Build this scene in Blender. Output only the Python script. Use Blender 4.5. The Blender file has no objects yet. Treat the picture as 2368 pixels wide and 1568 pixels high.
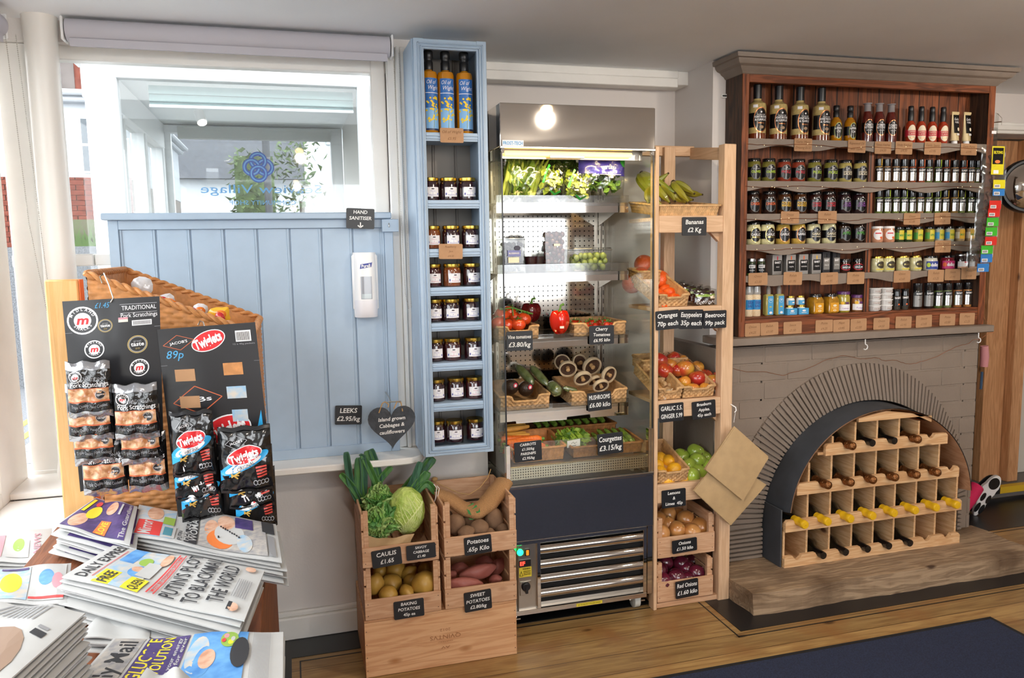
import bpy, math, random
from mathutils import Vector, Matrix
from math import sin, cos, pi, radians, sqrt, atan2
RND = random.Random(7)
SC = bpy.context.scene
COL = SC.collection

# ---------------------------------------------------------------- camera
FPX = 1800.0
EYE = Vector((0, 0, 1.4))
def _axes(yaw, pitch, roll):
    cy, sy, cp, sp = cos(yaw), sin(yaw), cos(pitch), sin(pitch)
    f = Vector((sy*cp, cy*cp, -sp)); r = Vector((cy, -sy, 0)); d = f.cross(r)
    c, s = cos(roll), sin(roll)
    return c*r + s*d, -s*r + c*d, f
RI, DN, FW = _axes(radians(15.78), radians(6.67), radians(.94))
def P(px, py, x=None, y=None, z=None):
    """real-world point on a known plane of the room, as surveyed from the photograph"""
    d = RI*(px-1184) + DN*(py-784) + FW*FPX
    if y is not None: s = (y-EYE.y)/d.y
    elif z is not None: s = (z-EYE.z)/d.z
    else: s = (x-EYE.x)/d.x
    return EYE + d*s
cam = bpy.data.cameras.new('camera'); cam_o = bpy.data.objects.new('camera', cam); COL.objects.link(cam_o)
cam.sensor_width = 36; cam.lens = FPX/2368*36; cam.clip_start = .05; cam.clip_end = 400
cam_o.matrix_world = Matrix(((RI.x, -DN.x, -FW.x, EYE.x), (RI.y, -DN.y, -FW.y, EYE.y), (RI.z, -DN.z, -FW.z, EYE.z), (0, 0, 0, 1)))
SC.camera = cam_o
# ---------------------------------------------------------------- sky, exposure, lamps
W = bpy.data.worlds.new('overcast_sky'); SC.world = W; W.use_nodes = True
W.node_tree.nodes['Background'].inputs[0].default_value = (.95, .975, 1, 1)
W.node_tree.nodes['Background'].inputs[1].default_value = 3.7
SC.view_settings.view_transform = 'Standard'; SC.view_settings.look = 'None'
SC.view_settings.gamma = 1; SC.view_settings.use_curve_mapping = False
SC.view_settings.exposure = .92
SC.cycles.max_bounces = 10; SC.cycles.diffuse_bounces = 5; SC.cycles.glossy_bounces = 5
SC.cycles.transmission_bounces = 8; SC.cycles.transparent_max_bounces = 24
SC.cycles.caustics_reflective = False; SC.cycles.caustics_refractive = False
SC.cycles.sample_clamp_indirect = 6; SC.cycles.use_adaptive_sampling = True; SC.cycles.adaptive_threshold = .02
def light(name, kind, loc, energy, col=(1, 1, 1), size=.3, size_y=None, target=None, spot=None):
    l = bpy.data.lights.new(name, kind); l.energy = energy; l.color = col
    if kind == 'AREA':
        l.size = size
        if size_y: l.shape = 'RECTANGLE'; l.size_y = size_y
    else: l.shadow_soft_size = size
    if spot: l.spot_size = radians(spot); l.spot_blend = .6
    o = bpy.data.objects.new(name, l); COL.objects.link(o); o.location = loc
    if target is not None: o.rotation_euler = (Vector(target)-Vector(loc)).to_track_quat('-Z', 'Y').to_euler()
    return o
WARM = (1, .87, .72)
SPOTS = [((1.18, 1.68), (1.1, 2.7, 1.0)), ((2.2, .9), (2.3, 2.8, 1.0)), ((.1, .5), (-.3, 1.8, .7)), ((3.1, 1.7), (3.2, 3.1, .9)), ((1.6, -.3), (1.4, 2.6, .6))]
for (lx, ly), tg in SPOTS:
    light('spot_lamp_light', 'SPOT', (lx, ly, 1.995), 13, WARM, .03, None, tg, 118)

# ---------------------------------------------------------------- colour + materials
def C(h, a=1):
    h = h.lstrip('#'); v = [int(h[i:i+2], 16)/255 for i in (0, 2, 4)]
    return tuple((c/12.92 if c <= .04045 else ((c+.055)/1.055)**2.4) for c in v) + (a,)
MATS = {}
def mat(key, col='#808080', rough=.6, metal=0, coat=0, emit=None, es=0, alpha=1, noise=0, nscale=30, bump=0, bscale=80, col2=None, spec=.5, stretch=None, trans=0, sss=0, lo=.35, hi=.65, sheen=0):
    if key in MATS: return MATS[key]
    m = bpy.data.materials.new(key); m.use_nodes = True; nt = m.node_tree; N = nt.nodes; L = nt.links
    b = N['Principled BSDF']; c = C(col) if isinstance(col, str) else col
    b.inputs['Base Color'].default_value = c; b.inputs['Roughness'].default_value = rough
    b.inputs['Metallic'].default_value = metal; b.inputs['Coat Weight'].default_value = coat
    b.inputs['Coat Roughness'].default_value = .08; b.inputs['Specular IOR Level'].default_value = spec
    b.inputs['Alpha'].default_value = alpha; b.inputs['Transmission Weight'].default_value = trans
    if sheen: b.inputs['Sheen Weight'].default_value = sheen
    if sss: b.inputs['Subsurface Weight'].default_value = sss; b.inputs['Subsurface Scale'].default_value = .01
    if emit: b.inputs['Emission Color'].default_value = C(emit); b.inputs['Emission Strength'].default_value = es
    tc = N.new('ShaderNodeTexCoord'); mp = N.new('ShaderNodeMapping'); L.new(tc.outputs['Object'], mp.inputs[0])
    if stretch: mp.inputs['Scale'].default_value = stretch
    if noise or col2:
        n = N.new('ShaderNodeTexNoise'); n.inputs['Scale'].default_value = nscale; n.inputs['Detail'].default_value = 4
        L.new(mp.outputs[0], n.inputs['Vector']); r = N.new('ShaderNodeValToRGB')
        r.color_ramp.elements[0].position = lo; r.color_ramp.elements[1].position = hi
        if col2: a2 = C(col2)
        else: a2 = tuple(min(1, x*(1+noise)) for x in c[:3])+(1,); c = tuple(x*(1-noise) for x in c[:3])+(1,)
        r.color_ramp.elements[0].color = c; r.color_ramp.elements[1].color = a2
        L.new(n.outputs['Fac'], r.inputs[0]); L.new(r.outputs[0], b.inputs['Base Color'])
    if bump:
        n2 = N.new('ShaderNodeTexNoise'); n2.inputs['Scale'].default_value = bscale; n2.inputs['Detail'].default_value = 3
        L.new(mp.outputs[0], n2.inputs['Vector']); bm = N.new('ShaderNodeBump'); bm.inputs['Strength'].default_value = bump; bm.inputs['Distance'].default_value = .01
        L.new(n2.outputs['Fac'], bm.inputs['Height']); L.new(bm.outputs[0], b.inputs['Normal'])
    MATS[key] = m; return m
def glass(key, tint=(1, 1, 1), refl=.09, ior=1.45, rough=.02):
    """thin clear sheet: mostly see-through, mirror-like at grazing angles"""
    if key in MATS: return MATS[key]
    m = bpy.data.materials.new(key); m.use_nodes = True; nt = m.node_tree; N = nt.nodes; L = nt.links
    N.remove(N['Principled BSDF']); out = N['Material Output']
    t = N.new('ShaderNodeBsdfTransparent'); t.inputs[0].default_value = (*tint, 1)
    g = N.new('ShaderNodeBsdfGlossy'); g.inputs['Roughness'].default_value = rough
    f = N.new('ShaderNodeLayerWeight'); f.inputs[0].default_value = .5; pw = N.new('ShaderNodeMath'); pw.operation = 'POWER'; pw.inputs[1].default_value = 5; L.new(f.outputs['Facing'], pw.inputs[0])
    ad = N.new('ShaderNodeMath'); ad.operation = 'MULTIPLY_ADD'; ad.inputs[1].default_value = .6; ad.inputs[2].default_value = refl; ad.use_clamp = True
    x = N.new('ShaderNodeMixShader'); L.new(pw.outputs[0], ad.inputs[0]); L.new(ad.outputs[0], x.inputs[0])
    L.new(t.outputs[0], x.inputs[1]); L.new(g.outputs[0], x.inputs[2]); L.new(x.outputs[0], out.inputs[0])
    MATS[key] = m; return m
def wood(key, c1, c2, axis='x', scale=1., rough=.6, knots=True, boards=None, kcol='#5d3a22', c3=None, bump=.15, band=.45):
    """procedural grain running along one axis, with knots and optionally plank to plank variation"""
    if key in MATS: return MATS[key]
    m = bpy.data.materials.new(key); m.use_nodes = True; nt = m.node_tree; N = nt.nodes; L = nt.links
    b = N['Principled BSDF']; b.inputs['Roughness'].default_value = rough
    tc = N.new('ShaderNodeTexCoord'); mp = N.new('ShaderNodeMapping'); L.new(tc.outputs['Object'], mp.inputs[0])
    st = {'x': (1.2, 14, 14), 'y': (14, 1.2, 14), 'z': (14, 14, 1.2)}[axis]
    mp.inputs['Scale'].default_value = [s*scale for s in st]
    oi = N.new('ShaderNodeObjectInfo'); va = N.new('ShaderNodeVectorMath'); va.operation = 'SCALE'; va.inputs[0].default_value = (7, 13, 5)
    L.new(oi.outputs['Random'], va.inputs['Scale']); L.new(va.outputs[0], mp.inputs['Location'])
    n = N.new('ShaderNodeTexNoise'); n.inputs['Scale'].default_value = 2.2; n.inputs['Detail'].default_value = 5; n.inputs['Distortion'].default_value = .6
    L.new(mp.outputs[0], n.inputs['Vector'])
    sn = N.new('ShaderNodeMath'); sn.operation = 'MULTIPLY'; sn.inputs[1].default_value = 38; L.new(n.outputs['Fac'], sn.inputs[0])
    s2 = N.new('ShaderNodeMath'); s2.operation = 'SINE'; L.new(sn.outputs[0], s2.inputs[0])
    mr = N.new('ShaderNodeMapRange'); mr.inputs[1].default_value = -1; mr.inputs[2].default_value = 1; L.new(s2.outputs[0], mr.inputs[0])
    n3 = N.new('ShaderNodeTexNoise'); n3.inputs['Scale'].default_value = 9; n3.inputs['Detail'].default_value = 3; L.new(mp.outputs[0], n3.inputs['Vector'])
    mm = N.new('ShaderNodeMix'); mm.data_type = 'FLOAT'; mm.inputs[0].default_value = 1-band
    L.new(mr.outputs[0], mm.inputs[2]); L.new(n3.outputs['Fac'], mm.inputs[3])
    r = N.new('ShaderNodeValToRGB'); r.color_ramp.elements[0].position = .2; r.color_ramp.elements[1].position = .8
    r.color_ramp.elements[0].color = C(c2); r.color_ramp.elements[1].color = C(c1); L.new(mm.outputs[0], r.inputs[0]); col = r.outputs[0]
    if boards:                                   # (across axis index, board width, amount)
        sx = N.new('ShaderNodeSeparateXYZ'); L.new(tc.outputs['Object'], sx.inputs[0])
        d = N.new('ShaderNodeMath'); d.operation = 'DIVIDE'; d.inputs[1].default_value = boards[1]; L.new(sx.outputs[boards[0]], d.inputs[0])
        fl = N.new('ShaderNodeMath'); fl.operation = 'FLOOR'; L.new(d.outputs[0], fl.inputs[0])
        wn = N.new('ShaderNodeTexWhiteNoise'); wn.noise_dimensions = '1D'; L.new(fl.outputs[0], wn.inputs['W'])
        hs = N.new('ShaderNodeHueSaturation'); L.new(col, hs.inputs['Color'])
        m1 = N.new('ShaderNodeMapRange'); m1.inputs[3].default_value = 1-boards[2]; m1.inputs[4].default_value = 1+boards[2]; L.new(wn.outputs['Value'], m1.inputs[0]); L.new(m1.outputs[0], hs.inputs['Value'])
        fr = N.new('ShaderNodeMath'); fr.operation = 'FRACT'; L.new(d.outputs[0], fr.inputs[0])
        lt = N.new('ShaderNodeMath'); lt.operation = 'LESS_THAN'; lt.inputs[1].default_value = boards[3] if len(boards) > 3 else .03; L.new(fr.outputs[0], lt.inputs[0])
        mx = N.new('ShaderNodeMix'); mx.data_type = 'RGBA'; L.new(lt.outputs[0], mx.inputs[0]); L.new(hs.outputs[0], mx.inputs[6]); mx.inputs[7].default_value = C(kcol); col = mx.outputs[2]
        # shift the grain from board to board
        wv = N.new('ShaderNodeVectorMath'); wv.operation = 'SCALE'; wv.inputs[0].default_value = (31, 17, 23); L.new(wn.outputs['Value'], wv.inputs['Scale'])
        av = N.new('ShaderNodeVectorMath'); av.operation = 'ADD'; L.new(mp.outputs[0], av.inputs[0]); L.new(wv.outputs[0], av.inputs[1])
        L.new(av.outputs[0], n.inputs['Vector']); L.new(av.outputs[0], n3.inputs['Vector'])
    if c3:                                       # stains and wear
        n5 = N.new('ShaderNodeTexNoise'); n5.inputs['Scale'].default_value = 5; n5.inputs['Detail'].default_value = 6; L.new(tc.outputs['Object'], n5.inputs['Vector'])
        r5 = N.new('ShaderNodeValToRGB'); r5.color_ramp.elements[0].position = .5; r5.color_ramp.elements[1].position = .72; L.new(n5.outputs['Fac'], r5.inputs[0])
        mx5 = N.new('ShaderNodeMix'); mx5.data_type = 'RGBA'; L.new(r5.outputs[0], mx5.inputs[0]); L.new(col, mx5.inputs[6]); mx5.inputs[7].default_value = C(c3); col = mx5.outputs[2]
    if knots:
        m3 = N.new('ShaderNodeMapping'); m3.inputs['Scale'].default_value = [4.5 if s > 2 else 2.2 for s in st]; L.new(tc.outputs['Object'], m3.inputs[0])
        v = N.new('ShaderNodeTexVoronoi'); v.inputs['Scale'].default_value = 1.6; L.new(m3.outputs[0], v.inputs['Vector'])
        kr = N.new('ShaderNodeValToRGB'); kr.color_ramp.elements[0].position = .045; kr.color_ramp.elements[1].position = .11
        kr.color_ramp.elements[0].color = (1, 1, 1, 1); kr.color_ramp.elements[1].color = (0, 0, 0, 1); L.new(v.outputs['Distance'], kr.inputs[0])
        mx2 = N.new('ShaderNodeMix'); mx2.data_type = 'RGBA'; L.new(kr.outputs[0], mx2.inputs[0]); L.new(col, mx2.inputs[6]); mx2.inputs[7].default_value = C(kcol); col = mx2.outputs[2]
    L.new(col, b.inputs['Base Color'])
    if bump:
        bm = N.new('ShaderNodeBump'); bm.inputs['Strength'].default_value = bump; bm.inputs['Distance'].default_value = .004; L.new(mm.outputs[0], bm.inputs['Height']); L.new(bm.outputs[0], b.inputs['Normal'])
    MATS[key] = m; return m

# ---------------------------------------------------------------- mesh collector
FONT_CACHE = {}
def glyphs(txt, shear=0, bold=0, space=1):
    k = (txt, shear, bold, space)
    if k not in FONT_CACHE:
        cu = bpy.data.curves.new('glyphs', 'FONT'); cu.body = txt; cu.size = 1; cu.shear = shear; cu.offset = bold; cu.resolution_u = 2; cu.space_character = space
        o = bpy.data.objects.new('glyphs', cu); me = o.to_mesh()
        vs = [(v.co.x, v.co.y) for v in me.vertices]; fs = [tuple(p.vertices) for p in me.polygons]
        o.to_mesh_clear(); bpy.data.objects.remove(o); bpy.data.curves.remove(cu)
        xs = [v[0] for v in vs] or [0, 1]
        FONT_CACHE[k] = (vs, fs, min(xs), max(xs))
    return FONT_CACHE[k]
WL = {}
class MB:
    def __init__(s): s.v = []; s.f = []; s.m = []
    def add(s, vs, fs, m):
        n = len(s.v); s.v += [tuple(v) for v in vs]; s.f += [tuple(i+n for i in f) for f in fs]; s.m += [m]*len(fs); return n
    def box(s, x0, x1, y0, y1, z0, z1, m):
        s.add([(x, y, z) for z in (z0, z1) for y in (y0, y1) for x in (x0, x1)],
              [(0, 2, 3, 1), (4, 5, 7, 6), (0, 1, 5, 4), (2, 6, 7, 3), (0, 4, 6, 2), (1, 3, 7, 5)], m); return s
    def hexa(s, q0, q1, m):
        """solid between two quads (each 4 points, same order)"""
        s.add(list(q0)+list(q1), [(3, 2, 1, 0), (4, 5, 6, 7), (0, 1, 5, 4), (1, 2, 6, 5), (2, 3, 7, 6), (3, 0, 4, 7)], m); return s
    def obox(s, c, ax, ay, az, m):
        """oriented box: centre and three half-extent vectors"""
        c, ax, ay, az = map(Vector, (c, ax, ay, az))
        return s.hexa([c-ax-ay-az, c+ax-ay-az, c+ax+ay-az, c-ax+ay-az], [c-ax-ay+az, c+ax-ay+az, c+ax+ay+az, c-ax+ay+az], m)
    def prism(s, pts, off, m):
        """polygon pts (3d) extruded by vector off"""
        n = len(pts); off = Vector(off); a = [Vector(p) for p in pts]
        s.add(a+[p+off for p in a], [tuple(range(n))[::-1], tuple(range(n, 2*n))]+[(i, (i+1) % n, n+(i+1) % n, n+i) for i in range(n)], m); return s
    def lathe(s, prof, c, n, m, ax='z', caps=True, sq=0, ph=0):
        """prof = [(r, h)]; sq > 0 squares the section"""
        c = Vector(c); vs = []
        for r, h in prof:
            for i in range(n):
                a = 2*pi*i/n+ph; ca, sa = cos(a), sin(a)
                k = r if not sq else r/((abs(ca)**(2+sq*6)+abs(sa)**(2+sq*6))**(1/(2+sq*6)))
                p = (k*ca, k*sa, h)
                if ax == 'y': p = (k*ca, h, k*sa)
                if ax == 'x': p = (h, k*ca, k*sa)
                vs.append(c+Vector(p))
        fs = [(j*n+i, j*n+(i+1) % n, (j+1)*n+(i+1) % n, (j+1)*n+i) for j in range(len(prof)-1) for i in range(n)]
        if caps: fs += [tuple(range(n))[::-1], tuple(range((len(prof)-1)*n, len(prof)*n))]
        s.add(vs, fs, m); return s
    def tube(s, path, r, n, m, caps=True, flat=1, closed=False):
        path = [Vector(p) for p in path]; K = len(path); R = r if isinstance(r, (list, tuple)) else [r]*K
        vs = []; up = None
        for i, p in enumerate(path):
            t = (path[(i+1) % K if closed else min(i+1, K-1)]-path[(i-1) % K if closed else max(i-1, 0)]).normalized()
            if up is None: up = Vector((0, 0, 1)) if abs(t.z) < .9 else Vector((0, 1, 0))
            a = t.cross(up)
            if a.length < 1e-4: a = t.cross(Vector((1, 0, 0)))
            a.normalize(); b = a.cross(t).normalized(); up = b
            for k in range(n):
                q = 2*pi*k/n; vs.append(p+a*(R[i]*cos(q))+b*(R[i]*flat*sin(q)))
        fs = [(j*n+i, j*n+(i+1) % n, (j+1)*n+(i+1) % n, (j+1)*n+i) for j in range(K-1) for i in range(n)]
        if closed: fs += [((K-1)*n+i, (K-1)*n+(i+1) % n, (i+1) % n, i) for i in range(n)]
        elif caps: fs += [tuple(range(n))[::-1], tuple(range((K-1)*n, K*n))]
        s.add(vs, fs, m); return s
    def blob(s, c, r, m, nu=16, nv=10, fn=None, rot=None):
        """ellipsoid r=(rx,ry,rz); fn(dir) -> radius factor"""
        c = Vector(c); vs = []
        for j in range(nv+1):
            t = pi*j/nv
            for i in range(nu):
                a = 2*pi*i/nu; d = Vector((sin(t)*cos(a), sin(t)*sin(a), cos(t))); k = fn(d) if fn else 1
                p = Vector((d.x*r[0]*k, d.y*r[1]*k, d.z*r[2]*k))
                if rot is not None: p = rot @ p
                vs.append(c+p)
        s.add(vs, [(j*nu+i, (j+1)*nu+i, (j+1)*nu+(i+1) % nu, j*nu+(i+1) % nu) for j in range(nv) for i in range(nu)], m); return s
    def grid(s, fn, nu, nv, m, closed_u=False):
        """fn(a,b) with a,b in 0..1"""
        vs = [fn(i/nu, j/nv) for j in range(nv+1) for i in range(nu+(0 if closed_u else 1))]; w = nu if closed_u else nu+1
        s.add(vs, [(j*w+i, j*w+(i+1) % w, (j+1)*w+(i+1) % w, (j+1)*w+i) for j in range(nv) for i in range(nu)], m); return s
    def slab(s, fn, th, nu, nv, m, m2=None):
        """thick sheet: fn(a,b,w)"""
        s.grid(lambda a, b: fn(a, b, th), nu, nv, m); s.grid(lambda a, b: fn(1-a, b, 0), nu, nv, m2 or m)
        for k in range(nu):
            a0, a1 = k/nu, (k+1)/nu
            s.add([fn(a0, 0, 0), fn(a1, 0, 0), fn(a1, 0, th), fn(a0, 0, th)], [(0, 1, 2, 3)], m2 or m)
            s.add([fn(a1, 1, 0), fn(a0, 1, 0), fn(a0, 1, th), fn(a1, 1, th)], [(0, 1, 2, 3)], m2 or m)
        for k in range(nv):
            b0, b1 = k/nv, (k+1)/nv
            s.add([fn(0, b1, 0), fn(0, b0, 0), fn(0, b0, th), fn(0, b1, th)], [(0, 1, 2, 3)], m2 or m)
            s.add([fn(1, b0, 0), fn(1, b1, 0), fn(1, b1, th), fn(1, b0, th)], [(0, 1, 2, 3)], m2 or m)
        return s
    # drawing on a surface S(u, v, w): u right, v up, w out of the surface (metres)
    def rect(s, S, u0, v0, u1, v1, m, w=.0003, nu=1, nv=1):
        s.grid(lambda a, b: S(u0+(u1-u0)*a, v0+(v1-v0)*b, w), nu, nv, m); return s
    def poly(s, S, pts, m, w=.0004):
        s.add([S(u, v, w) for u, v in pts], [tuple(range(len(pts)))], m); return s
    def ell(s, S, cu, cv, ru, rv, m, w=.0004, n=20, rings=1, r0=0, rot=0):
        c, sn = cos(rot), sin(rot); vs = []
        for j in range(rings+1):
            k = r0+(1-r0)*j/rings
            for i in range(n):
                a = 2*pi*i/n; x, y = ru*k*cos(a), rv*k*sin(a); vs.append(S(cu+x*c-y*sn, cv+x*sn+y*c, w))
        fs = [(j*n+i, (j+1)*n+i, (j+1)*n+(i+1) % n, j*n+(i+1) % n) for j in range(rings) for i in range(n)]
        s.add(vs, fs, m); return s
    def line(s, S, pts, t, m, w=.0005):
        for (a, b), (c, d) in zip(pts[:-1], pts[1:]):
            l = sqrt((c-a)**2+(d-b)**2) or 1; nx, ny = -(d-b)/l*t/2, (c-a)/l*t/2
            s.add([S(a+nx, b+ny, w), S(a-nx, b-ny, w), S(c-nx, d-ny, w), S(c+nx, d+ny, w)], [(0, 1, 2, 3)], m)
        return s
    def text(s, S, txt, u, v, h, m, w=.0006, width=None, align='c', shear=0, bold=0, rot=0, maxw=None, space=1):
        """h = cap height; v = baseline"""
        vs, fs, x0, x1 = glyphs(txt, shear, bold, space)
        if not vs: return s
        k = h/.70; kx = k
        if width: kx = width/(x1-x0)
        elif maxw and (x1-x0)*k > maxw: kx = maxw/(x1-x0)
        off = {'c': -(x0+x1)/2, 'l': -x0, 'r': -x1}[align]; c, sn = cos(rot), sin(rot)
        s.add([S(u+(x+off)*kx*c-y*k*sn, v+(x+off)*kx*sn+y*k*c, w) for x, y in vs], fs, m); return s
    def move(s, M, n0=0):
        s.v[n0:] = [tuple(M @ Vector(v)) for v in s.v[n0:]]; return s
    def build(s, name, parent=None, loc=None, bevel=0, smooth=True, ang=38, solid=0, sub=0):
        base = WL[parent] if parent is not None else Vector(loc or (0, 0, 0))
        me = bpy.data.meshes.new(name)
        me.from_pydata([(x-base.x, y-base.y, z-base.z) for x, y, z in s.v], [], s.f)
        ms = []
        for m in s.m:
            if m not in ms: ms.append(m)
        for m in ms: me.materials.append(m)
        ix = {m: i for i, m in enumerate(ms)}
        me.polygons.foreach_set('material_index', [ix[m] for m in s.m])
        if smooth:
            me.polygons.foreach_set('use_smooth', [True]*len(s.f)); me.set_sharp_from_angle(angle=radians(ang))
        me.update()
        o = bpy.data.objects.new(name, me); COL.objects.link(o)
        if parent is not None: o.parent = parent; WL[o] = base
        else: o.location = base; WL[o] = base
        if solid: md = o.modifiers.new('thick', 'SOLIDIFY'); md.thickness = solid; md.offset = 0
        if bevel: md = o.modifiers.new('bevel', 'BEVEL'); md.width = bevel; md.segments = 1; md.limit_method = 'ANGLE'; md.angle_limit = radians(50)
        if sub: md = o.modifiers.new('sub', 'SUBSURF'); md.levels = sub; md.render_levels = sub
        return o
def tag(o, label, cat, group=None, kind=None):
    o['label'] = label
    if cat: o['category'] = cat
    if group: o['group'] = group
    if kind: o['kind'] = kind
    return o
def thing(name, label, cat, loc=(0, 0, 0), group=None):
    o = bpy.data.objects.new(name, None); COL.objects.link(o); o.location = loc; o.empty_display_size = .02; WL[o] = Vector(loc)
    return tag(o, label, cat, group)
def dup(root, loc, rotz=0, label=None, group=None, scale=None, cat=None):
    def cp(o, par):
        c = o.copy(); COL.objects.link(c)
        if par: c.parent = par
        for ch in o.children: cp(ch, c)
        return c
    r = cp(root, None); r.location = loc; r.rotation_euler = (0, 0, rotz)
    if scale: r.scale = (scale, scale, scale) if not isinstance(scale, tuple) else scale
    if label: r['label'] = label
    if group: r['group'] = group
    return r
def struct(o, label=None):
    o['kind'] = 'structure'
    if label: o['label'] = label
    return o
class Stock:
    """first call hands out the prototype itself, later ones copies of it"""
    def __init__(s, root): s.r = root; s.used = False
    def put(s, loc, rotz=0, label=None, group=None, scale=None):
        if s.used: return dup(s.r, loc, rotz, label, group, scale)
        s.used = True; s.r.location = loc; s.r.rotation_euler = (0, 0, rotz)
        if scale: s.r.scale = (scale, scale, scale) if not isinstance(scale, tuple) else scale
        if label: s.r['label'] = label
        if group: s.r['group'] = group
        return s.r
def plane(o, ux, uy):
    o, ux, uy = Vector(o), Vector(ux).normalized(), Vector(uy).normalized(); n = ux.cross(uy)
    return lambda u, v, w=0: o+ux*u+uy*v+n*w
def front(x, y, z):                       # faces the camera side (-y)
    return lambda u, v, w=0: Vector((x+u, y-w, z+v))
def cyl(c, r, a0=0):                      # wraps round a vertical cylinder, a0 = 0 faces -y
    c = Vector(c)
    return lambda u, v, w=0: Vector((c.x+(r+w)*sin(u/r+a0), c.y-(r+w)*cos(u/r+a0), c.z+v))
ORD = ['first', 'second', 'third', 'fourth', 'fifth', 'sixth', 'seventh', 'eighth', 'ninth', 'tenth', 'eleventh', 'twelfth', 'thirteenth']
def nth(i, n):
    """place in a row, counted from its nearer end"""
    if i == 0: return 'leftmost'
    if i == n-1: return 'rightmost'
    if n == 3: return 'middle'
    return ORD[i]+' from left' if i < n/2 else ORD[n-1-i]+' from right'
# ---------------------------------------------------------------- materials
CEIL = mat('ceiling_paint', '#eff1f4', .9, noise=.02, nscale=3)
WALLP = mat('wall_paint', '#dcd7d3', .8, bump=.06, bscale=140)
WALLW = mat('warm_wall_paint', '#d9d3cf', .85)
GLOSSW = mat('white_gloss_paint', '#e9e7e2', .32, noise=.03, nscale=9)
FRAMEW = mat('exterior_white_paint', '#dfe2e4', .5)
BLUE = mat('pale_blue_paint', '#a2b6ca', .38, noise=.03, nscale=14)
BLUEG = mat('blue_paint_groove', '#7d9ab8', .5)
GREYB = mat('cabinet_back_grey', '#8e8882', .7)
TAUPE = mat('taupe_paint', '#84776c', .55, noise=.06, nscale=16, bump=.1, bscale=160)
TAUPEB = mat('taupe_brick_paint', '#85776b', .5, noise=.04, nscale=9, bump=.22, bscale=60)
CHAR = mat('charcoal_sheet', '#3c3f45', .62, noise=.15, nscale=10)
BLACKM = mat('black_mat', '#15161a', .8, noise=.3, nscale=60)
BLACKP = mat('black_paint', '#1a1a1d', .35)
CHALKB = mat('chalkboard', '#16181d', .38)
CHALKW = mat('chalk_pen', '#e6e6e4', .7)
STEEL = mat('polished_steel', '#cfcac4', .035, 1)
STEELB = mat('brushed_steel', '#b9b3aa', .28, 1)
STEELD = mat('dark_hole', '#0b0b0c', .8)
KRAFT = mat('kraft_card', '#b08763', .85, noise=.05, nscale=40)
KRAFTI = mat('pencil_writing', '#7a5638', .9)
PAPERB = mat('brown_paper_bag', '#b89a70', .6, noise=.06, nscale=24, bump=.25, bscale=25)
PINE = wood('pine', '#d8b592', '#c8a27f', 'z', 1.0)
PINEX = wood('pine_rail', '#d8b592', '#c8a27f', 'x', 1.0)
PINEY = wood('pine_cross', '#d5b08c', '#c49d79', 'y', 1.0)
CRATE = wood('crate_wood', '#cfa684', '#bd906c', 'x', 1.1, kcol='#94623b')
CRATEY = wood('crate_side_wood', '#cfa684', '#bd906c', 'y', 1.1, kcol='#94623b')
RACKW = wood('rack_pine', '#dfb98c', '#cb9a6a', 'x', 1.2)
RACKV = wood('rack_divider_pine', '#d9b488', '#c49768', 'y', 1.2)
DARKW = wood('aged_stained_wood', '#8f4f2b', '#5a2e17', 'z', .8, rough=.5, boards=(0, .105, .22, .05), kcol='#20110a')
DARKX = wood('aged_stained_shelf', '#8a4c2b', '#52290f', 'x', .8, rough=.5, kcol='#23120a')
DARKS = wood('dark_weathered_side', '#4f3524', '#241710', 'z', .8, rough=.6, kcol='#150d08')
DECK = wood('aged_pine_floor', '#b4935f', '#84623a', 'x', .6, rough=.36, boards=(1, .112, .16, .028), kcol='#4b3018', c3='#8d6238', band=.25)
SLEEPER = wood('rough_sleeper', '#a98f72', '#806850', 'x', .7, rough=.85, kcol='#4a3322', c3='#664f39', bump=.6)
SLEEPEND = wood('rough_sleeper_end', '#a8703f', '#7a4d2b', 'z', .7, rough=.85, kcol='#4a3322', bump=.6)
BEECH = wood('beech_board', '#e3b57a', '#d9a868', 'z', .8, knots=False)
TABLEW = wood('table_wood', '#8a4f2b', '#6a3a1e', 'y', .8, knots=False)
PLY = wood('arch_plywood', '#d2a480', '#bd8c66', 'y', .8, knots=False)
WICK = mat('wicker', '#c4864e', .55, noise=.16, nscale=60)
WICKL = mat('pale_wicker', '#cfa878', .6, noise=.2, nscale=60)
SEAG = mat('woven_seagrass', '#c39a6a', .7, noise=.22, nscale=45)
GLASS = glass('window_glass', (.975, .985, .985), .05)
PANE = glass('cabinet_glass', (.95, .97, .93), .07)
FILM = glass('clear_film', (.93, .94, .93), .12, 1.5, .12)
PLAS = glass('clear_plastic', (.90, .91, .91), .08, 1.45, .08)
WHITE = mat('white_plastic', '#ecebea', .3)
LABW = mat('white_label', '#eceaec', .5)
BLK = mat('gloss_black', '#101012', .22)
GOLD = mat('gold_lid', '#c9a94e', .25, 1)

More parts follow.
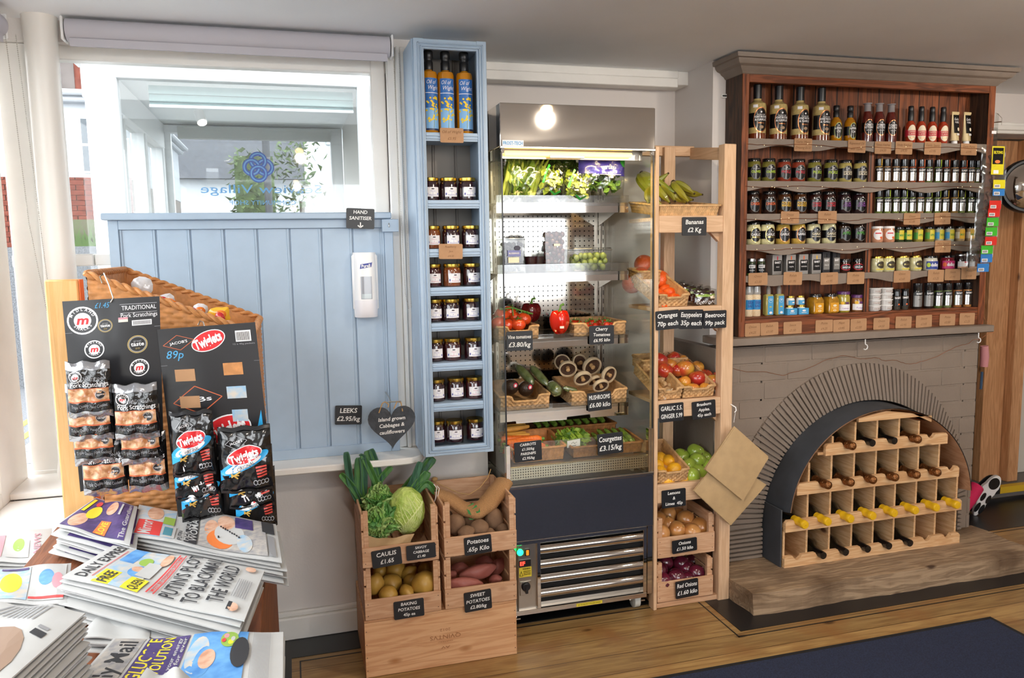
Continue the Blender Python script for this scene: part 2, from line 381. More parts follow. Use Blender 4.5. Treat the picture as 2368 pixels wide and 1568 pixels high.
# ---------------------------------------------------------------- room shell
CZ = 2.13
b = MB().box(-.86, 5.2, -3.2, 3.3, -.12, 0, DECK); struct(b.build('floor', smooth=False), 'worn pine floorboards')
b = MB().box(-.99, 5.2, -3.2, 3.34, CZ, CZ+.1, CEIL).box(2.9, 5.2, 3.34, 5.4, CZ, CZ+.1, CEIL); struct(b.build('ceiling', smooth=False))
b = MB().box(-1.0, .693, 2.82, 2.99, -.2, .655, WALLP).box(.36, .693, 2.82, 2.99, .655, CZ, WALLP).box(-1.0, .36, 2.82, 2.99, 2.065, CZ, WALLP)
struct(b.build('wall_back', smooth=False))
b = MB().box(.55, .693, 2.99, 3.34, -.1, CZ, WALLW).box(.693, 1.8, 3.19, 3.34, -.1, CZ, WALLW); struct(b.build('wall_alcove', smooth=False))
b = MB().box(1.665, 2.985, 2.87, 3.34, .98, CZ, WALLW); struct(b.build('wall_chimney', smooth=False), 'plastered upper part of the chimney breast')
b = MB().box(2.985, 3.12, 3.19, 3.34, 0, CZ, WALLW).box(3.12, 5.2, 3.19, 3.34, 1.93, CZ, WALLW).box(4.25, 5.2, 3.19, 3.34, 0, 1.93, WALLW)
struct(b.build('wall_right_back', smooth=False))
b = MB().box(5.1, 5.2, -3.2, 3.19, 0, CZ, WALLW); struct(b.build('wall_right', smooth=False))
b = MB().box(-.95, 5.2, -3.3, -3.2, 0, .8, WALLW).box(-.95, .2, -3.3, -3.2, .8, CZ, WALLW).box(3.4, 5.2, -3.3, -3.2, .8, CZ, WALLW); struct(b.build('wall_front', smooth=False))
b = MB().box(-.99, -.86, -3.2, 2.82, -.2, .64, WALLP).box(-.99, -.86, -3.2, -1.4, .64, CZ, WALLP).box(-.99, -.86, -1.4, 2.82, 2.07, CZ, WALLP)
struct(b.build('wall_left', smooth=False))
# back room seen through the opening on the right
b = MB().box(2.985, 5.2, 5.3, 5.4, 0, CZ, WALLW).box(5.1, 5.2, 3.34, 5.3, 0, CZ, WALLW).box(2.9, 3.0, 3.34, 5.3, 0, CZ, WALLW); struct(b.build('wall_store', smooth=False))
b = MB().box(2.985, 5.2, 3.25, 5.4, -.1, .06, mat('grey_step', '#6d6864', .7)); struct(b.build('floor_store', smooth=False), 'grey step up to the store room')
b = MB(); 
for k in range(14): b.box(3.0+k*.16, 3.0+k*.16+.16, 3.215, 3.252, .035, .07, mat('yellow_tape', '#c9a21e', .6) if k % 3 else BLACKP)
struct(b.build('trim_7', smooth=False), 'yellow and black edging strip on the step')
b = MB().box(3.12, 4.3, 3.165, 3.19, 1.93, 1.985, GLOSSW).box(3.12, 4.3, 3.15, 3.165, 1.945, 1.97, GLOSSW); struct(b.build('trim_6', bevel=.004), 'white moulding over the opening')
# alcove beam
b = MB().box(.693, 1.665, 3.07, 3.19, 2.072, CZ, GLOSSW).box(.693, 1.61, 3.058, 3.07, 2.06, 2.098, GLOSSW).box(.693, 1.615, 3.064, 3.07, 2.098, CZ, GLOSSW)
struct(b.build('trim_1', bevel=.005), 'white painted timber beam across the alcove')
# sill board with rounded corner
S = P(740, 1078, z=.678)
pts = [(-.86, 2.86), (-.86, 2.645)]+[(.36+.07*sin(a), 2.72-.075*cos(a)) for a in [radians(d) for d in (0, 15, 30, 45, 60, 75, 90)]]+[(.43, 2.86)]
b = MB().prism([(x, y, .655) for x, y in pts], (0, 0, .024), GLOSSW); struct(b.build('trim_2', bevel=.004), 'white window sill')
b = MB().box(-.86, -.625, -1.4, 2.645, .63, .655, GLOSSW); struct(b.build('trim_3', bevel=.004), 'deep white display sill beside the street window')
b = MB().box(-.86, .693, 2.795, 2.82, 0, .085, GLOSSW).box(-.86, .693, 2.803, 2.82, .085, .105, GLOSSW); struct(b.build('baseboard_back', bevel=.005))
# black painted floor border and inlay line
b = MB()
def strip(pts, m=BLACKP, h=.0016):
    b.prism([(x, y, .0004) for x, y in pts], (0, 0, h), m)
strip([(-.86, 2.665), (.70, 2.665), (.70, 2.80), (-.86, 2.80)]); strip([(-.86, -1), (-.058, -1), (-.058, 2.665), (-.86, 2.665)])
strip([(.70, 2.665), (1.515, 2.665), (1.515, 3.18), (.70, 3.18)]); strip([(1.515, 2.365), (1.64, 2.365), (1.64, 3.18), (1.515, 3.18)]); strip([(1.64, 2.365), (3.05, 2.365), (3.05, 2.46), (1.64, 2.46)])
strip([(3.05, 2.87), (5, 2.87), (5, 3.24), (3.05, 3.24)])
for q in ([(-.032, -1), (-.027, -1), (-.027, 2.64), (-.032, 2.64)], [(-.032, 2.635), (1.49, 2.635), (1.49, 2.64), (-.032, 2.64)], [(1.485, 2.33), (1.49, 2.33), (1.49, 2.64), (1.485, 2.64)], [(1.485, 2.33), (5, 2.33), (5, 2.335), (1.485, 2.335)], [(3.1, 2.845), (5, 2.845), (5, 2.85), (3.1, 2.85)]):
    strip(q, BLACKP, .001)
struct(b.build('trim_4', smooth=False), 'black painted border round the floorboards')

# door mat
b = MB(); MATB = mat('entrance_mat', '#232c47', .95, noise=.35, nscale=260, bump=.5, bscale=500)
b.slab(lambda u, v, w: Vector((.75+1.68*u, .95+1.205*v, .002+w)), .007, 2, 2, MATB, BLACKM)
b.hexa([(.73, .93, .001), (2.455, .93, .001), (2.455, 2.18, .001), (.73, 2.18, .001)], [(.735, .935, .006), (2.45, .935, .006), (2.45, 2.175, .006), (.735, 2.175, .006)], BLACKM)
tag(b.build('door_mat', loc=(1.6, 1.35, 0), smooth=False), 'dark navy entrance mat with black rubber edge lying on floorboards', 'mat')

# ---------------------------------------------------------------- windows
def frame_window(name, rects, panes, lab, axis='y', pos=2.86, th=.05):
    w = MB()
    for k, (a0, a1, z0, z1) in enumerate(rects):
        e = .0013*k
        if axis == 'y': w.box(a0+e, a1-e, pos-e, pos+th+e, z0+e, z1-e, GLOSSW)
        else: w.box(pos-th-e, pos+e, a0+e, a1-e, z0+e, z1-e, GLOSSW)
    o = struct(w.build(name, bevel=.004), lab)
    g = MB()
    for (a0, a1, z0, z1) in panes:
        if axis == 'y': g.box(a0, a1, pos+.02, pos+.025, z0, z1, GLASS)
        else: g.box(pos-.03, pos-.025, a0, a1, z0, z1, GLASS)
    g.build('glass_pane', o, smooth=False); return o
frame_window('window_1', [(-.86, .36, 2.02, 2.07), (-.86, -.62, 1.362, 1.405), (-.62, -.45, 1.362, 1.405), (.30, .36, .68, 2.07), (-.86, -.70, .68, 2.07), (-.86, .36, .655, .70)],
             [(-.72, .31, .69, 2.03)], 'side window of the shop front')
frame_window('window_2', [(-1.4, 2.83, 2.02, 2.07), (-1.4, 2.83, .64, .70), (2.58, 2.83, .65, 2.07), (1.90, 1.96, .65, 2.07), (.85, .91, .65, 2.07), (-.2, -.14, .65, 2.07), (-1.4, -1.34, .65, 2.07), (-1.4, 2.60, 1.375, 1.412)],
             [(-1.35, 2.6, .69, 2.03)], 'street window', 'x', -.86, .06)
b = MB().lathe([(.052, .66), (.056, .7), (.05, .74), (.047, 1.3), (.046, 2.06), (.05, CZ)], (-.705, 2.79, 0), 28, mat('cream_gloss', '#e7e3dc', .35)); struct(b.build('column'), 'round cream corner post')
# moulded jamb between window and blue cabinet
b = MB()
for x0, x1, y0 in ((.355, .385, 2.80), (.385, .40, 2.785), (.40, .425, 2.795), (.425, .44, 2.775)): b.box(x0, x1, y0, 2.83, .68, 2.1, GLOSSW)
struct(b.build('trim_5', bevel=.004), 'white moulded window jamb')

# roller blinds
def blind(p0, p1, lab, r=.034):
    p0, p1 = Vector(p0), Vector(p1); t = thing('roller_blind', lab, 'blind', p0, None)
    FAB = mat('grey_blind_fabric', '#b9b6bd', .8); MB().tube([p0, p1], r, 24, FAB).build('fabric_roll', t)
    d = (p1-p0).normalized(); q = d.cross(Vector((0, 0, 1)))
    for e, k in ((p0, 1), (p1, -1)): MB().obox(e-d*k*.008, d*.004, q*.03, Vector((0, 0, .036)), WHITE).build('bracket', t, bevel=.003)
    # hem bar hanging just below the roll
    MB().obox((p0+p1)/2+Vector((0, 0, -.040))+q*.02, (p1-p0)*.49, q*.004, Vector((0, 0, .012)), FAB).build('hem_bar', t)
    return t
def chain(path, t, m, name='bead_chain'):
    c = MB(); L = 0; d = .006; acc = 0; path = [Vector(p) for p in path]
    for a, e in zip(path[:-1], path[1:]):
        n = max(1, int((e-a).length/d))
        for k in range(n): c.blob(a.lerp(e, k/n), (.0019,)*3, m, 5, 3)
    c.tube(path, .0006, 4, m); return c.build(name, t)
CH = mat('chain_beads', '#b4afa6', .4)
t = blind((-.625, 2.765, 2.088), (.362, 2.765, 2.088), 'grey roller blind wound up over the window behind the blue panel')
chain([(.372, 2.74, 2.07), (.376, 2.735, 1.7), (.385, 2.73, 1.25), (.395, 2.73, 1.195), (.405, 2.73, 1.2), (.402, 2.74, 1.3), (.392, 2.75, 2.07)], t, CH)
t = blind((-.80, .95, 2.075), (-.80, 2.70, 2.075), 'grey roller blind wound up over the left street window', .036)
chain([(-.775, 2.70, 2.06), (-.745, 2.66, 1.5), (-.70, 2.6, 1.22), (-.695, 2.6, 1.2), (-.69, 2.6, 1.25), (-.745, 2.69, 2.05)], t, CH)

# ---------------------------------------------------------------- outdoors
ASPH = mat('wet_asphalt', '#5d6064', .7, noise=.35, nscale=60)
PAVE = mat('paving', '#94918c', .9, noise=.15, nscale=20)
b = MB().box(-60, 40, 3.0, 90, -.35, -.2, ASPH).box(-60, -.99, -20, 3.0, -.35, -.2, ASPH); struct(b.build('ground', smooth=False), 'street asphalt')
b = MB().box(-2.15, -.99, -8, 8, -.2, -.13, PAVE)
for k in range(-20, 20): b.box(-2.15, -.99, k*.4, k*.4+.012, -.131, -.128, ASPH)
for k in range(3): b.box(-2.15+.38*k, -2.14+.38*k, -8, 8, -.131, -.128, ASPH)
struct(b.build('pavement', smooth=False), 'paved footway outside the window')
b = MB(); YL = mat('road_yellow', '#b09a3c', .8)
for x0 in (-2.38, -2.56): b.box(x0, x0+.07, -20, 30, -.1995, -.196, YL)
struct(b.build('road_marking', smooth=False), 'double yellow lines')
BRK = mat('red_brick', '#6e382a', .9, col2='#5a2a1e', nscale=14)
def brickwall(b, x0, x1, y, z0, z1, m, mort, bw=.22, bh=.075, xa=True):
    r = 0; z = z0
    while z < z1:
        u = (x0 if r % 2 else x0-bw/2)
        while u < x1:
            a, e = max(u+.006, x0), min(u+bw-.006, x1)
            if e > a:
                if xa: b.box(a, e, y-.012, y, z+.006, min(z+bh, z1), m)
                else: b.box(y, y+.012, a, e, z+.006, min(z+bh, z1), m)
            u += bw
        z += bh; r += 1
# brick and render house across the street
HW = mat('white_render', '#b9bdc2', .9); RF = mat('slate_roof', '#45484f', .8, noise=.15, nscale=8)
_c0 = COL.objects[:]
t = thing('corner_house', 'white rendered house with red brick base seen past the round post', 'building', (-4.4, 13, -.2))
MB().box(-7.2, -3.05, 13, 19, 2.54, 3.60, HW).build('wall', t, smooth=False)
MB().box(-7.5, -2.95, 12.8, 19.2, 3.60, 3.68, HW).box(-7.5, -2.85, 12.7, 19.2, 3.68, 3.76, HW).build('cornice', t, bevel=.03)
w = MB().box(-7.2, -3.06, 13.02, 19, -.2, 2.54, mat('mortar', '#6d6058', .9)); brickwall(w, -4.8, -3.0, 13.0, 1.3, 2.54, BRK, None, .23, .075); w.build('brick_base', t, smooth=False)
MB().box(-5.2, -3.74, 13.3, 15, 3.76, 6.6, mat('old_render', '#5a5350', .9, noise=.2, nscale=4)).box(-3.74, -3.49, 13.32, 15, 3.76, 6.6, BRK).build('chimney_stack', t, smooth=False)
for x in (-3.64, -3.47):
    f = MB().box(x, x+.13, 12.95, 13.0, 2.6, 3.42, FRAMEW).build('window_frame', t)
    g = MB()
    for k in range(2): g.box(x+.018, x+.112, 12.93, 12.955, 2.63+k*.40, 2.99+k*.39, mat('dark_pane', '#3a444c', .1))
    g.build('pane', f, smooth=False)
for o in COL.objects:
    if o not in _c0 and o.parent is None: o.location.x += .78; WL[o] = o.location.copy()
t = thing('garden_wall', 'weathered brick garden wall with weeds under the white house', 'wall', (-3.5, 11.4, -.2))
w = MB().box(-3.3, -1.95, 11.4, 11.6, -.2, 1.86, mat('mossy_wall', '#5d584c', .95, col2='#48542f', nscale=5)); w.build('wall_face', t, smooth=False)
w = MB()
for k in range(90):
    x = -2.75+RND.random()*.6; h = .1+RND.random()*.22
    w.add([(x-.02, 11.36, 1.5), (x+.02, 11.36, 1.5), (x+RND.uniform(-.1, .1), 11.33, 1.5+h)], [(0, 1, 2)], mat('weed', '#46602a', .8))
tag(w.build('weeds', smooth=False), 'tuft of green weeds growing along the foot of the brick wall', 'plant', kind='stuff')

struct(MB().box(-3.3, -1.95, 10.6, 11.4, -.2, 1.505, ASPH).build('raised_kerb', smooth=False), 'raised roadside bank under the garden wall')
# neighbouring bay of the shop, seen through the side window
t = struct(thing('neighbouring_bay', 'white framed bay window of the shop across the entrance', None, (0, 4.0, -.2)))
b = MB()
for k, q in enumerate(((-.855, -.72, .3, 2.25), (.36, .50, .3, 2.25), (-.86, .505, 2.20, 2.299), (-.86, .505, .29, .66))): b.box(q[0], q[1], 4.0-.002*k, 4.08, q[2], q[3], FRAMEW)
b.box(-.90, -.25, 3.93, 4.12, 2.26, 2.38, FRAMEW)
b.build('front_frame', t, bevel=.006)
MB().box(-.73, .37, 4.03, 4.036, .65, 2.21, GLASS).build('glass_pane', t, smooth=False)
MB().box(-.86, .5, 4.08, 6.1, 2.30, 2.38, mat('bay_ceiling', '#c9cfcf', .9)).box(.42, .5, 4.08, 6.0, -.2, 2.30, mat('bay_side', '#b7b6b0', .8)).build('bay_ceiling', t, smooth=False)
b = MB()
for k, q in enumerate(((-.86, -.76, .3, 2.29), (.33, .419, .3, 2.29), (-.865, .418, 2.235, 2.295), (-.865, .418, .29, .66))): b.box(q[0], q[1], 6.002-.002*k, 6.06, q[2], q[3], FRAMEW)
for y0, y1 in ((4.55, 4.62), (5.2, 5.28), (5.9, 6.0)): b.box(-.88, -.80, y0, y1, .3, 2.3, FRAMEW)
b.box(-.883, -.797, 4.085, 5.99, 2.12, 2.297, FRAMEW).box(-.883, -.797, 4.085, 5.99, .29, .66, FRAMEW)
b.build('rear_frame', t, bevel=.006)
MB().box(-.76, .33, 6.02, 6.026, .66, 2.235, GLASS).box(-.85, -.844, 4.08, 6.0, .66, 2.12, GLASS).build('glass_pane', t, smooth=False)
b = MB(); SAGE = mat('sage_blind', '#6f8583', .8)
b.box(-.60, .345, 4.10, 4.16, 2.10, 2.19, SAGE).box(-.60, .345, 4.09, 4.10, 2.115, 2.13, SAGE).box(-.60, .345, 4.09, 4.10, 2.15, 2.165, SAGE).box(-.60, .345, 4.085, 4.10, 2.088, 2.10, FRAMEW)
b.box(-.70, .33, 5.9, 5.96, 2.19, 2.27, mat('bay_blind_rear', '#a9adab', .8)).build('pleated_blind', t, smooth=False)
LB, LB2 = mat('logo_blue', '#1d4fb8', .5), mat('logo_light_blue', '#6fb0e8', .5)
b = MB(); Sg = lambda u, v, w=0: Vector((u, 6.018-w, v))
lx, lz = -.185, 2.01
for k in range(4):
    a = pi/2*k; b.ell(Sg, lx+.046*cos(a), lz+.046*sin(a), .064, .064, LB, .001+k*.0008, 32, 1, .55); b.ell(Sg, lx+.046*cos(a), lz+.046*sin(a), .056, .056, LB2, .0014+k*.0008, 32, 1, .82)
n0 = len(b.v)
b.text(Sg, 'Seaview Village', -.165, 1.825, .062, LB2, .001, .84); b.text(Sg, 'COMMUNITY SHOP', -.165, 1.742, .032, LB2, .001, .46)
b.v[n0:] = [(2*-.165-x, y, z) for x, y, z in b.v[n0:]]
b.build('window_lettering', t, smooth=False)
t = thing('ceiling_spotlight', 'white spotlight glowing on the ceiling of the neighbouring bay', 'lamp', (-.48, 5.1, 2.3), 'ceiling spotlights')
MB().lathe([(.001, 2.30), (.07, 2.30), (.07, 2.275), (.001, 2.27)], (-.48, 5.1, 0), 20, WHITE, caps=False).build('ceiling_rose', t)
MB().tube([(-.48, 5.1, 2.28), (-.48, 5.1, 2.23)], .008, 8, WHITE).tube([(-.48, 5.1, 2.235), (-.46, 5.06, 2.17)], .028, 14, WHITE).build('lamp_head', t)
MB().tube([(-.46, 5.061, 2.171), (-.4585, 5.058, 2.165)], .026, 14, mat('lamp_glow', '#fff6e8', .5, emit='#fff1dc', es=9)).build('bulb', t)

# street behind the bay
t = thing('bungalow', 'white bungalow with grey slate roof across the road', 'building', (-1.5, 30, -.2))
MB().box(-5.6, 1.6, 30, 36, -.2, 4.0, HW).build('wall', t, smooth=False)
MB().hexa([(-6.2, 29.6, 4.0), (2.0, 29.6, 4.0), (2.0, 36.4, 4.0), (-6.2, 36.4, 4.0)], [(-2.4, 32, 8.2), (1.2, 32, 8.2), (1.2, 34, 8.2), (-2.4, 34, 8.2)], RF).build('roof', t, smooth=False)
t = thing('white_house', 'tall white house close behind the bay window lettering', 'building', (2.6, 17, -.2))
MB().box(.55, 6, 17, 24, -.2, 7, HW).build('wall', t, smooth=False)
f = MB().box(.85, 1.75, 16.95, 17, 3.6, 6.0, mat('net_curtain', '#a9b9c0', .4)).build('window_pane', t, smooth=False)
b = MB().box(.4, .55, 16.9, 24, 7, 7.2, FRAMEW).box(.47, .55, 16.92, 17, -.2, 7, mat('downpipe', '#c8ccd0', .5)); b.build('downpipe', t)
t = thing('low_wall', 'pale grey painted brick wall below the bay window on the right', 'wall', (.55, 9.2, -.2))
w = MB().box(.30, 2.2, 9.2, 9.35, -.2, 1.78, mat('pale_mortar', '#b0a6a2', .9)); brickwall(w, .30, 2.2, 9.2, .9, 1.78, mat('pale_brick', '#bcb0ab', .9, noise=.05, nscale=5), None, .3, .115)
w.build('wall_face', t, smooth=False)
HG = mat('hedge_leaves', '#33452a', .8, col2='#566b3c', nscale=9)
def hedge(x0, x1, y0, y1, z0, z1, n, lab):
    w = MB().box(x0+.1, x1-.1, y0+.1, y1-.1, z0, z1-.08, HG)
    for k in range(n):
        c = Vector((RND.uniform(x0, x1), RND.choice([y0, y0, RND.uniform(y0, y1)]), RND.uniform(z0, z1))); a = Vector([RND.uniform(-1, 1) for _ in range(3)])*.09; e = Vector([RND.uniform(-1, 1) for _ in range(3)])*.09
        w.add([c, c+a, c+e], [(0, 1, 2)], HG)
    return tag(w.build('hedge', loc=((x0+x1)/2, y0, z0), smooth=False), lab, 'hedge')
hedge(-.95, -.1, 14.5, 15.5, -.2, 3.15, 900, 'clipped dark green hedge behind the traffic light pole')
hedge(-5.2, -3.2, 24, 25, -.2, 2.3, 400, 'low green hedge beside the bungalow')
w = MB()
for k in range(700):
    c = Vector((RND.gauss(.25, .22), 15.8+RND.random(), RND.uniform(-.2, 3.7))); a = Vector([RND.uniform(-1, 1) for _ in range(3)])*.1; e = Vector([RND.uniform(-1, 1) for _ in range(3)])*.1
    w.add([c, c+a, c+e], [(0, 1, 2)], HG)
w.tube([(.25, 16.4, -.2), (.3, 16.4, 2.4)], .05, 6, mat('bark', '#4b4034', .9)); tag(w.build('climbing_shrub', loc=(.25, 16, -.2), smooth=False), 'loose green shrub against the corner of the white house', 'plant')
t = thing('traffic_signal', 'black traffic light on a dark pole across the road', 'traffic light', (-.26, 12.5, -.2))
DK = mat('signal_black', '#2c3036', .6)
MB().tube([(-.26, 12.5, -.2), (-.26, 12.5, 4.6)], .055, 10, DK).build('pole', t); MB().box(-.62, -.05, 12.35, 12.5, 3.35, 4.3, DK).build('signal_head', t, bevel=.03)
b = MB().box(-4, .45, 20, 20.1, -.2, .9, mat('pale_fence', '#c3c3bb', .8, noise=.08, nscale=2))
tag(b.build('garden_fence', loc=(-1, 20, -.2), smooth=False), 'pale timber fence along the far pavement', 'fence')
t = thing('daffodil_pot', 'yellow daffodils standing behind the bay window', 'flowers', (-.45, 6.3, 1.3))
for k in range(6):
    x = -.62+k*.07; z = 1.44+.05*RND.random()
    st = MB().tube([(x, 6.3, 1.25), (x+.01, 6.3, z)], .003, 5, mat('stem_green', '#5f8a3c', .7)).build('stem', t)
    f = MB()
    for j in range(6):
        a = j*pi/3; f.add([(x, 6.27, z), (x+.03*cos(a-.4), 6.265, z+.03*sin(a-.4)), (x+.04*cos(a), 6.27, z+.04*sin(a)), (x+.03*cos(a+.4), 6.265, z+.03*sin(a+.4))], [(0, 1, 2, 3)], mat('daffodil', '#f2d24a', .6))
    f.lathe([(.012, 0), (.015, -.02)], (x, 6.27, z), 8, mat('daffodil', '#f2d24a', .6), 'y'); f.build('flower', st)
b = MB().box(-.7, -.1, 6.2, 6.45, -.2, 1.25, mat('trough', '#8a8a86', .8)); b.build('trough', t)
# ================================================================ signs and cards
def chalk(lab, lines, px, Y, name='price_card', group=None, th=.0035, tilt=0, lean=0, hs=None):
    """black price card. px = (x0, y0, x1, y1) surveyed; Y = depth of its face"""
    x0, y0, x1, y1 = px; c = P((x0+x1)/2, (y0+y1)/2, y=Y); w = abs(P(x1, (y0+y1)/2, y=Y).x-P(x0, (y0+y1)/2, y=Y).x)/2; h = abs(P((x0+x1)/2, y0, y=Y).z-P((x0+x1)/2, y1, y=Y).z)/2
    ux = Vector((cos(tilt), 0, sin(tilt))); uy = Vector((-sin(tilt), -sin(lean), cos(tilt))).normalized(); S = plane(c, ux, uy)
    t = thing(name, lab, 'price card' if name == 'price_card' else 'sign', c, group)
    r = .004; pts = []
    for cx, cz, a0 in ((w-r, h-r, 0), (-w+r, h-r, 90), (-w+r, -h+r, 180), (w-r, -h+r, 270)): pts += [(cx+r*cos(radians(a0+a)), cz+r*sin(radians(a0+a))) for a in (0, 45, 90)]
    MB().prism([S(u, v, -th) for u, v in pts], S(0, 0, th)-S(0, 0, 0), CHALKB).build('board', t, smooth=False)
    b = MB(); n = len(lines); pitch = 2*h/(n+.35)
    for i, l in enumerate(lines):
        hh = pitch*(hs[i] if hs else .56); jt = RND.uniform(-.02, .02)
        if l == '|v': b.line(S, [(0, h-pitch*(i+.3)), (0, h-pitch*(i+1.1))], .004, CHALKW, .001).line(S, [(-.009, h-pitch*(i+.8)), (0, h-pitch*(i+1.15)), (.009, h-pitch*(i+.8))], .004, CHALKW, .001); continue
        b.text(S, l, 0, h-pitch*(i+.88), hh, CHALKW, .0008, maxw=2*w*.88, shear=.12, bold=.018, rot=jt)
    b.build('chalk_lettering', t, smooth=False); return t
def kraft(lab, px, Y, lines, group=None, par=None, tilt=0):
    x0, y0, x1, y1 = px; c = P((x0+x1)/2, (y0+y1)/2, y=Y); w = abs(P(x1, (y0+y1)/2, y=Y).x-P(x0, (y0+y1)/2, y=Y).x)/2; h = abs(P((x0+x1)/2, y0, y=Y).z-P((x0+x1)/2, y1, y=Y).z)/2
    S = plane(c, (cos(tilt), 0, sin(tilt)), (-sin(tilt), 0, cos(tilt))); pts = []; r = .004
    for cx, cz, a0 in ((w-r, h-r, 0), (-w+r, h-r, 90), (-w+r, -h+r, 180), (w-r, -h+r, 270)): pts += [(cx+r*cos(radians(a0+a)), cz+r*sin(radians(a0+a))) for a in (0, 45, 90)]
    b = MB().prism([S(u, v, -.001) for u, v in pts], (0, -.001, 0), KRAFT)
    n = len(lines)
    for i, l in enumerate(lines): b.text(S, l, 0, h-2*h*(i+.8)/(n+.25), 2*h/(n+.25)*.42, KRAFTI, .0004, maxw=1.7*w, shear=.3)
    return tag(b.build('kraft_price_card', loc=c, smooth=False), lab, 'price card', group)

# ================================================================ blue boarded panel in the window
PX0, PX1 = P(252, 520, y=2.76).x, P(905, 520, y=2.76).x
zt = P(575, 508, y=2.76).z; zb = .679
t = thing('boarded_panel', 'pale blue tongue and groove boarded panel standing on the window sill', 'panel', (0, 2.78, zb))
b = MB().box(PX0, PX1, 2.775, 2.79, zb, zt, BLUE); n = 8; bw = (PX1-PX0-.06)/n
for k in range(n):
    x = PX0+.03+bw*k; b.box(x+.0025, x+bw-.0025, 2.768, 2.776, zb+.03, zt-.03, BLUE); b.box(x+bw-.0125, x+bw-.0095, 2.7668, 2.77, zb+.03, zt-.03, BLUE)
b.build('boarding', t, bevel=.0012)
b = MB().box(PX0-.004, PX0+.026, 2.758, 2.79, zb, zt, BLUE).box(PX1-.026, PX1+.004, 2.758, 2.79, zb, zt, BLUE).box(PX0+.026, PX1-.026, 2.758, 2.79, zt-.03, zt, BLUE).box(PX0+.026, PX1-.026, 2.76, 2.79, zb, zb+.035, BLUE)
b.box(PX0+.026, PX0+.034, 2.764, 2.78, zb+.03, zt-.03, BLUE).box(PX1-.034, PX1-.026, 2.764, 2.78, zb+.03, zt-.03, BLUE)
b.build('frame', t, bevel=.0015)
MB().box(PX0-.018, PX1-.002, 2.735, 2.80, zt, zt+.022, BLUE).build('capping', t, bevel=.003)
b = MB().box(PX1-.035, PX1+.022, 2.735, 2.757, zt-.045, zt-.002, BLUE); b.tube([(PX1-.012, 2.73, zt-.015), (PX1-.012, 2.725, zt-.03)], .002, 6, STEELB); b.build('hook_block', t, bevel=.003)
chalk('black hand sanitiser sign hooked over the top of the blue panel', ['HAND', 'SANITISER', '|v'], (801, 482, 866, 529), 2.732, 'chalk_sign', tilt=-.04)
chalk('small black leeks price card near the bottom of the blue panel', ['LEEKS', '£2.95/kg'], (775, 938, 837, 982), 2.755, tilt=-.06)
# sanitiser dispenser
c = P(848, 660, y=2.70); zc = c.z
t = thing('sanitiser_dispenser', 'white wall hand sanitiser dispenser with grey refill window on blue panel', 'dispenser', (c.x, 2.766, zc))
w_, h_ = .041, .112
def shell(a, v, w=0, d0=.052, ww=w_, zz=0):
    x = (a-.5)*2; k = 1-abs(x)**4*.75; kz = 1-abs(v*2-1)**6*.25
    return Vector((c.x+x*ww*(1-.05*abs(v*2-1)**4), 2.766-d0*k*kz-w, zc+zz+(v-.5)*2*h_))
MB().box(c.x-.044, c.x+.044, 2.74, 2.766, zc-.09, zc+.108, WHITE).build('back_plate', t, bevel=.008)
MB().slab(lambda a, v, w: shell(a, v, w), .002, 14, 16, WHITE).build('cover', t)
b = MB()
for s_ in (-1, 1): b.grid(lambda a, v: Vector((c.x+s_*w_*(1-.05*abs(v*2-1)**4), 2.766-.052*(.25)*a, zc+(v-.5)*2*h_)), 2, 10, WHITE)
b.build('side_wall', t)
Sd = lambda u, v, w=0: shell(.5+u/(2*w_), .5+v/(2*h_), w+.003)
MB().slab(lambda a, v, w: shell(.02+.96*a, .0+.27*v, w+.0035), .004, 12, 6, mat('push_bar_white', '#e4e2e6', .3)).build('push_bar', t)
b = MB().rect(Sd, -.019, -.048, .019, .030, mat('refill_grey', '#9a9ea6', .15, coat=.5), .0005, 6, 6).rect(Sd, -.016, -.046, .016, -.03, mat('gel_clear', '#b9c4c8', .1), .0009, 5, 3); b.build('refill_window', t)
b = MB().poly(Sd, [(-.020, .056), (-.017, .072), (.020, .077), (.023, .079), (.019, .062), (-.015, .057)], mat('logo_navy', '#27358f', .4), .0008).text(Sd, 'Purell', .001, .061, .011, WHITE, .0014, .030, rot=.08, bold=.02)
b.build('brand_mark', t, smooth=False)

# ================================================================ blue jam cabinet on the wall
jx0, jx1, jz0, jz1, jy = .418, .662, .688, 2.082, 2.60
t = thing('wall_cabinet', 'tall narrow pale blue wall cabinet holding jam jars and oil bottles', 'cabinet', (.54, 2.82, jz0))
MB().box(jx0-.005, jx0+.02, jy+.012, 2.819, jz0, jz1, BLUE).box(jx1-.02, jx1+.002, jy+.012, 2.819, jz0, jz1, BLUE).box(jx0, jx1, jy+.012, 2.819, jz1-.022, jz1, BLUE).box(jx0, jx1, jy+.012, 2.819, jz0, jz0+.02, BLUE).build('carcass', t, bevel=.0015)
b = MB().box(jx0+.01, jx1-.01, 2.785, 2.80, jz0+.02, jz1-.02, GREYB)
for x in (jx0+.085, jx0+.165): b.box(x, x+.003, 2.780, 2.786, jz0+.02, jz1-.02, mat('groove_dark', '#6f6a66', .8)); b.box(x+.009, x+.011, 2.781, 2.786, jz0+.02, jz1-.02, GREYB)
b.build('back_boards', t, smooth=False)
b = MB(); fw = .034
for (a0, a1, z0, z1) in ((jx0, jx0+fw, jz0, jz1), (jx1-fw, jx1, jz0, jz1)): b.box(a0, a1, jy, jy+.014, z0, z1, BLUE)
for (z0, z1) in ((jz0, jz0+fw), (jz1-fw, jz1)): b.box(jx0+.001, jx1-.001, jy+.0007, jy+.0143, z0+.001, z1-.001, BLUE)
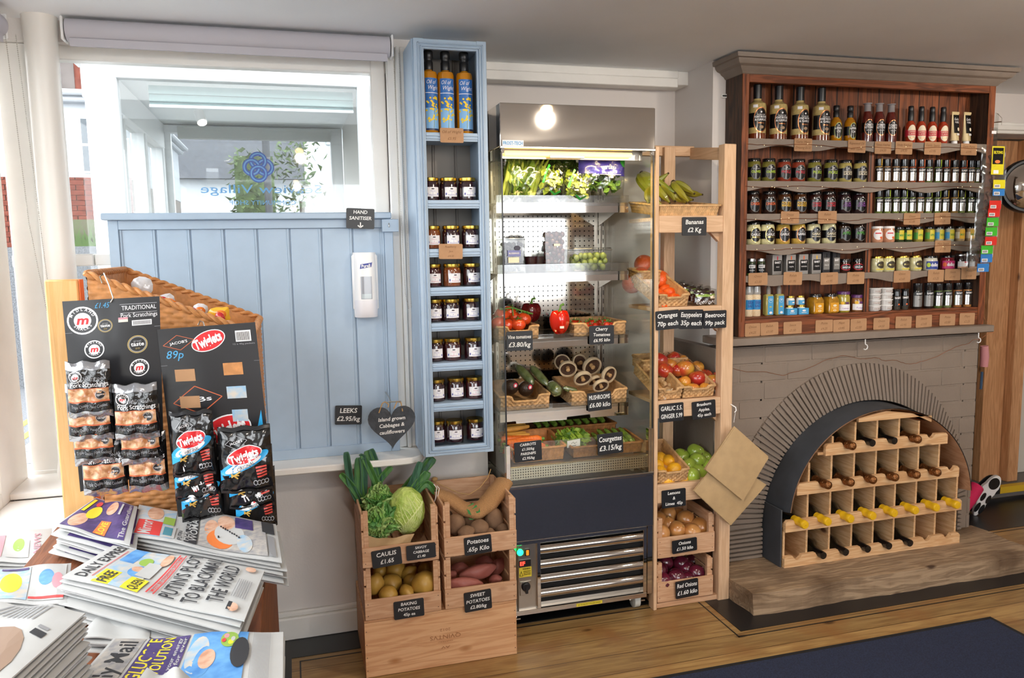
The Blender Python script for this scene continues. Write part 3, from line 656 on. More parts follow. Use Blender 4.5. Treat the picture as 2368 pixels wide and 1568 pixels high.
for k, e in ((.012, .004), (.022, .006)):   # raised mouldings
    for (a0, a1, z0, z1) in ((jx0+k, jx0+k+.005, jz0+k, jz1-k), (jx1-k-.005, jx1-k, jz0+k, jz1-k), (jx0+k, jx1-k, jz0+k, jz0+k+.005), (jx0+k, jx1-k, jz1-k-.005, jz1-k)): b.box(a0, a1, jy-e, jy+.005, z0, z1, BLUE)
b.build('face_frame', t, bevel=.0015)
JS = [1.784, 1.563, 1.401, 1.271, 1.150, 1.012, .872]
for z in JS:
    MB().box(jx0+.02, jx1-.02, jy+.014, 2.785, z-.018, z, BLUE).box(jx0+fw-.004, jx1-fw+.004, jy+.004, jy+.014, z-.028, z, BLUE).box(jx0+fw, jx1-fw, jy-.001, jy+.004, z-.012, z-.006, BLUE).box(jx0+fw, jx1-fw, jy-.001, jy+.004, z-.022, z-.018, BLUE).build('shelf', t, bevel=.001)
JS.append(jz0+fw)
# prototype jam jar
def jamjar(cont):
    t = thing('jam_jar', '', 'jam jar', (0, 0, 0)); r = .031
    G = mat('jam_'+cont, cont, .1, coat=1, spec=.7)
    MB().lathe([(.026, 0), (.030, .003), (r, .008), (r, .056), (.029, .062), (.027, .066)], (0, 0, 0), 20, G).build('glass_body', t)
    MB().lathe([(.0275, .066), (.0295, .0665), (.030, .069), (.0300, .077), (.028, .0785), (.001, .0775)], (0, 0, 0), 24, GOLD).build('lid', t)
    S = cyl((0, 0, 0), r+.0004, .12); b = MB().rect(S, -.024, .014, .024, .046, LABW, .0003, 10, 1); INK = mat('ink_pink', '#c9748c', .7); IN2 = mat('ink_violet', '#6d6db0', .7)
    b.ell(S, 0, .040, .0055, .0022, mat('ink_dark', '#4a4450', .7), .0007, 12).line(S, [(-.022, .0445), (-.010, .0445)], .001, IN2, .0007).line(S, [(.010, .0445), (.022, .0445)], .001, IN2, .0007)
    i = INK if cont != '#2a0f16' else IN2
    b.text(S, 'Cherry', 0, .031, .0042, i, .0007).text(S, '&', 0, .0245, .0035, i, .0007).text(S, 'Raspberry', 0, .018, .0042, i, .0007)
    for s_ in (-1, 1): b.ell(S, s_*.019, .023, .0026, .0042, IN2, .0007, 8)
    b.build('label', t); return Stock(t)
JP = {k: jamjar(k) for k in ('#2a0f16', '#3d1418', '#7a3f1c')}
rows = [('second', (992, 1037, 1080), 'ddd'), ('third', (997, 1043, 1088), 'add'), ('fourth', (999, 1045, 1091), 'rad'), ('fifth', (1000, 1043, 1089), 'ddd'), ('sixth', (1001, 1046, 1094), 'drd'), ('seventh', (1006, 1054, 1100), 'dar'), ('bottom', (1007, 1051, 1101), 'ddd')]
CN = {'d': '#2a0f16', 'r': '#3d1418', 'a': '#7a3f1c'}; CW = {'d': 'dark purple', 'r': 'deep red', 'a': 'amber brown'}
for k, (rn, xs, cc) in enumerate(rows):
    if rn == 'seventh': cc = 'ddr'
    z = JS[k+1]; py = 640
    for i, px in enumerate(xs):
        y = 2.665+RND.uniform(-.008, .008); x = P(px, {0: 437, 1: 545, 2: 638, 3: 720, 4: 812, 5: 905, 6: 1000}[k], y=y).x
        x = max(x, jx0+.055) if i == 0 else min(x, jx1-.053) if i == 2 else x
        JP[CN[cc[i]]].put((x, y, z), RND.uniform(-.15, .15), '%s jam jar with gold lid, %s in the %s compartment of the blue cabinet' % (CW[cc[i]], ('left', 'middle', 'right')[i], rn), 'jam jars in the blue wall cabinet')
# oil bottles
t = thing('oil_bottle', '', 'oil bottle'); r = .0285
OIL = mat('golden_oil', '#b8780a', .08, coat=1, emit='#a85a00', es=0, noise=.15, nscale=18)
MB().lathe([(.026, 0), (r, .004), (r, .195), (.026, .204), (.014, .209), (.013, .212)], (0, 0, 0), 24, OIL).build('glass_body', t)
MB().lathe([(.0145, .211), (.0155, .214), (.0155, .236), (.0135, .240), (.0135, .247), (.0165, .251), (.0165, .27), (.014, .274), (.001, .274)], (0, 0, 0), 20, BLACKP).build('stopper', t)
S = cyl((0, 0, 0), r+.0003, .05); b = MB(); LBL = mat('oil_label_blue', '#2f6cb5', .4); LBS = mat('oil_label_sky', '#7fb2e0', .4); RAPE = mat('rapeseed_yellow', '#ecc81e', .5)
b.rect(S, -.0265, .012, .0265, .182, LBL, .0003, 10, 1).rect(S, -.0265, .018, .0265, .085, LBS, .0005, 10, 1).rect(S, -.0265, .133, .0265, .135, LABW, .0006, 8, 1).rect(S, -.0265, .012, .0265, .018, mat('label_navy', '#1b2c52', .4), .0007, 8, 1)
b.text(S, "Oil of", -.004, .163, .013, LABW, .0008, .034, shear=.3).text(S, 'Wight', .003, .145, .013, LABW, .0008, .038, shear=.3)
for k in range(42):
    a = RND.random(); u = RND.gauss(0, .009)+(a-.5)*.01; v = .04+.085*a; b.ell(S, max(-.023, min(.023, u)), v, .0034, .0034, RAPE, .0009+RND.random()*.0005, 7)
b.line(S, [(0, .02), (.003, .07), (.0, .1)], .0016, mat('label_stem', '#7a8a2c', .6), .0008); b.build('label', t)
st = Stock(t)
for i, px in enumerate((992, 1033, 1076)):
    p = P(px, 300, y=2.665); st.put((p.x+(.004 if i == 0 else 0), 2.665, JS[0]), (.25, 0, -.05)[i], 'golden oil bottle with blue label, %s of three atop the blue cabinet' % ('left', 'middle', 'right')[i], 'oil bottles in the blue cabinet')
kraft('brown card hanging under the oil bottles in the blue cabinet', (1018, 296, 1072, 330), jy-.004, ['Oil of Wight', '£5.95'])
kraft('brown card on the second jam shelf of the blue cabinet', (1015, 564, 1070, 599), jy-.004, ['Raspberry', 'Jam', '£4.50'], tilt=-.02)
# slate heart
c = P(907, 990, y=2.60); t = thing('slate_heart', 'dark grey slate heart sign hanging on a twine loop by the sill', 'sign', (c.x, 2.60, c.z))
pts = []
for k in range(44):
    a = 2*pi*k/44; pts.append((c.x+.0050*16*sin(a)**3, c.z+.012+.0050*1.02*(13*cos(a)-5*cos(2*a)-2*cos(3*a)-cos(4*a))))
MB().prism([(x, 2.61, z) for x, z in pts], (0, -.007, 0), mat('slate', '#3a3e44', .75, noise=.2, nscale=30, bump=.4, bscale=60)).build('slate_plate', t, smooth=False)
S = front(c.x, 2.602, c.z); b = MB()
for l, v in (('Island grown', .026), ('Cabbages &', .004), ('cauliflowers', -.019)): b.text(S, l, 0, v, .0125, CHALKW, .0008, maxw=.128 if v > .01 else .105, shear=.15, bold=.02, rot=.03)
b.build('chalk_lettering', t, smooth=False)
TW = mat('twine', '#b38f5e', .9)
MB().tube([(c.x-.043, 2.601, c.z+.055), (c.x-.03, 2.607, c.z+.085), (c.x-.02, 2.612, c.z+.09), (c.x-.008, 2.607, c.z+.08), (c.x-.012, 2.60, c.z+.072)], .002, 6, TW).tube([(c.x+.008, 2.601, c.z+.066), (c.x+.02, 2.607, c.z+.088), (c.x+.034, 2.612, c.z+.084), (c.x+.037, 2.601, c.z+.055)], .002, 6, TW).build('twine_loop', t)
MB().tube([(c.x, 2.612, c.z+.088), (c.x, 2.66, c.z+.095), (c.x, 2.80, c.z+.095)], .0022, 6, STEELB).tube([(c.x-.028, 2.612, c.z+.088), (c.x+.034, 2.612, c.z+.088)], .002, 6, STEELB).build('hook_wire', t)

# ================================================================ dresser on the chimney breast
DY = 2.745; dx0, dx1 = 1.722, 2.958
t = thing('wall_dresser', 'dark stained wooden shelf unit with taupe cornice and scalloped shelf edges', 'shelf unit', (2.34, 2.87, 1.028))
MB().box(dx0, dx0+.028, DY+.003, 2.869, 1.028, 2.062, DARKS).build('side_panel', t, bevel=.002)
MB().box(dx1-.028, dx1, DY+.003, 2.869, 1.028, 2.062, DARKS).build('side_panel', t, bevel=.002)
MB().box(dx0+.02, dx1-.02, 2.852, 2.866, 1.03, 2.06, DARKW).build('back_boards', t, smooth=False)
b = MB().box(dx0, dx0+.03, DY, DY+.004, 1.028, 2.062, DARKW).box(dx1-.034, dx1, DY, DY+.004, 1.028, 2.062, DARKW).box(dx0+.03, dx1-.034, DY, DY+.02, 2.026, 2.062, DARKX).box(dx0+.03, dx1-.034, DY+.001, DY+.02, 1.028, 1.098, DARKX).box(dx0+.025, dx1-.025, DY+.004, 2.86, 1.098, 1.106, DARKX)
b.build('face_frame', t, bevel=.0015)
DS = [1.812, 1.648, 1.519, 1.398, 1.273]; DBOT = 1.106; VX = 2.345
MB().box(VX-.012, VX+.012, DY+.019, 2.853, 1.106, 1.79, DARKS).box(VX-.0125, VX+.0125, DY+.0165, DY+.0195, 1.106, 1.785, DARKW).build('divider', t, bevel=.001)
for k, z in enumerate(DS):
    b = MB().box(dx0+.026, dx1-.026, DY+.016, 2.853, z-.016, z, TAUPE); xa, xb = dx0+.03, dx1-.034; n = 60
    pts = [(xa, z), (xb, z)]+[(xb-(xb-xa)*i/n, z-.034-.010*cos(2*pi*((xb-(xb-xa)*i/n)-xa)/(.305)+k*.9)) for i in range(n+1)]
    b.prism([(x, DY+.016, zz) for x, zz in pts], (0, -.014, 0), TAUPE); b.build('shelf', t, smooth=False)
# cornice moulding sweeping round the two ends
prof = [(.0, 2.056), (.004, 2.058), (.010, 2.066), (.022, 2.074), (.026, 2.080), (.040, 2.086), (.048, 2.096), (.050, 2.104), (.060, 2.106), (.062, 2.122), (0, 2.122)]
path = [(dx0, 2.869, -1, 0), (dx0, DY, -1, -1), (dx1, DY, 1, -1), (dx1, 2.869, 1, 0)]
b = MB(); K = len(prof); vs = [Vector((x+sx*o, y+sy*o, z)) for (x, y, sx, sy) in path for (o, z) in prof]
b.add(vs, [(j*K+i, j*K+(i+1) % K, (j+1)*K+(i+1) % K, (j+1)*K+i) for j in range(3) for i in range(K)], TAUPE); b.box(dx0, dx1, DY, 2.869, 2.10, 2.118, TAUPE)
b.build('cornice', t, ang=25)
b = MB().box(dx0-.022, dx0-.001, 2.858, 2.869, 1.985, 2.0, GLOSSW).box(dx0-.02, dx0-.003, 2.855, 2.859, 1.99, 1.995, STEELD); b.build('wall_bracket', t, smooth=False)
# copper fairy light wire
COP = mat('copper_wire', '#a5603a', .4, .8); b = MB()
def wire(pts, n=14):
    o = []
    for (x, y, z), (x2, y2, z2) in zip(pts[:-1], pts[1:]):
        for k in range(n): a = k/n; o.append((x+(x2-x)*a, y+(y2-y)*a-.001, z+(z2-z)*a+.004*sin(a*9+x*20)+RND.uniform(-.0015, .0015)))
    b.tube(o+[pts[-1]], .0009, 4, COP)
for k, z in enumerate(DS[:-1]): wire([(dx0+.02, DY-.002, z-.02), (2.3, DY-.002, z-.026), (dx1-.02, DY-.002, z-.018)], 24)
wire([(dx0+.015, DY-.002, 2.05), (dx0+.02, DY-.002, 1.8), (dx0+.016, DY-.002, 1.5), (dx0+.02, DY-.002, 1.3), (dx0+.012, DY-.002, 1.09)], 14)
wire([(dx1-.01, DY-.003, 1.27), (dx1-.004, DY-.003, 1.06), (dx1+.006, DY-.03, 1.03)], 8)
wire([(1.70, 2.745, .9), (1.95, 2.745, .86), (2.2, 2.745, .925), (2.42, 2.745, .9), (2.6, 2.745, .87), (2.9, 2.745, .955), (2.96, 2.69, 1.0)], 16)
for k in range(40):
    z = RND.choice(DS[:4])-.022; b.blob((RND.uniform(dx0+.05, dx1-.05), DY-.004, z+RND.uniform(-.006, .006)), (.0016,)*3, mat('fairy_bulb', '#e9d9b0', .3, emit='#ffe6b0', es=.6), 5, 4)
tag(b.build('fairy_light_wire', loc=(dx0, DY, 2.05)), 'thin copper fairy light wire draped along the dresser shelves', 'string lights')
# ================================================================ goods on the dresser
IY = 2.797
def roundlabel(b, S, v, ru, rv, ring, lines, cu=0, base=BLK, band=None):
    if band: b.rect(S, -.05 if cu > -.01 else -.06, v-band, .05, v+band, base, .0003, 14, 1)
    b.ell(S, cu, v, ru, rv, ring, .0006, 26, 4).ell(S, cu, v, ru*.91, rv*.92, base, .0009, 26, 4)
    b.ell(S, cu, v+rv*.62, ru*.12, rv*.08, LABW, .0013, 8).text(S, 'THE GARLIC FARM', cu, v+rv*.36, rv*.10, LABW, .0013, maxw=ru*1.1)
    for l, dv, h, m in lines: b.text(S, l, cu, v+dv, h, m, .0013, maxw=ru*1.75, bold=.02)
def item(kind, cat, r, h, body, profile, lidprof, lidm, lab=None, a0=.1, n=20, lidname='lid', sq=0, bodyname='glass_body'):
    t = thing(kind, '', cat, (0, 0, 0)); MB().lathe(profile, (0, 0, 0), n, body, sq=sq, ph=pi/n if sq else 0).build(bodyname, t)
    if lidprof: MB().lathe(lidprof, (0, 0, 0), n, lidm).build(lidname, t)
    if lab:
        b = MB(); lab(b, cyl((0, 0, 0), r+.0004, a0-.42)); b.build('label', t)
    return Stock(t)
def jarprof(r, h, lh=.013): return [(r*.9, 0), (r, .004), (r, h-lh-.012), (r*.93, h-lh-.005), (r*.88, h-lh+.001)]
def lidprof(r, h, lh=.013): return [(r*.9, h-lh), (r*.95, h-lh+.001), (r*.95, h-.0015), (r*.92, h), (.001, h-.0005)]
LIDB = mat('black_lid', '#17171a', .16, coat=.6); LIDS = mat('silver_lid', '#b9b9bd', .25, 1)
def cont(n, c, **k): return mat('content_'+n, c, .12, coat=1, noise=.18, nscale=60, **k)
CW_ = mat('label_cream', '#e9ddc0', .5); LG = mat('label_lime', '#b4cf3a', .5); LR = mat('label_red', '#c8283c', .5); LO = mat('label_orange', '#e0652e', .5); LY = mat('label_yellow', '#e6b52e', .5); LP = mat('label_purple', '#84489a', .5); LGN = mat('label_green', '#4f9a3a', .5); LC = mat('label_cyan', '#4a9fd0', .5); LN = mat('label_navyblue', '#2a3f8f', .5)
COPR = mat('copper_ring', '#d58a5a', .25, .8); GOLDR = mat('gold_ring', '#d8c27a', .25, .8); LIMR = mat('lime_ring', '#b9c86a', .4); GREYR = mat('grey_ring', '#6d6a66', .5)
# --- sauces and oils on the top shelf
def L(b, S):
    roundlabel(b, S, .075, .030, .049, COPR, [('HONEY MUSTARD', .008, .008, LABW), ('& GARLIC', -.003, .008, LABW), ('Dressing', -.014, .005, COPR)], .006, band=.028)
    b.ell(S, .008, .047, .009, .006, mat('bulb_brown', '#a98c70', .6), .0014, 10).rect(S, -.026, .123, -.008, .134, LABW, .0008, 3)
BIG = item('dressing_bottle', 'sauce bottle', .035, .215, cont('mustard', '#b9a36a'), [(.031, 0), (.035, .004), (.035, .128), (.033, .140), (.022, .149), (.016, .153), (.015, .163)], [(.016, .160), (.0165, .163), (.0165, .213), (.014, .216), (.001, .216)], BLACKP, L, .22, lidname='stopper')
b = MB().lathe([(.0352, .003), (.0353, .018), (.0353, .024)], (0, 0, 0), 20, cont('honey', '#6d2f14'), caps=False); b.build('honey_layer', BIG.r)
def L(b, S): roundlabel(b, S, .045, .018, .033, LIMR, [('RAPESEED', .006, .006, LABW), ('Oil', -.008, .009, LABW)], .004, band=.018)
OILB = item('infused_oil_bottle', 'oil bottle', .0235, .15, OIL, [(.021, 0), (.0235, .004), (.0235, .075), (.020, .088), (.011, .098), (.0105, .103)], [(.012, .100), (.0125, .103), (.0125, .121), (.0105, .125), (.0125, .128), (.013, .145), (.011, .148), (.001, .148)], BLACKP, L, .2, lidname='stopper')
def L(b, S): roundlabel(b, S, .062, .021, .033, COPR, [('TOMATO', .006, .008, LABW), ('KETCHUP', -.004, .008, LABW), ('with garlic', -.013, .004, LABW)], .0, band=.02)
KET = item('ketchup_bottle', 'sauce bottle', .0235, .165, cont('ketchup', '#5a1a14'), [(.018, 0), (.022, .004), (.0235, .05), (.0235, .085), (.020, .108), (.0145, .128)], [(.0145, .128), (.0135, .14), (.0135, .157), (.018, .158), (.018, .162), (.001, .163)], mat('clear_grey_neck', '#8f8a8c', .08, coat=1), L, .1, lidname='neck_cap')
def L(b, S):
    b.rect(S, -.035, .030, .03, .058, LR, .0004, 12).ell(S, 0, .045, .018, .033, CW_, .0007, 24, 4).rect(S, -.018, .034, .018, .055, LR, .001, 8)
    b.text(S, 'VAMPIRE', 0, .046, .007, CW_, .0014, .030).text(S, "SLAYER", 0, .037, .007, CW_, .0014, .028).text(S, 'SAUCE', 0, .022, .006, COPR, .0012, .02)
HOT = item('hot_sauce_bottle', 'sauce bottle', .021, .16, cont('hotsauce', '#a5371a'), [(.019, 0), (.021, .004), (.021, .073), (.018, .086), (.0105, .095), (.010, .099)], [(.011, .096), (.0118, .10), (.0112, .135), (.0098, .14), (.0108, .143), (.0108, .155), (.009, .158), (.001, .158)], BLACKP, L, .05, lidname='cap')
t = thing('puree_tube', '', 'puree tube', (0, 0, 0)); CRM = mat('tube_cream', '#d9c596', .3, coat=.5)
MB().grid(lambda a, v: Vector(((.021-.0015*v)*cos(2*pi*a), -(.016*(1-v)+.0015*v)*sin(2*pi*a), .018+.115*v)), 24, 8, CRM, True).box(-.0205, .0205, -.002, .002, .132, .141, CRM).build('tube_body', t)
MB().lathe([(.012, 0), (.013, .002), (.0125, .014), (.012, .018)], (0, 0, 0), 18, WHITE).build('cap', t)
Sq = lambda u, v, w=0: Vector((u, -(.016*(1-min(1, (v-.018)/.115))+.0015)*sqrt(max(0, 1-(u/.023)**2))-w-.0006, v)); b = MB().rect(Sq, -.014, .05, .017, .128, BLK, .0008, 6, 4).text(Sq, 'Garlic', .001, .104, .011, LABW, .0016, .024, shear=.3).text(Sq, 'PUREE', .002, .092, .008, LABW, .0016, .021)
b.ell(Sq, .007, .066, .006, .008, CW_, .0016, 10).rect(Sq, -.004, .04, .012, .048, LABW, .0016, 2); b.build('label', t); TUB = Stock(t)
def row(stock, pxs, py, z, labf, grp, dy=0, rot=.12, y=IY, scale=None, col=None):
    n = len(pxs)
    for i, px in enumerate(pxs):
        s = stock[i] if isinstance(stock, list) else stock
        s.put((P(px, py, y=y+dy).x, y+dy+RND.uniform(-.003, .003), z), RND.uniform(-rot, rot), labf(i, n), grp, scale)
D = 'on the dresser'
row(BIG, (1750, 1800, 1850, 1899), 270, DS[0], lambda i, n: '%s of four tall creamy dressing bottles with black stoppers on the top shelf' % nth(i, n), 'dressing bottles on the top shelf')
row(OILB, (1934, 1965), 285, DS[0], lambda i, n: 'golden infused oil bottle, the %s one, beside the creamy dressing bottles' % ('left', 'right')[i], 'infused oil bottles on the top shelf')
row(KET, (2006, 2032, 2060), 285, DS[0], lambda i, n: '%s of three dark red ketchup bottles on the top dresser shelf' % nth(i, n), 'ketchup bottles on the top shelf')
row(HOT, (2106, 2131, 2156, 2179), 290, DS[0], lambda i, n: '%s of four orange hot sauce bottles with red labels' % nth(i, n), 'hot sauce bottles on the top shelf')
row(TUB, (2208, 2235), 290, DS[0], lambda i, n: 'cream puree tube standing on its cap, the %s of the two' % ('left', 'right')[i], 'puree tubes on the top shelf')
# --- round jars
def rjar(kind, body, txts, ring=GREYR, r=.0275, h=.092, lid=LIDB, band=.02, cu=.003, cat='preserve jar', a0=.18):
    def L(b, S): roundlabel(b, S, .038, .0225, .030, ring, txts, cu, band=band)
    return item(kind, cat, r, h, body, jarprof(r, h), lidprof(r, h), lid, L, a0)
OLV = rjar('olive_jar', cont('olive', '#6f6a2c'), [('OLIVES', -.004, .010, LG)])
PKR = rjar('pickle_jar', cont('redpickle', '#8a3520'), [('PICKLE', -.004, .011, LR)]); PKY = rjar('pickle_jar', cont('yelpickle', '#7f7a32'), [('PICKLE', -.004, .011, LG)])
SAU = rjar('sauce_jar', cont('creamsauce', '#b5a55e'), [('CORONATION', .002, .006, CW_), ('SAUCE', -.008, .009, CW_)])
z = DS[1]
row([OLV]*2, (1743, 1777), 390, z, lambda i, n: '%s of two green olive jars with black lids at the left of the second shelf' % ('left', 'right')[i], 'preserve jars on the second shelf')
row([PKR]*2, (1812, 1847), 390, z, lambda i, n: '%s of two reddish pickle jars with red lettering on the second shelf' % ('left', 'right')[i], 'preserve jars on the second shelf')
row([PKY]*2, (1883, 1920), 390, z, lambda i, n: '%s of two pickle jars with lime green lettering on the second shelf' % ('left', 'right')[i], 'preserve jars on the second shelf')
row([SAU]*2, (1955, 1989), 390, z, lambda i, n: '%s of two pale yellow sauce jars with cream lettering on the second shelf' % ('left', 'right')[i], 'preserve jars on the second shelf')
z = DS[2]; dk = cont('darkchutney', '#2b1712')
ONI = rjar('chutney_jar', dk, [('ONION', -.002, .011, LO)]); PEA = rjar('chutney_jar', cont('mango', '#4a2a14'), [('PEACH &', .003, .009, LY), ('MANGO', -.008, .010, LY)]); RED = rjar('chutney_jar', cont('redchut', '#30130f'), [('TOMATO', .001, .008, LR), ('CHUTNEY', -.009, .008, LR)]); PUR = rjar('chutney_jar', cont('plum', '#261318'), [('PLUM', .001, .008, LP), ('CHUTNEY', -.009, .008, LP)])
G3 = 'chutney jars on the third shelf'
for s, q, w in ((ONI, (1741, 1778), 'orange onion'), (PEA, (1814, 1849), 'yellow peach'), (RED, (1883, 1916), 'red'), (PUR, (1952, 1986), 'purple')):
    row(s, q, 465, z, lambda i, n, w=w: '%s of two dark chutney jars with %s lettering on the third shelf' % (('left', 'right')[i], w), G3)
z = DS[3]; cr = cont('mayo', '#d9d3a4'); cy = cont('yellowmayo', '#c3a14a')
GA = rjar('garlic_mayo_jar', cr, [('GARLIC', -.003, .010, LABW), ('MAYO', -.012, .007, GOLDR)], GOLDR, r=.0285, band=.016); GB = rjar('garlic_mayo_jar', cy, [('GARLIC', -.003, .010, LABW)], COPR, r=.0285, band=.016); GC = rjar('garlic_mayo_jar', cr, [('GARLIC', -.003, .010, CW_), ('MAYONNAISE', -.012, .005, CW_)], GREYR, r=.0285, band=.016); AP = rjar('apple_chutney_jar', cont('applechut', '#2e1b12'), [('APPLE', -.003, .012, LGN)])
for s, q, w in ((GA, (1743, 1774), 'cream garlic mayo jars with gold ringed labels'), (GB, (1811, 1846), 'yellow garlic mayo jars with copper ringed labels'), (GC, (1881, 1916), 'cream garlic mayo jars with plain black labels'), (AP, (1951, 1985), 'dark chutney jars with green lettering')):
    row(s, q, 540, z, lambda i, n, w=w: '%s of two %s' % (('left', 'right')[i], w), 'jars on the fourth shelf')
# --- spice jars
FOIL = mat('foil_label', '#c9c7c4', .2, 1)
def spice(kind, r, h, c, foil=FOIL, tick=None, lh=.03, dark=False):
    def L(b, S):
        b.rect(S, -r*1.25, .010, r*1.25, h-lh-.012, foil, .0004, 10).rect(S, -r*1.05, h-lh-.024, r*1.05, h-lh-.006, BLK, .0008, 8).text(S, 'BART', 0, h-lh-.019, .0075, LABW, .0012, maxw=r*1.7, bold=.03).text(S, 'Herb', 0, h*.36, .0035, BLK, .0008)
        if tick: b.rect(S, r*.35, h-lh+.001, r*.6, h-.001, tick, .0006, 1)
    return item(kind, 'spice jar', r, h, cont(c, c), [(r*.93, 0), (r, .002), (r, h-lh-.004), (r*.9, h-lh)], [(r*.97, h-lh-.001), (r, h-lh+.001), (r, h-.001), (r*.95, h), (.001, h)], LIDB, L, .12, 16, 'cap')
SP = [spice('spice_jar', .0160, .100, c, tick=k) for c, k in (('#7a8a4a', LG), ('#a5805a', None), ('#9a4a2a', LO), ('#6b7a3c', None), ('#b08a4a', LY))]
c = [RND.choice(SP) for _ in range(26)]
x1 = [2032, 2051, 2071, 2090, 2110, 2130, 2148, 2168, 2187, 2207, 2227, 2244, 2261]
row(c[:13], x1, 395, DS[1], lambda i, n: 'silver labelled spice jar, %s in the upper spice row beside the olives' % nth(i, n), 'spice jars in the upper spice row')
x2 = [2031, 2050, 2070, 2089, 2109, 2128, 2146, 2167, 2185, 2206, 2223, 2244, 2260]
row(c[13:], x2, 468, DS[2], lambda i, n: 'silver labelled spice jar, %s in the lower spice row' % nth(i, n), 'spice jars in the lower spice row')
# --- fourth shelf right
def L(b, S): b.ell(S, 0, .032, .019, .021, LABW, .0006, 20, 3).rect(S, -.012, .036, .012, .041, LR, .0009, 4).ell(S, .012, .020, .006, .005, LO, .0009, 8)
ORG = item('sauce_jar', 'sauce jar', .027, .068, cont('rose', '#cf9474'), jarprof(.027, .068, .01), lidprof(.027, .068, .01), WHITE, L, .1)
def band(colA, colB, txt):
    def L(b, S): b.rect(S, -.010, .010, .014, .050, colA, .0008, 6).rect(S, -.03, .012, -.010, .04, colB, .0005, 6).text(S, txt, .002, .024, .009, LGN if colA is not LC else LABW, .0012, .020, bold=.02)
    return L
def sm(c, colA, colB, txt): return item('condiment_jar', 'sauce jar', .0205, .066, cont(c, c), jarprof(.0205, .066, .011), lidprof(.0205, .066, .011), LIDB, band(colA, colB, txt), .2)
YEL = mat('label_bright_yellow', '#d9c63a', .5)
S4 = [ORG, ORG, sm('#2d3d1f', YEL, LGN, 'MINT'), None, sm('#9a8f3e', YEL, LGN, 'APPLE'), None, sm('#b8bfae', YEL, LC, 'TARTARE'), None, sm('#c2a67e', LY, CW_, 'SMOKY'), None]
for k in range(3, 10, 2): S4[k] = S4[k-1]
w4 = ['pink sauce jar with white label, left of the two', 'pink sauce jar with white label, right of the two', 'left of two dark mint sauce jars with yellow labels', 'right of two dark mint sauce jars with yellow labels', 'left of two apple sauce jars with yellow labels', 'right of two apple sauce jars with yellow labels', 'left of two blue and yellow labelled white sauce jars', 'right of two blue and yellow labelled white sauce jars', 'left of two orange labelled beige sauce jars', 'right of two orange labelled beige sauce jars']
row(S4, (2026, 2054, 2078, 2099, 2124, 2149, 2172, 2196, 2220, 2244), 540, DS[3], lambda i, n: w4[i], 'condiment jars on the fourth shelf')
# --- fifth shelf
z = DS[4]
def L(b, S): b.rect(S, -.02, .008, .02, .045, BLK, .0004, 8).rect(S, -.012, .030, .014, .042, LABW, .0008, 4).text(S, 'BART', .001, .0325, .007, BLK, .0012, .02, bold=.03).rect(S, -.02, .004, .02, .008, LGN, .0006, 8).text(S, 'PESTO', 0, .018, .005, LABW, .0009)
PES = item('pesto_jar', 'sauce jar', .018, .068, cont('#2c3a22', '#2c3a22'), jarprof(.018, .068, .012), lidprof(.018, .068, .012), LIDS, L, .1)
row(PES, (1738, 1760), 615, z, lambda i, n: 'small dark jar with silver lid, %s of two on the fifth shelf' % ('left', 'right')[i], 'small jars on the fifth shelf')
def carton(kind, w, d, h, base, txt, panel=BLK, side=None, lab2=None):
    t = thing(kind, '', 'spice box', (0, 0, 0)); MB().box(-w/2, w/2, -d/2, d/2, 0, h, base).build('carton', t, bevel=.0008)
    S = front(0, -d/2, 0); b = MB().rect(S, -w*.36, h*.18, w*.44, h*.72, panel, .0004).text(S, 'BART', w*.04, h*.56, h*.10, LABW, .0009, w*.6, bold=.03).text(S, txt, w*.04, h*.36, h*.06, LABW, .0009, maxw=w*.6).rect(S, -.002, h*.74, .003, h*.92, lab2 or BLK, .0006)
    b.build('printed_label', t); return Stock(t)
SILC = mat('silver_carton', '#b5b3b0', .3, .7); DKC = mat('dark_carton', '#2a2a2e', .4)
BX = [carton('spice_box', .044, .05, .082, SILC, s, lab2=k) for s, k in (('RICE', LR), ('FAJITA', LO), ('HARISSA', LO), ('CAJUN', LY))]
w5 = ['leftmost of four silver spice boxes', 'second from left of four silver spice boxes', 'third from left of four silver spice boxes, with orange tab', 'rightmost of four silver spice boxes, with yellow tab']
row(BX, (1790, 1820, 1850, 1879), 613, z, lambda i, n: w5[i]+' on the fifth shelf', 'silver spice boxes on the fifth shelf', rot=.03)
DB = [carton('spice_box', .036, .045, .09, DKC, s, panel=mat('grey_panel', '#7d7b78', .5)) for s in ('MACE', 'NUTMEG')]
row(DB, (1902, 1925), 608, z, lambda i, n: '%s of two black spice boxes beside the silver boxes' % ('left', 'right')[i], 'black spice boxes on the fifth shelf', rot=.03)
def L(b, S): b.ell(S, 0, .024, .024, .013, LR, .0006, 22, 4).ell(S, 0, .024, .021, .010, BLK, .0009, 22, 4).text(S, 'GARLIC JAM', 0, .020, .007, LABW, .0013, .034, bold=.03)
GJ = item('garlic_jam_jar', 'jam jar', .024, .058, cont('#3a1a12', '#3a1a12'), jarprof(.024, .058, .013), lidprof(.0245, .058, .014), LIDB, L, .1)
row(GJ, (1952, 1983), 613, z, lambda i, n: 'small dark jar with red oval label, the %s one' % ('left', 'right')[i], 'red oval labelled jars on the fifth shelf')
def L(b, S): b.ell(S, .006, .030, .020, .015, mat('label_umber', '#3a3020', .5), .0006, 20, 4).text(S, 'MAYO', .006, .026, .007, GOLDR, .001, .026).rect(S, -.016, .008, .024, .013, YEL, .0007, 8)
MY = item('mayonnaise_jar', 'sauce jar', .027, .066, cr, jarprof(.027, .066, .009), lidprof(.0265, .066, .009), GOLD, L, .2)
row(MY, (2028, 2054, 2086, 2117), 607, z, lambda i, n: '%s of four cream mayonnaise jars with gold lids' % nth(i, n), 'mayonnaise jars on the fifth shelf')
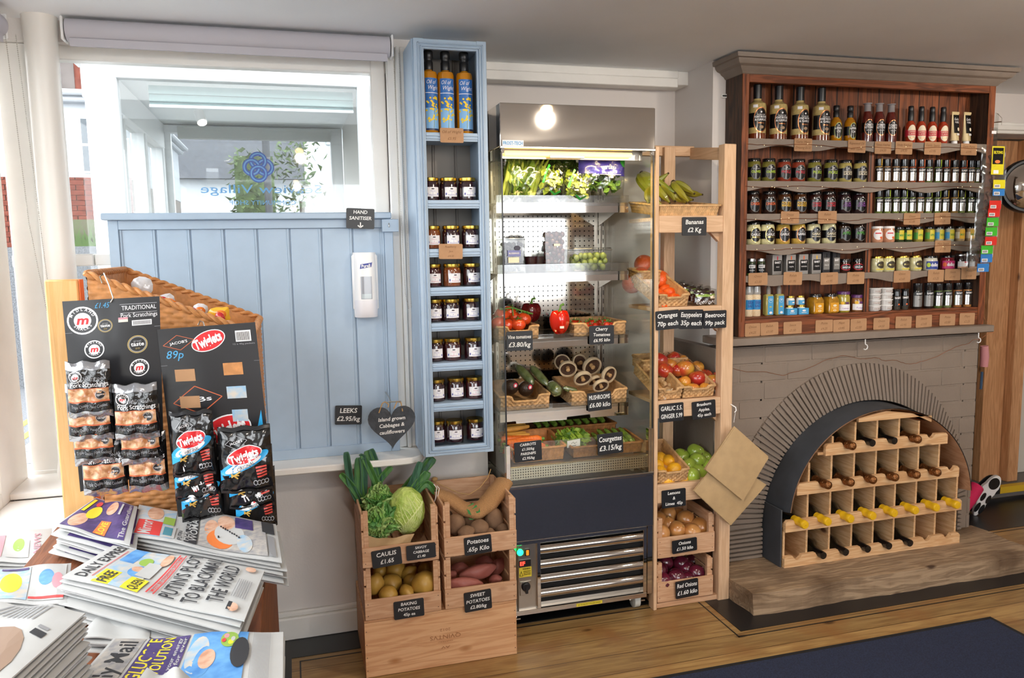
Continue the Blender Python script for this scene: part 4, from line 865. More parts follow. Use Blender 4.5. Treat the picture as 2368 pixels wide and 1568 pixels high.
def dol(m, c, txtm):
    def L(b, S): b.rect(S, -.030, .006, .030, .040, m, .0005, 12).text(S, 'dollop', .006, .018, .014, LABW, .001, .034, bold=.04).ell(S, -.02, .024, .008, .010, txtm, .0009, 10)
    return item('dollop_jar', 'sauce jar', .030, .064, cont(c, c), jarprof(.030, .064, .011), lidprof(.029, .064, .011), LIDB, L, .1)
row([dol(LN, '#d9d6c6', LG), dol(mat('label_magenta', '#c3286e', .5), '#7a1a2a', LO)], (2150, 2189), 607, z, lambda i, n: ('white topping jar with blue label between the mayonnaise and pink labelled jars', 'dark red topping jar with magenta label')[i], 'topping jars on the fifth shelf')
def L(b, S): b.rect(S, -.026, .006, .026, .036, LABW, .0005, 12).rect(S, .0, .030, .02, .035, LR, .0009, 4).rect(S, -.026, .006, .026, .013, mat('label_peach', '#d8a98a', .5), .0008, 10)
WJ = item('dessert_sauce_jar', 'sauce jar', .0265, .070, cont('#2a1a1c', '#2a1a1c'), jarprof(.0265, .070, .011), lidprof(.0265, .070, .011), LIDS, L, .1)
row(WJ, (2222, 2250), 604, z, lambda i, n: 'dark jar with white label and silver lid, the %s one at the right end' % ('left', 'right')[i], 'white labelled jars on the fifth shelf')
# --- bottom shelf
z = DBOT
t = thing('salt_grinder', '', 'salt grinder', (0, 0, 0)); r = .0185
MB().lathe([(.017, 0), (r, .003), (r, .085), (.015, .090)], (0, 0, 0), 18, mat('salt_grains', '#d9c09a', .5, col2='#e9d9bd', nscale=300)).build('glass_body', t)
MB().lathe([(.0155, .088), (.0185, .092), (.0185, .100), (.0165, .122), (.001, .123)], (0, 0, 0), 18, mat('clear_grinder', '#a9a7a4', .1, coat=1)).build('grinder_cap', t)
S = cyl((0, 0, 0), r+.0004, .1); b = MB().rect(S, -.022, .028, .022, .068, mat('label_sea_blue', '#2b86c4', .4), .0003, 10).text(S, 'SEA', 0, .052, .011, LN, .0008, .026, bold=.02).text(S, 'SALT', 0, .038, .010, LN, .0008, .028, bold=.02); b.build('label', t); SG = Stock(t)
row(SG, (1731, 1748), 700, z, lambda i, n: '%s of two sea salt grinders with blue labels' % ('left', 'right')[i], 'salt grinders on the bottom shelf')
t = thing('spray_bottle', '', 'spray bottle', (0, 0, 0)); MB().box(-.018, .018, -.013, .013, 0, .088, mat('spray_liquid', '#a9a05a', .15, coat=1)).build('bottle_body', t, bevel=.004)
MB().lathe([(.009, .088), (.010, .100), (.009, .112), (.005, .120), (.005, .130)], (0, 0, 0), 14, mat('spray_pump_grey', '#8f8780', .3)).box(-.004, .012, -.004, .004, .126, .134, BLACKP).build('pump', t)
S = front(0, -.0132, 0); b = MB().rect(S, -.010, .004, .016, .080, LC, .0003).ell(S, .003, .062, .009, .009, LABW, .0006, 18).ell(S, .003, .062, .008, .008, LC, .0009, 18).ell(S, .003, .064, .004, .002, LABW, .0012, 10).rect(S, -.002, .034, .008, .038, YEL, .0006).ell(S, .004, .012, .007, .005, LABW, .0006, 12); b.build('label', t); SB = Stock(t)
row(SB, (1776, 1800), 700, z, lambda i, n: '%s of two square spray bottles with light blue labels' % ('left', 'right')[i], 'spray bottles on the bottom shelf', rot=.03)
def pot(with_box):
    t = thing('salt_pot', '', 'salt pot', (0, 0, 0)); h = .042; z0 = .0
    MB().lathe([(.015, z0), (.017, z0+.003), (.017, z0+.024), (.014, z0+.030)], (0, 0, 0), 16, mat('white_salt', '#e9eae6', .3, coat=.5)).build('glass_body', t)
    MB().lathe([(.0155, z0+.030), (.0165, z0+.031), (.0165, z0+.038), (.001, z0+.039)], (0, 0, 0), 16, GOLD).build('lid', t)
    b = MB()
    if with_box: b.box(-.023, .023, -.02, .017, 0, .026, LC).ell(front(0, -.0202, 0), 0, .016, .009, .004, LABW, .0006, 12).rect(front(0, -.0202, 0), -.012, .007, .012, .009, LABW, .0006)
    else:
        S = cyl((0, 0, 0), .0174); b.rect(S, -.018, .002, .018, .020, LC, .0003, 8).ell(S, .003, .011, .006, .003, LABW, .0007, 10)
    b.build('box_sleeve' if with_box else 'label', t, smooth=not with_box); return Stock(t)
p0, p1 = pot(False), pot(True)
row(p1, (1825, 1852), 715, z, lambda i, n: 'small salt pot in a light blue sleeve, %s of the lower two' % ('left', 'right')[i], 'salt pots on the bottom shelf', rot=.03)
for i, px in enumerate((1828, 1851)):
    p0.put((P(px, 680, y=IY).x, IY, z+.0392), 0, 'small salt pot with gold lid, %s of the upper two standing on the lower pots' % ('left', 'right')[i], 'salt pots on the bottom shelf')
t = thing('piccalilli_jar', '', 'relish jar', (0, 0, 0)); PIC = mat('piccalilli', '#a8781a', .12, coat=1, noise=.2, nscale=70)
MB().lathe([(.024, 0), (.027, .004), (.027, .056), (.022, .066), (.021, .069)], (0, 0, 0), 24, PIC, sq=.7).build('glass_body', t); MB().lathe([(.022, .068), (.0255, .069), (.0255, .080), (.024, .082), (.001, .081)], (0, 0, 0), 24, LIDB).build('lid', t)
S = front(0, -.0275, 0); b = MB().rect(S, -.020, .006, .022, .044, mat('label_amber', '#d99a1e', .4), .0003).ell(S, .002, .032, .009, .005, CW_, .0006, 12).text(S, 'MUSTARD', .001, .020, .004, CW_, .0006).ell(S, .002, .012, .008, .004, CW_, .0006, 12, 1, .5); b.build('label', t); PJ = Stock(t)
row(PJ, (1885, 1919), 705, z, lambda i, n: '%s of two square golden relish jars with black lids' % ('left', 'right')[i], 'square relish jars on the bottom shelf', rot=.05)
def curd(c, r, h, txt):
    def L(b, S): b.rect(S, -.027, .008, .027, .034, LABW, .0005, 12).text(S, txt, .004, .014, .008, LP, .0009, .026).rect(S, .002, .036, .018, .044, mat('label_plum', '#5d2d6a', .5), .0009, 4).ell(S, -.010, .040, .008, .007, LY, .0008, 10)
    return item('curd_jar', 'curd jar', r, h, cont(c, c), jarprof(r, h, .012), lidprof(r+.001, h, .013), mat('plum_lid', '#5a2c66', .3), L, .15)
row([curd('#a89a3a', .027, .088, 'Lemon'), curd('#8a5a34', .025, .072, 'Fudge')], (1950, 1981), 700, z, lambda i, n: ('taller lemon curd jar with plum lid', 'shorter brown spread jar with plum lid')[i]+' at the middle of the bottom shelf', 'plum lidded jars on the bottom shelf')
t = thing('plastic_tub', '', 'tub', (0, 0, 0)); TW_ = mat('tub_white', '#dcdad8', .35)
MB().lathe([(.021, 0), (.0255, .020)], (0, 0, 0), 22, TW_).build('tub_body', t); MB().lathe([(.0275, .019), (.0285, .020), (.0285, .0235), (.026, .0245), (.001, .0240)], (0, 0, 0), 22, WHITE).build('lid', t)
S = cyl((0, 0, 0), .0245); b = MB().rect(S, -.02, .004, .02, .016, mat('tub_label', '#cbc8c6', .6), .0016, 8).text(S, 'OLIVES', 0, .0075, .005, mat('ink_brown', '#8a5a44', .7), .0024, .028); b.build('label', t); TB = Stock(t)
for s_, (px, wd) in enumerate(((2021, 'left'), (2048, 'right'))):
    for k in range(4): TB.put((P(px, 700, y=IY).x, IY, z+k*.0246), RND.uniform(-.2, .2), 'white plastic tub, %s of the %s stack of four' % (('bottom one', 'second from bottom', 'third from bottom', 'top one')[k], wd), 'stacked white tubs on the bottom shelf')
def L(b, S): b.rect(S, -.017, .016, .017, .05, BLK, .0004, 8).text(S, 'BART', 0, .048, .008, LABW, .0009, .024, bold=.03).ell(S, .004, .024, .004, .004, LO, .0009, 8)
GR = item('pepper_grinder', 'pepper grinder', .0165, .092, cont('#3f3a33', '#3f3a33'), [(.0155, 0), (.0165, .003), (.0165, .056), (.014, .06)], [(.0165, .06), (.0165, .068), (.0145, .078), (.0165, .090), (.001, .092)], LIDB, L, .1, 18, 'grinder_cap')
row(GR, (2072, 2092), 693, z, lambda i, n: '%s of two dark pepper grinders beside the white tubs' % ('left', 'right')[i], 'pepper grinders on the bottom shelf')
row(spice('tall_spice_jar', .0205, .112, '#1c1c1e', mat('dim_foil', '#8f8d8b', .4, .6)), (2120, 2146), 690, z, lambda i, n: '%s of two black tall spice jars' % ('left', 'right')[i], 'tall spice jars on the bottom shelf')
row([spice('tall_spice_jar', .0185, .108, '#566b34'), spice('tall_spice_jar', .0185, .108, '#7a8a5a'), spice('tall_spice_jar', .0185, .108, '#a5693a'), spice('tall_spice_jar', .0185, .108, '#b07a44')], (2168, 2191, 2213, 2236), 690, z,
    lambda i, n: ('tall spice jar of dark green leaves', 'tall spice jar of pale green herbs', 'tall spice jar of reddish powder', 'tall spice jar of tan powder, rightmost on the bottom shelf')[i], 'tall spice jars on the bottom shelf')
# --- brown price cards on the dresser
KY = DY-.0025
TT = [('Garlic Mayo', 'Dressing £6.50'), ('Rapeseed Oil', 'with Garlic'), ('Tomato Ketchup', '£4.50'), ('Smoky Ketchup', '£4.50'), ('Garlic Sauce', '£3.95'), ('Garlic Puree', '£3.95')]
K1 = 'brown cards along the top dresser shelf'
for i, (x0, y0, x1_, y1) in enumerate(((1837, 320, 1878, 350), (1961, 324, 2002, 353), (2023, 327, 2061, 356), (2071, 327, 2110, 357), (2138, 328, 2176, 358), (2222, 332, 2259, 359))):
    kraft('brown price card under the %s' % ('third tall creamy bottle', 'golden oil bottles', 'ketchup bottles', 'gap between ketchup and hot sauce', 'hot sauce bottles', 'cream puree tubes')[i], (x0, y0, x1_, y1), KY, TT[i], K1, tilt=RND.uniform(-.02, .02))
def cards(arr, place, grp):
    for i, (q, nm) in enumerate(arr): kraft('brown card, %s %s' % (nth(i, len(arr)) if len(arr) > 2 else ('left', 'right')[i], place), q, KY, [['Onion', 'Relish', 'Sauce', 'Pickle', 'Mayo', 'Salt'][i % 6], nm], grp, tilt=RND.uniform(-.03, .03))
cards([((1806, 489, 1848, 517), '£3.50'), ((1892, 488, 1935, 517), '£4.50')], 'of two under the chutney jars', 'brown cards under the chutney jars')
cards([((2090, 493, 2128, 520), '£2.50'), ((2161, 492, 2198, 519), '£3.25')], 'of two under the lower spice row', 'brown cards under the spice jars')
kraft('brown card alone under the yellow labelled condiment jars', (2162, 556, 2199, 584), KY, ['Mint Sauce', '£1.95'])
cards([((1731, 631, 1775, 660), '£2.50'), ((1812, 629, 1855, 659), '£1.95'), ((1898, 630, 1938, 658), '£2.95'), ((1959, 629, 1999, 657), '£3.95')], 'of four under the spice boxes', 'brown cards on the fifth shelf left')
cards([((2067, 626, 2105, 653), '£2.65'), ((2146, 624, 2183, 652), '£3.25'), ((2185, 622, 2221, 648), '£3.95'), ((2223, 619, 2258, 646), '£3.50')], 'of four under the mayonnaise and topping jars', 'brown cards on the fifth shelf right')
cards([((1723, 748, 1758, 778), '£4.25'), ((1759, 746, 1800, 775), '£3.50'), ((1812, 744, 1854, 772), '£5.50'), ((1886, 740, 1926, 768), '£4.25'), ((1927, 739, 1965, 767), '£3.95'), ((1967, 737, 2004, 765), '£2.50')], 'of six along the left of the dresser base', 'brown cards on the dresser base left')
cards([((2020, 735, 2057, 762), '£4.50'), ((2071, 732, 2108, 759), '£2.95'), ((2118, 729, 2155, 757), '£3.65'), ((2173, 726, 2209, 753), '£2.50'), ((2219, 724, 2254, 751), '£2.25')], 'of five along the right of the dresser base', 'brown cards on the dresser base right')

# ================================================================ fireplace
t = struct(thing('fireplace', 'taupe painted brick fireplace with ribbed arch', None, (2.3, 2.9, 0)))
FX0, FX1, FY = 1.628, 2.952, 2.758
def inside(x, z, gap=0): return ((x-2.362)/(.515+gap))**2+((max(z, .22)-.22)/(.512+gap))**2 < 1
b = MB(); nx, nz = 110, 76; zt_ = .985
# facing bricks laid in courses, clipped by the arch opening
b.box(FX0, 1.84, FY+.003, 3.18, 0, zt_, TAUPEB).box(2.885, FX1, FY+.003, 3.18, 0, zt_, TAUPEB).box(1.84, 2.885, FY+.012, 3.18, .76, zt_, TAUPEB)
m_ = MB(); arc = [(2.362+.515*cos(a), .22+.512*sin(a)) for a in [pi-pi*k/30 for k in range(31)]]
for (xa, za), (xb, zb_) in zip(arc[:-1], arc[1:]):
    b.add([(xa, FY+.003, za), (xb, FY+.003, zb_), (xb, FY+.003, .98), (xa, FY+.003, .98)], [(0, 1, 2, 3)], TAUPEB); b.add([(xa, FY+.008, za), (xb, FY+.008, zb_), (xb, 3.1, zb_), (xa, 3.1, za)], [(3, 2, 1, 0)], TAUPEB)
z, r = 0.0, 0
while z < .975:
    x = FX0-(.115 if r % 2 else 0)
    while x < FX1:
        x0, x1_ = max(x+.004, FX0), min(x+.219, FX1); z0, z1 = z+.004, min(z+.072, .98)
        if x1_ > x0+.01:
            ins = [((xx-2.335)/.60)**2+((max(zz, .22)-.22)/.61)**2 < 1 for xx in (x0, x1_) for zz in (z0, z1)]
            if not all(ins):
                if any(ins):
                    ks = [k for k in range(24) if not (((x0+(x1_-x0)*(k+.5)/24-2.335)/.60)**2+((max((z0+z1)/2, .22)-.22)/.61)**2 < 1)]
                    if ks: b.box(x0+(x1_-x0)*ks[0]/24, x0+(x1_-x0)*(ks[-1]+1)/24, FY, FY+.01, z0, z1, TAUPEB)
                else: b.box(x0, x1_, FY+RND.uniform(0, .0015), FY+.01, z0, z1, TAUPEB)
        x += .225
    z += .076; r += 1
b.build('brickwork', t, bevel=.0015)
b = MB(); n = 82
def ribpt(a, o):     # a from 0 (right spring) to pi (left spring)
    ci = Vector((2.362, 0, .22)); co = Vector((2.318, 0, .22))
    i_ = ci+Vector((.508*cos(a), 0, .506*sin(a))); q = co+Vector(((.62 if cos(a) < 0 else .60)*cos(a), 0, .668*sin(a)))
    return i_.lerp(q, o)
for k in range(n):
    a0, a1 = pi*(k+.03)/n, pi*(k+.97)/n; y = FY-.007-RND.random()*.003
    q = [ribpt(a0, 0), ribpt(a1, 0), ribpt(a1, 1), ribpt(a0, 1)]
    mid = [ribpt((a0*6+a1)/7, .0), ribpt((a0+a1*6)/7, 0), ribpt((a0+a1*6)/7, 1), ribpt((a0*6+a1)/7, 1)]
    b.hexa([Vector((p.x, FY+.02, p.z)) for p in q], [Vector((p.x, y, p.z)) for p in mid], TAUPEB)
for side in (0, 1):
    for k in range(7):
        z0 = .088+k*.019; x0, x1_ = ((1.698, 1.854) if side == 0 else (2.87, 2.893)); b.hexa([(x0, FY+.02, z0), (x1_, FY+.02, z0), (x1_, FY+.02, z0+.017), (x0, FY+.02, z0+.017)], [(x0, FY-.014, z0+.003), (x1_, FY-.014, z0+.003), (x1_, FY-.014, z0+.014), (x0, FY-.014, z0+.014)], TAUPEB)
b.build('ribbed_tile_arch', t, ang=20)
MB().box(1.84, 2.89, 3.08, 3.1, .08, .76, mat('soot', '#1c1a19', .9)).build('firebox_back', t, smooth=False)
b = MB().box(1.63, 2.972, 2.70, 2.869, .998, 1.028, TAUPE); t2 = struct(b.build('mantel_shelf', bevel=.003), 'taupe mantel shelf'); t2.parent = None
for i, px in enumerate((1697, 2001, 2263)):
    p = P(px, (940, 792, 773)[i], y=2.69); y = 2.69
    if i == 0: continue
    b = MB().tube([(p.x, y, .999), (p.x, y, .985), (p.x+.001, y, .978)]+[(p.x+.011*sin(a), y-.002, .967+.011*cos(a)) for a in [radians(q) for q in (0, 45, 90, 135, 180, 225)]], .0022, 6, WHITE)
    tag(b.build('cup_hook', loc=(p.x, y, .99)), 'white cup hook screwed under the mantel, %s' % ('', 'in the middle', 'at the right end')[i], 'hook', 'cup hooks under the mantel')
# hearth
b = MB(); SLv = lambda x, y, z: Vector((x+.006*sin(y*31)+.004*sin(z*60), y+.004*sin(x*13)+.002*sin(x*47), z))
b.slab(lambda u, v, w: SLv(1.622+1.37*u+(.0), 2.452+.318*v-(0 if w > .04 else .003), .002+w+(.0025*sin(u*60)*sin(v*9) if w > .04 else 0)), .086, 40, 10, SLEEPER)
o = b.build('hearth', smooth=False, bevel=.003)
tag(o, 'thick rough timber sleeper hearth slab on the floor below the fireplace', 'hearth', kind='structure'); del o['category']
# ---- wine rack with curved cover
t = thing('wine_rack', 'pine wine rack with scooped rails standing in the arched fireplace', 'wine rack', (2.31, 2.7, .0885))
RY, RZ = 2.632, .0885
colsx = [P(1680+a*.4593, 740+zz*.4593, y=RY).x for a, zz in ((290, 1170), (405, 1160), (518, 1140), (630, 1120), (738, 1110), (842, 1100), (948, 1090), (1050, 1075), (1153, 1060))]
cols3 = [P(1680+a*.4593, 740+800*.4593, y=RY).x for a in (418, 530, 643, 752, 862, 965, 1068)]
cols4 = [P(1680+a*.4593, 740+560*.4593, y=RY).x for a in (540, 653, 762, 872, 972)]
def rail(x0, x1_, z0, cx, h=.048):
    """front rail with scoops for the bottle necks"""
    pts = [(x0, z0)]; top = z0+h
    ps = []
    for c_ in cx:
        ps += [(c_-.022, top), (c_-.017, top-.008), (c_-.009, top-.016), (c_, top-.019), (c_+.009, top-.016), (c_+.017, top-.008), (c_+.022, top)]
    prof_ = [(x0, top-.01), (x0+.01, top)]+ps+[(x1_-.01, top), (x1_, top-.01)]
    m = MB()
    for (a0, za), (a1, zc_) in zip(prof_[:-1], prof_[1:]): m.hexa([(a0, RY-.012, z0), (a1, RY-.012, z0), (a1, RY+.004, z0), (a0, RY+.004, z0)], [(a0, RY-.012, za), (a1, RY-.012, zc_), (a1, RY+.004, zc_), (a0, RY+.004, za)], RACKW)
    return m
mids = lambda c_: [(a+b_)/2 for a, b_ in zip(c_[:-1], c_[1:])]
RZs = [RZ, RZ+.150, RZ+.300, RZ+.452]
rail(colsx[0]-.006, colsx[8]+.012, RZs[0], mids(colsx)).build('front_rail', t, smooth=False)
rail(colsx[0]-.004, colsx[8]+.014, RZs[1], mids(colsx)).build('front_rail', t, smooth=False)
rail(1.925, 2.735, RZs[2], mids(cols3)+[cols3[-1]+.054]).build('front_rail', t, smooth=False)
rail(2.055, 2.665, RZs[3], mids(cols4)+[cols4[-1]+.05]).build('front_rail', t, smooth=False)
m = MB()
for a, e in zip([pi*.60, pi*.5, pi*.40], [pi*.5, pi*.40, pi*.32]):
    p, q = (2.345+.435*cos(a), .285+.42*sin(a)), (2.345+.435*cos(e), .285+.42*sin(e)); m.hexa([(p[0], RY-.01, .668), (q[0], RY-.01, .668), (q[0], RY+.004, .668), (p[0], RY+.004, .668)], [(p[0], RY-.01, p[1]), (q[0], RY-.01, q[1]), (q[0], RY+.004, q[1]), (p[0], RY+.004, p[1])], RACKW)
m.build('top_rail', t, smooth=False)
def divs(cx, z0, z1, skip=()):
    for k, x in enumerate(cx):
        if k in skip: continue
        zc = .285+.40*sqrt(max(0, 1-((x-2.343)/.43)**2))
        if zc < z0+.03: continue
        MB().box(x-.0045, x+.0045, RY+.004, RY+.27, z0, max(z0+.03, min(z1, zc)), RACKV).build('divider', t, smooth=False)
divs(colsx, RZs[0], RZs[1]); divs(colsx, RZs[1], RZs[2]-.004, (0,)); divs(cols3, RZs[2], RZs[3]); divs(cols4, RZs[3], .667)
for z0, xa, xb in ((RZ, colsx[0], colsx[8]), (RZs[1], colsx[0], colsx[8]), (RZs[2], 1.93, 2.73), (RZs[3], 2.03, 2.66)): MB().box(xa, xb, RY+.005, RY+.28, z0+.001, z0+.012, RACKV).build('shelf_board', t, smooth=False)
MB().box(colsx[0], colsx[8], RY+.28, RY+.288, RZ, .66 if False else .40, RACKW).box(2.05, 2.63, RY+.28, RY+.288, .40, .66, RACKW).build('back_board', t, smooth=False)
# curved shell: charcoal outside, plywood inside
def sh(u, v, w=0):
    a = pi*(1.0-u); fa, fb, fz, fx = .452+w, .428+w, .285, 2.343; ra, rb, rz, rx = .500+w, .500+w, .22, 2.355
    a = max(radians(5), min(radians(175), a)) ; p = Vector((fx+fa*cos(a), RY-.022, fz+fb*sin(a))); q = Vector((rx+ra*cos(a), RY+.30, rz+rb*sin(a))); return p.lerp(q, v)
MB().grid(lambda u, v: sh(u, v, .004), 48, 2, CHAR).build('curved_cover', t)
MB().grid(lambda u, v: sh(1-u, v, 0), 48, 2, PLY).build('cover_lining', t)
MB().box(1.862, 1.868, RY, RY+.29, RZ, .33, CHAR).build('side_panel', t, bevel=.001)
# bottles
BG = mat('wine_bottle_glass', '#0d100d', .08, coat=1)
def wine(kind):
    t = thing('wine_bottle', '', 'wine bottle', (0, 0, 0))
    MB().lathe([(.001, .295), (.036, .295), (.038, .285), (.038, .115), (.034, .09), (.020, .07), (.0145, .05), (.0140, 0)], (0, 0, 0), 20, BG, 'y', caps=False).build('glass_body', t)
    F = {'black': mat('black_capsule', '#0c0c0e', .22, coat=.6), 'gold': mat('bronze_foil', '#8a5a34', .3, .85, bump=.6, bscale=120), 'yellow': mat('yellow_wax', '#e0b01c', .35, bump=.1, bscale=80)}[kind]
    pr = {'black': [(.0155, .055), (.0155, .004), (.0148, 0), (.001, -.0005)], 'gold': [(.021, .075), (.0155, .045), (.0155, .022), (.0185, .016), (.0185, .008), (.0165, .004), (.0175, -.006), (.0165, -.016), (.011, -.022), (.001, -.024)], 'yellow': [(.0165, .052), (.0165, .034), (.018, .030), (.018, .024), (.0165, .020), (.0165, -.004), (.018, -.008), (.0175, -.020), (.015, -.024), (.001, -.025)]}[kind]
    o = MB().lathe(pr, (0, 0, 0), 20, F, 'y', caps=False).build({'black': 'capsule', 'gold': 'foil', 'yellow': 'wax_seal'}[kind], t)
    return Stock(t)
WB = {k: wine(k) for k in ('black', 'gold', 'yellow')}
def putw(k, x, z, lab, g, dy=0): WB[k].put((x, RY-.035+dy, z+.0415), 0, lab, g)
for i, c_ in enumerate(mids(colsx)[1:6]): putw('black', c_, RZs[0], 'dark wine bottle with black capsule, %s in the bottom row of the rack' % nth(i, 5), 'bottles in the bottom rack row')
for i, c_ in enumerate(mids(colsx)): putw('yellow', c_, RZs[1], 'wine bottle with yellow wax seal, %s of eight in the rack' % nth(i, 8), 'yellow sealed bottles')
for i, c_ in enumerate(mids(cols3)): putw('gold', c_, RZs[2], 'sparkling wine bottle with bronze foil, %s in the row of six' % nth(i, 6), 'bronze foil bottles in the third row')
for i, (k, w) in enumerate((('gold', 'bronze foil bottle at the left of the top rack row'), ('black', 'black capped bottle left of centre in the top rack row'), ('black', 'black capped bottle right of centre in the top rack row'), ('gold', 'bronze foil bottle at the right of the top rack row'))): putw(k, mids(cols4)[i], RZs[3], w, 'bottles in the top rack row')
# ================================================================ glass fronted chiller
def perforated(key, pitch, rr, base=STEEL):
    if key in MATS: return MATS[key]
    m = bpy.data.materials.new(key); m.use_nodes = True; nt = m.node_tree; N = nt.nodes; Lk = nt.links; b = N['Principled BSDF']
    tc = N.new('ShaderNodeTexCoord'); sx = N.new('ShaderNodeSeparateXYZ'); Lk.new(tc.outputs['Object'], sx.inputs[0]); sq = []
    for i in (0, 2):
        d = N.new('ShaderNodeMath'); d.operation = 'DIVIDE'; d.inputs[1].default_value = pitch; Lk.new(sx.outputs[i], d.inputs[0])
        f = N.new('ShaderNodeMath'); f.operation = 'FRACT'; Lk.new(d.outputs[0], f.inputs[0]); s_ = N.new('ShaderNodeMath'); s_.operation = 'SUBTRACT'; s_.inputs[1].default_value = .5; Lk.new(f.outputs[0], s_.inputs[0])
        p = N.new('ShaderNodeMath'); p.operation = 'POWER'; p.inputs[1].default_value = 2; ab = N.new('ShaderNodeMath'); ab.operation = 'ABSOLUTE'; Lk.new(s_.outputs[0], ab.inputs[0]); Lk.new(ab.outputs[0], p.inputs[0]); sq.append(p)
    a = N.new('ShaderNodeMath'); a.operation = 'ADD'; Lk.new(sq[0].outputs[0], a.inputs[0]); Lk.new(sq[1].outputs[0], a.inputs[1])
    l = N.new('ShaderNodeMath'); l.operation = 'LESS_THAN'; l.inputs[1].default_value = rr*rr; Lk.new(a.outputs[0], l.inputs[0])
    mx = N.new('ShaderNodeMix'); mx.data_type = 'RGBA'; Lk.new(l.outputs[0], mx.inputs[0]); mx.inputs[6].default_value = C('#c9c4bd'); mx.inputs[7].default_value = (.01, .01, .01, 1); Lk.new(mx.outputs[2], b.inputs['Base Color'])
    inv = N.new('ShaderNodeMath'); inv.operation = 'SUBTRACT'; inv.inputs[0].default_value = 1; Lk.new(l.outputs[0], inv.inputs[1]); Lk.new(inv.outputs[0], b.inputs['Metallic']); b.inputs['Roughness'].default_value = .09
    MATS[key] = m; return m
fx0, fx1, fy0, fy1 = .707, 1.284, 2.61, 3.13
t = thing('display_chiller', 'tall stainless steel and glass chiller cabinet filled with vegetables', 'chiller', (1.0, 2.87, 0))
MB().box(fx0, fx1, fy0, fy1, 1.744, 1.889, STEEL).build('canopy', t, bevel=.002, smooth=False)
b = MB().box(fx0-.001, fx1+.001, fy0-.003, fy0+.01, 1.738, 1.745, STEELB)
for x in (fx0+.006, fx1-.012): b.box(x-.004, x+.008, fy0-.004, fy0+.01, 1.722, 1.738, STEEL)
b.build('canopy_trim', t, bevel=.001)
c = P(1186, 331, y=2.608); S = front(c.x, 2.6075, c.z); b = MB().rect(S, -.038, -.010, .038, .010, LABW, .0003).text(S, 'FROST-TECH', 0, -.0055, .011, mat('badge_blue', '#2f8fc4', .4), .0008, .070, bold=.03); b.build('maker_badge', t, smooth=False)
b = MB().tube([(fx0+.03, 2.66, 1.727), (fx1-.07, 2.66, 1.727)], .009, 12, mat('warm_tube', '#ffe2a0', .4, emit='#ffc862', es=2.2)); b.build('light_tube', t)
MB().box(fx0+.19, fx0+.32, 2.645, 2.652, 1.712, 1.722, STEELB).box(fx0+.02, fx1-.02, 2.672, 2.68, 1.71, 1.744, STEELB).build('tube_holder', t, bevel=.001)
light('chiller_tube_light', 'AREA', (.98, 2.69, 1.712), 1.9, (1, .74, .32), .50, .05, (.98, 2.82, .6))
for x in (fx0+.003, fx1-.006): MB().box(x-.001, x+.004, fy0, fy0+.004, .60, 1.738, BLACKP).build('glass_edge', t, smooth=False)
for x in (fx0+.002, fx1-.004): MB().box(x, x+.004, fy0+.005, fy1-.03, .55, 1.742, PANE).build('side_glass', t, smooth=False)
MB().box(fx0+.01, fx1-.01, fy1-.045, fy1-.03, .55, 1.742, perforated('perforated_back', .0205, .15)).box(fx0, fx1, fy1-.03, fy1, .55, 1.744, STEELB).build('back_panel', t, smooth=False)
b = MB()
for x in (fx0+.10, fx1-.03, fx1-.0085):
    b.box(x-.009, x+.002, fy1-.062, fy1-.045, .58, 1.74, STEELB)
    for k in range(30): b.box(x-.005, x-.002, fy1-.0626, fy1-.06, .62+k*.036, .64+k*.036, STEELD)
b.build('shelf_upright', t, smooth=False)
SHZ = []; sy = 2.768
for k, (pt, pm, pb) in enumerate(((452, 471, 492), (610, 633, 652), (772, 784, 802), (932, 945, 972))):
    zt_, zm, zb_ = (P(1290, q, y=sy).z for q in (pt, pm, pb)); SHZ.append(zm+.0105)
    MB().box(fx0+.024, fx1-.032, sy+.004, fy1-.065, zm-.003, zm+.004, mat('shelf_tray_steel', '#b9b4aa', .15, 1)).box(fx0+.024, fx1-.032, sy, sy+.004, zb_, zm+.004, STEEL).build('shelf', t, smooth=False)
    MB().box(fx0+.024, fx1-.032, sy-.004, sy-.002, zm-.008, zt_, PLAS).box(fx0+.024, fx1-.032, sy-.0045, sy-.0015, zt_-.0015, zt_, PLAS).build('ticket_rail', t, smooth=False)
    for x in (fx0+.024, fx1-.034): MB().prism([(x, fy1-.065, zm-.003), (x, sy+.03, zm-.003), (x, fy1-.065, zm-.075)], (.002, 0, 0), STEELB).build('bracket', t, smooth=False)
SHT = [s-.0065+.0 for s in SHZ]
# sump floor with perforated riser and low front glass
MB().box(fx0+.006, fx1-.006, 2.64, fy1-.05, .575, .583, STEELB).box(fx0+.012, fx1-.012, 2.628, 2.632, .566, .612, perforated('perforated_riser', .0095, .27)).hexa([(fx0+.012, 2.628, .612), (fx1-.012, 2.628, .612), (fx1-.012, 2.66, .612), (fx0+.012, 2.66, .612)], [(fx0+.012, 2.634, .615), (fx1-.012, 2.634, .615), (fx1-.012, 2.66, .615), (fx0+.012, 2.66, .615)], STEELB).build('air_riser', t, smooth=False)
MB().box(fx0+.016, fx1-.02, fy0, fy0+.004, .553, .705, PANE).build('front_glass', t, smooth=False)
b = MB().box(fx0+.001, fx0+.017, fy0-.002, fy0+.02, .548, .70, STEEL).box(fx1-.022, fx1-.002, fy0-.002, fy0+.02, .548, .72, STEEL).box(fx1-.013, fx1-.011, fy0-.004, fy0, .548, .72, STEELB).box(fx0, fx1, fy0-.004, fy0+.03, .540, .553, STEEL).box(fx0, fx1, fy0-.006, fy0-.003, .5475, .5525, STEEL)
b.build('lower_frame', t, bevel=.001, smooth=False)
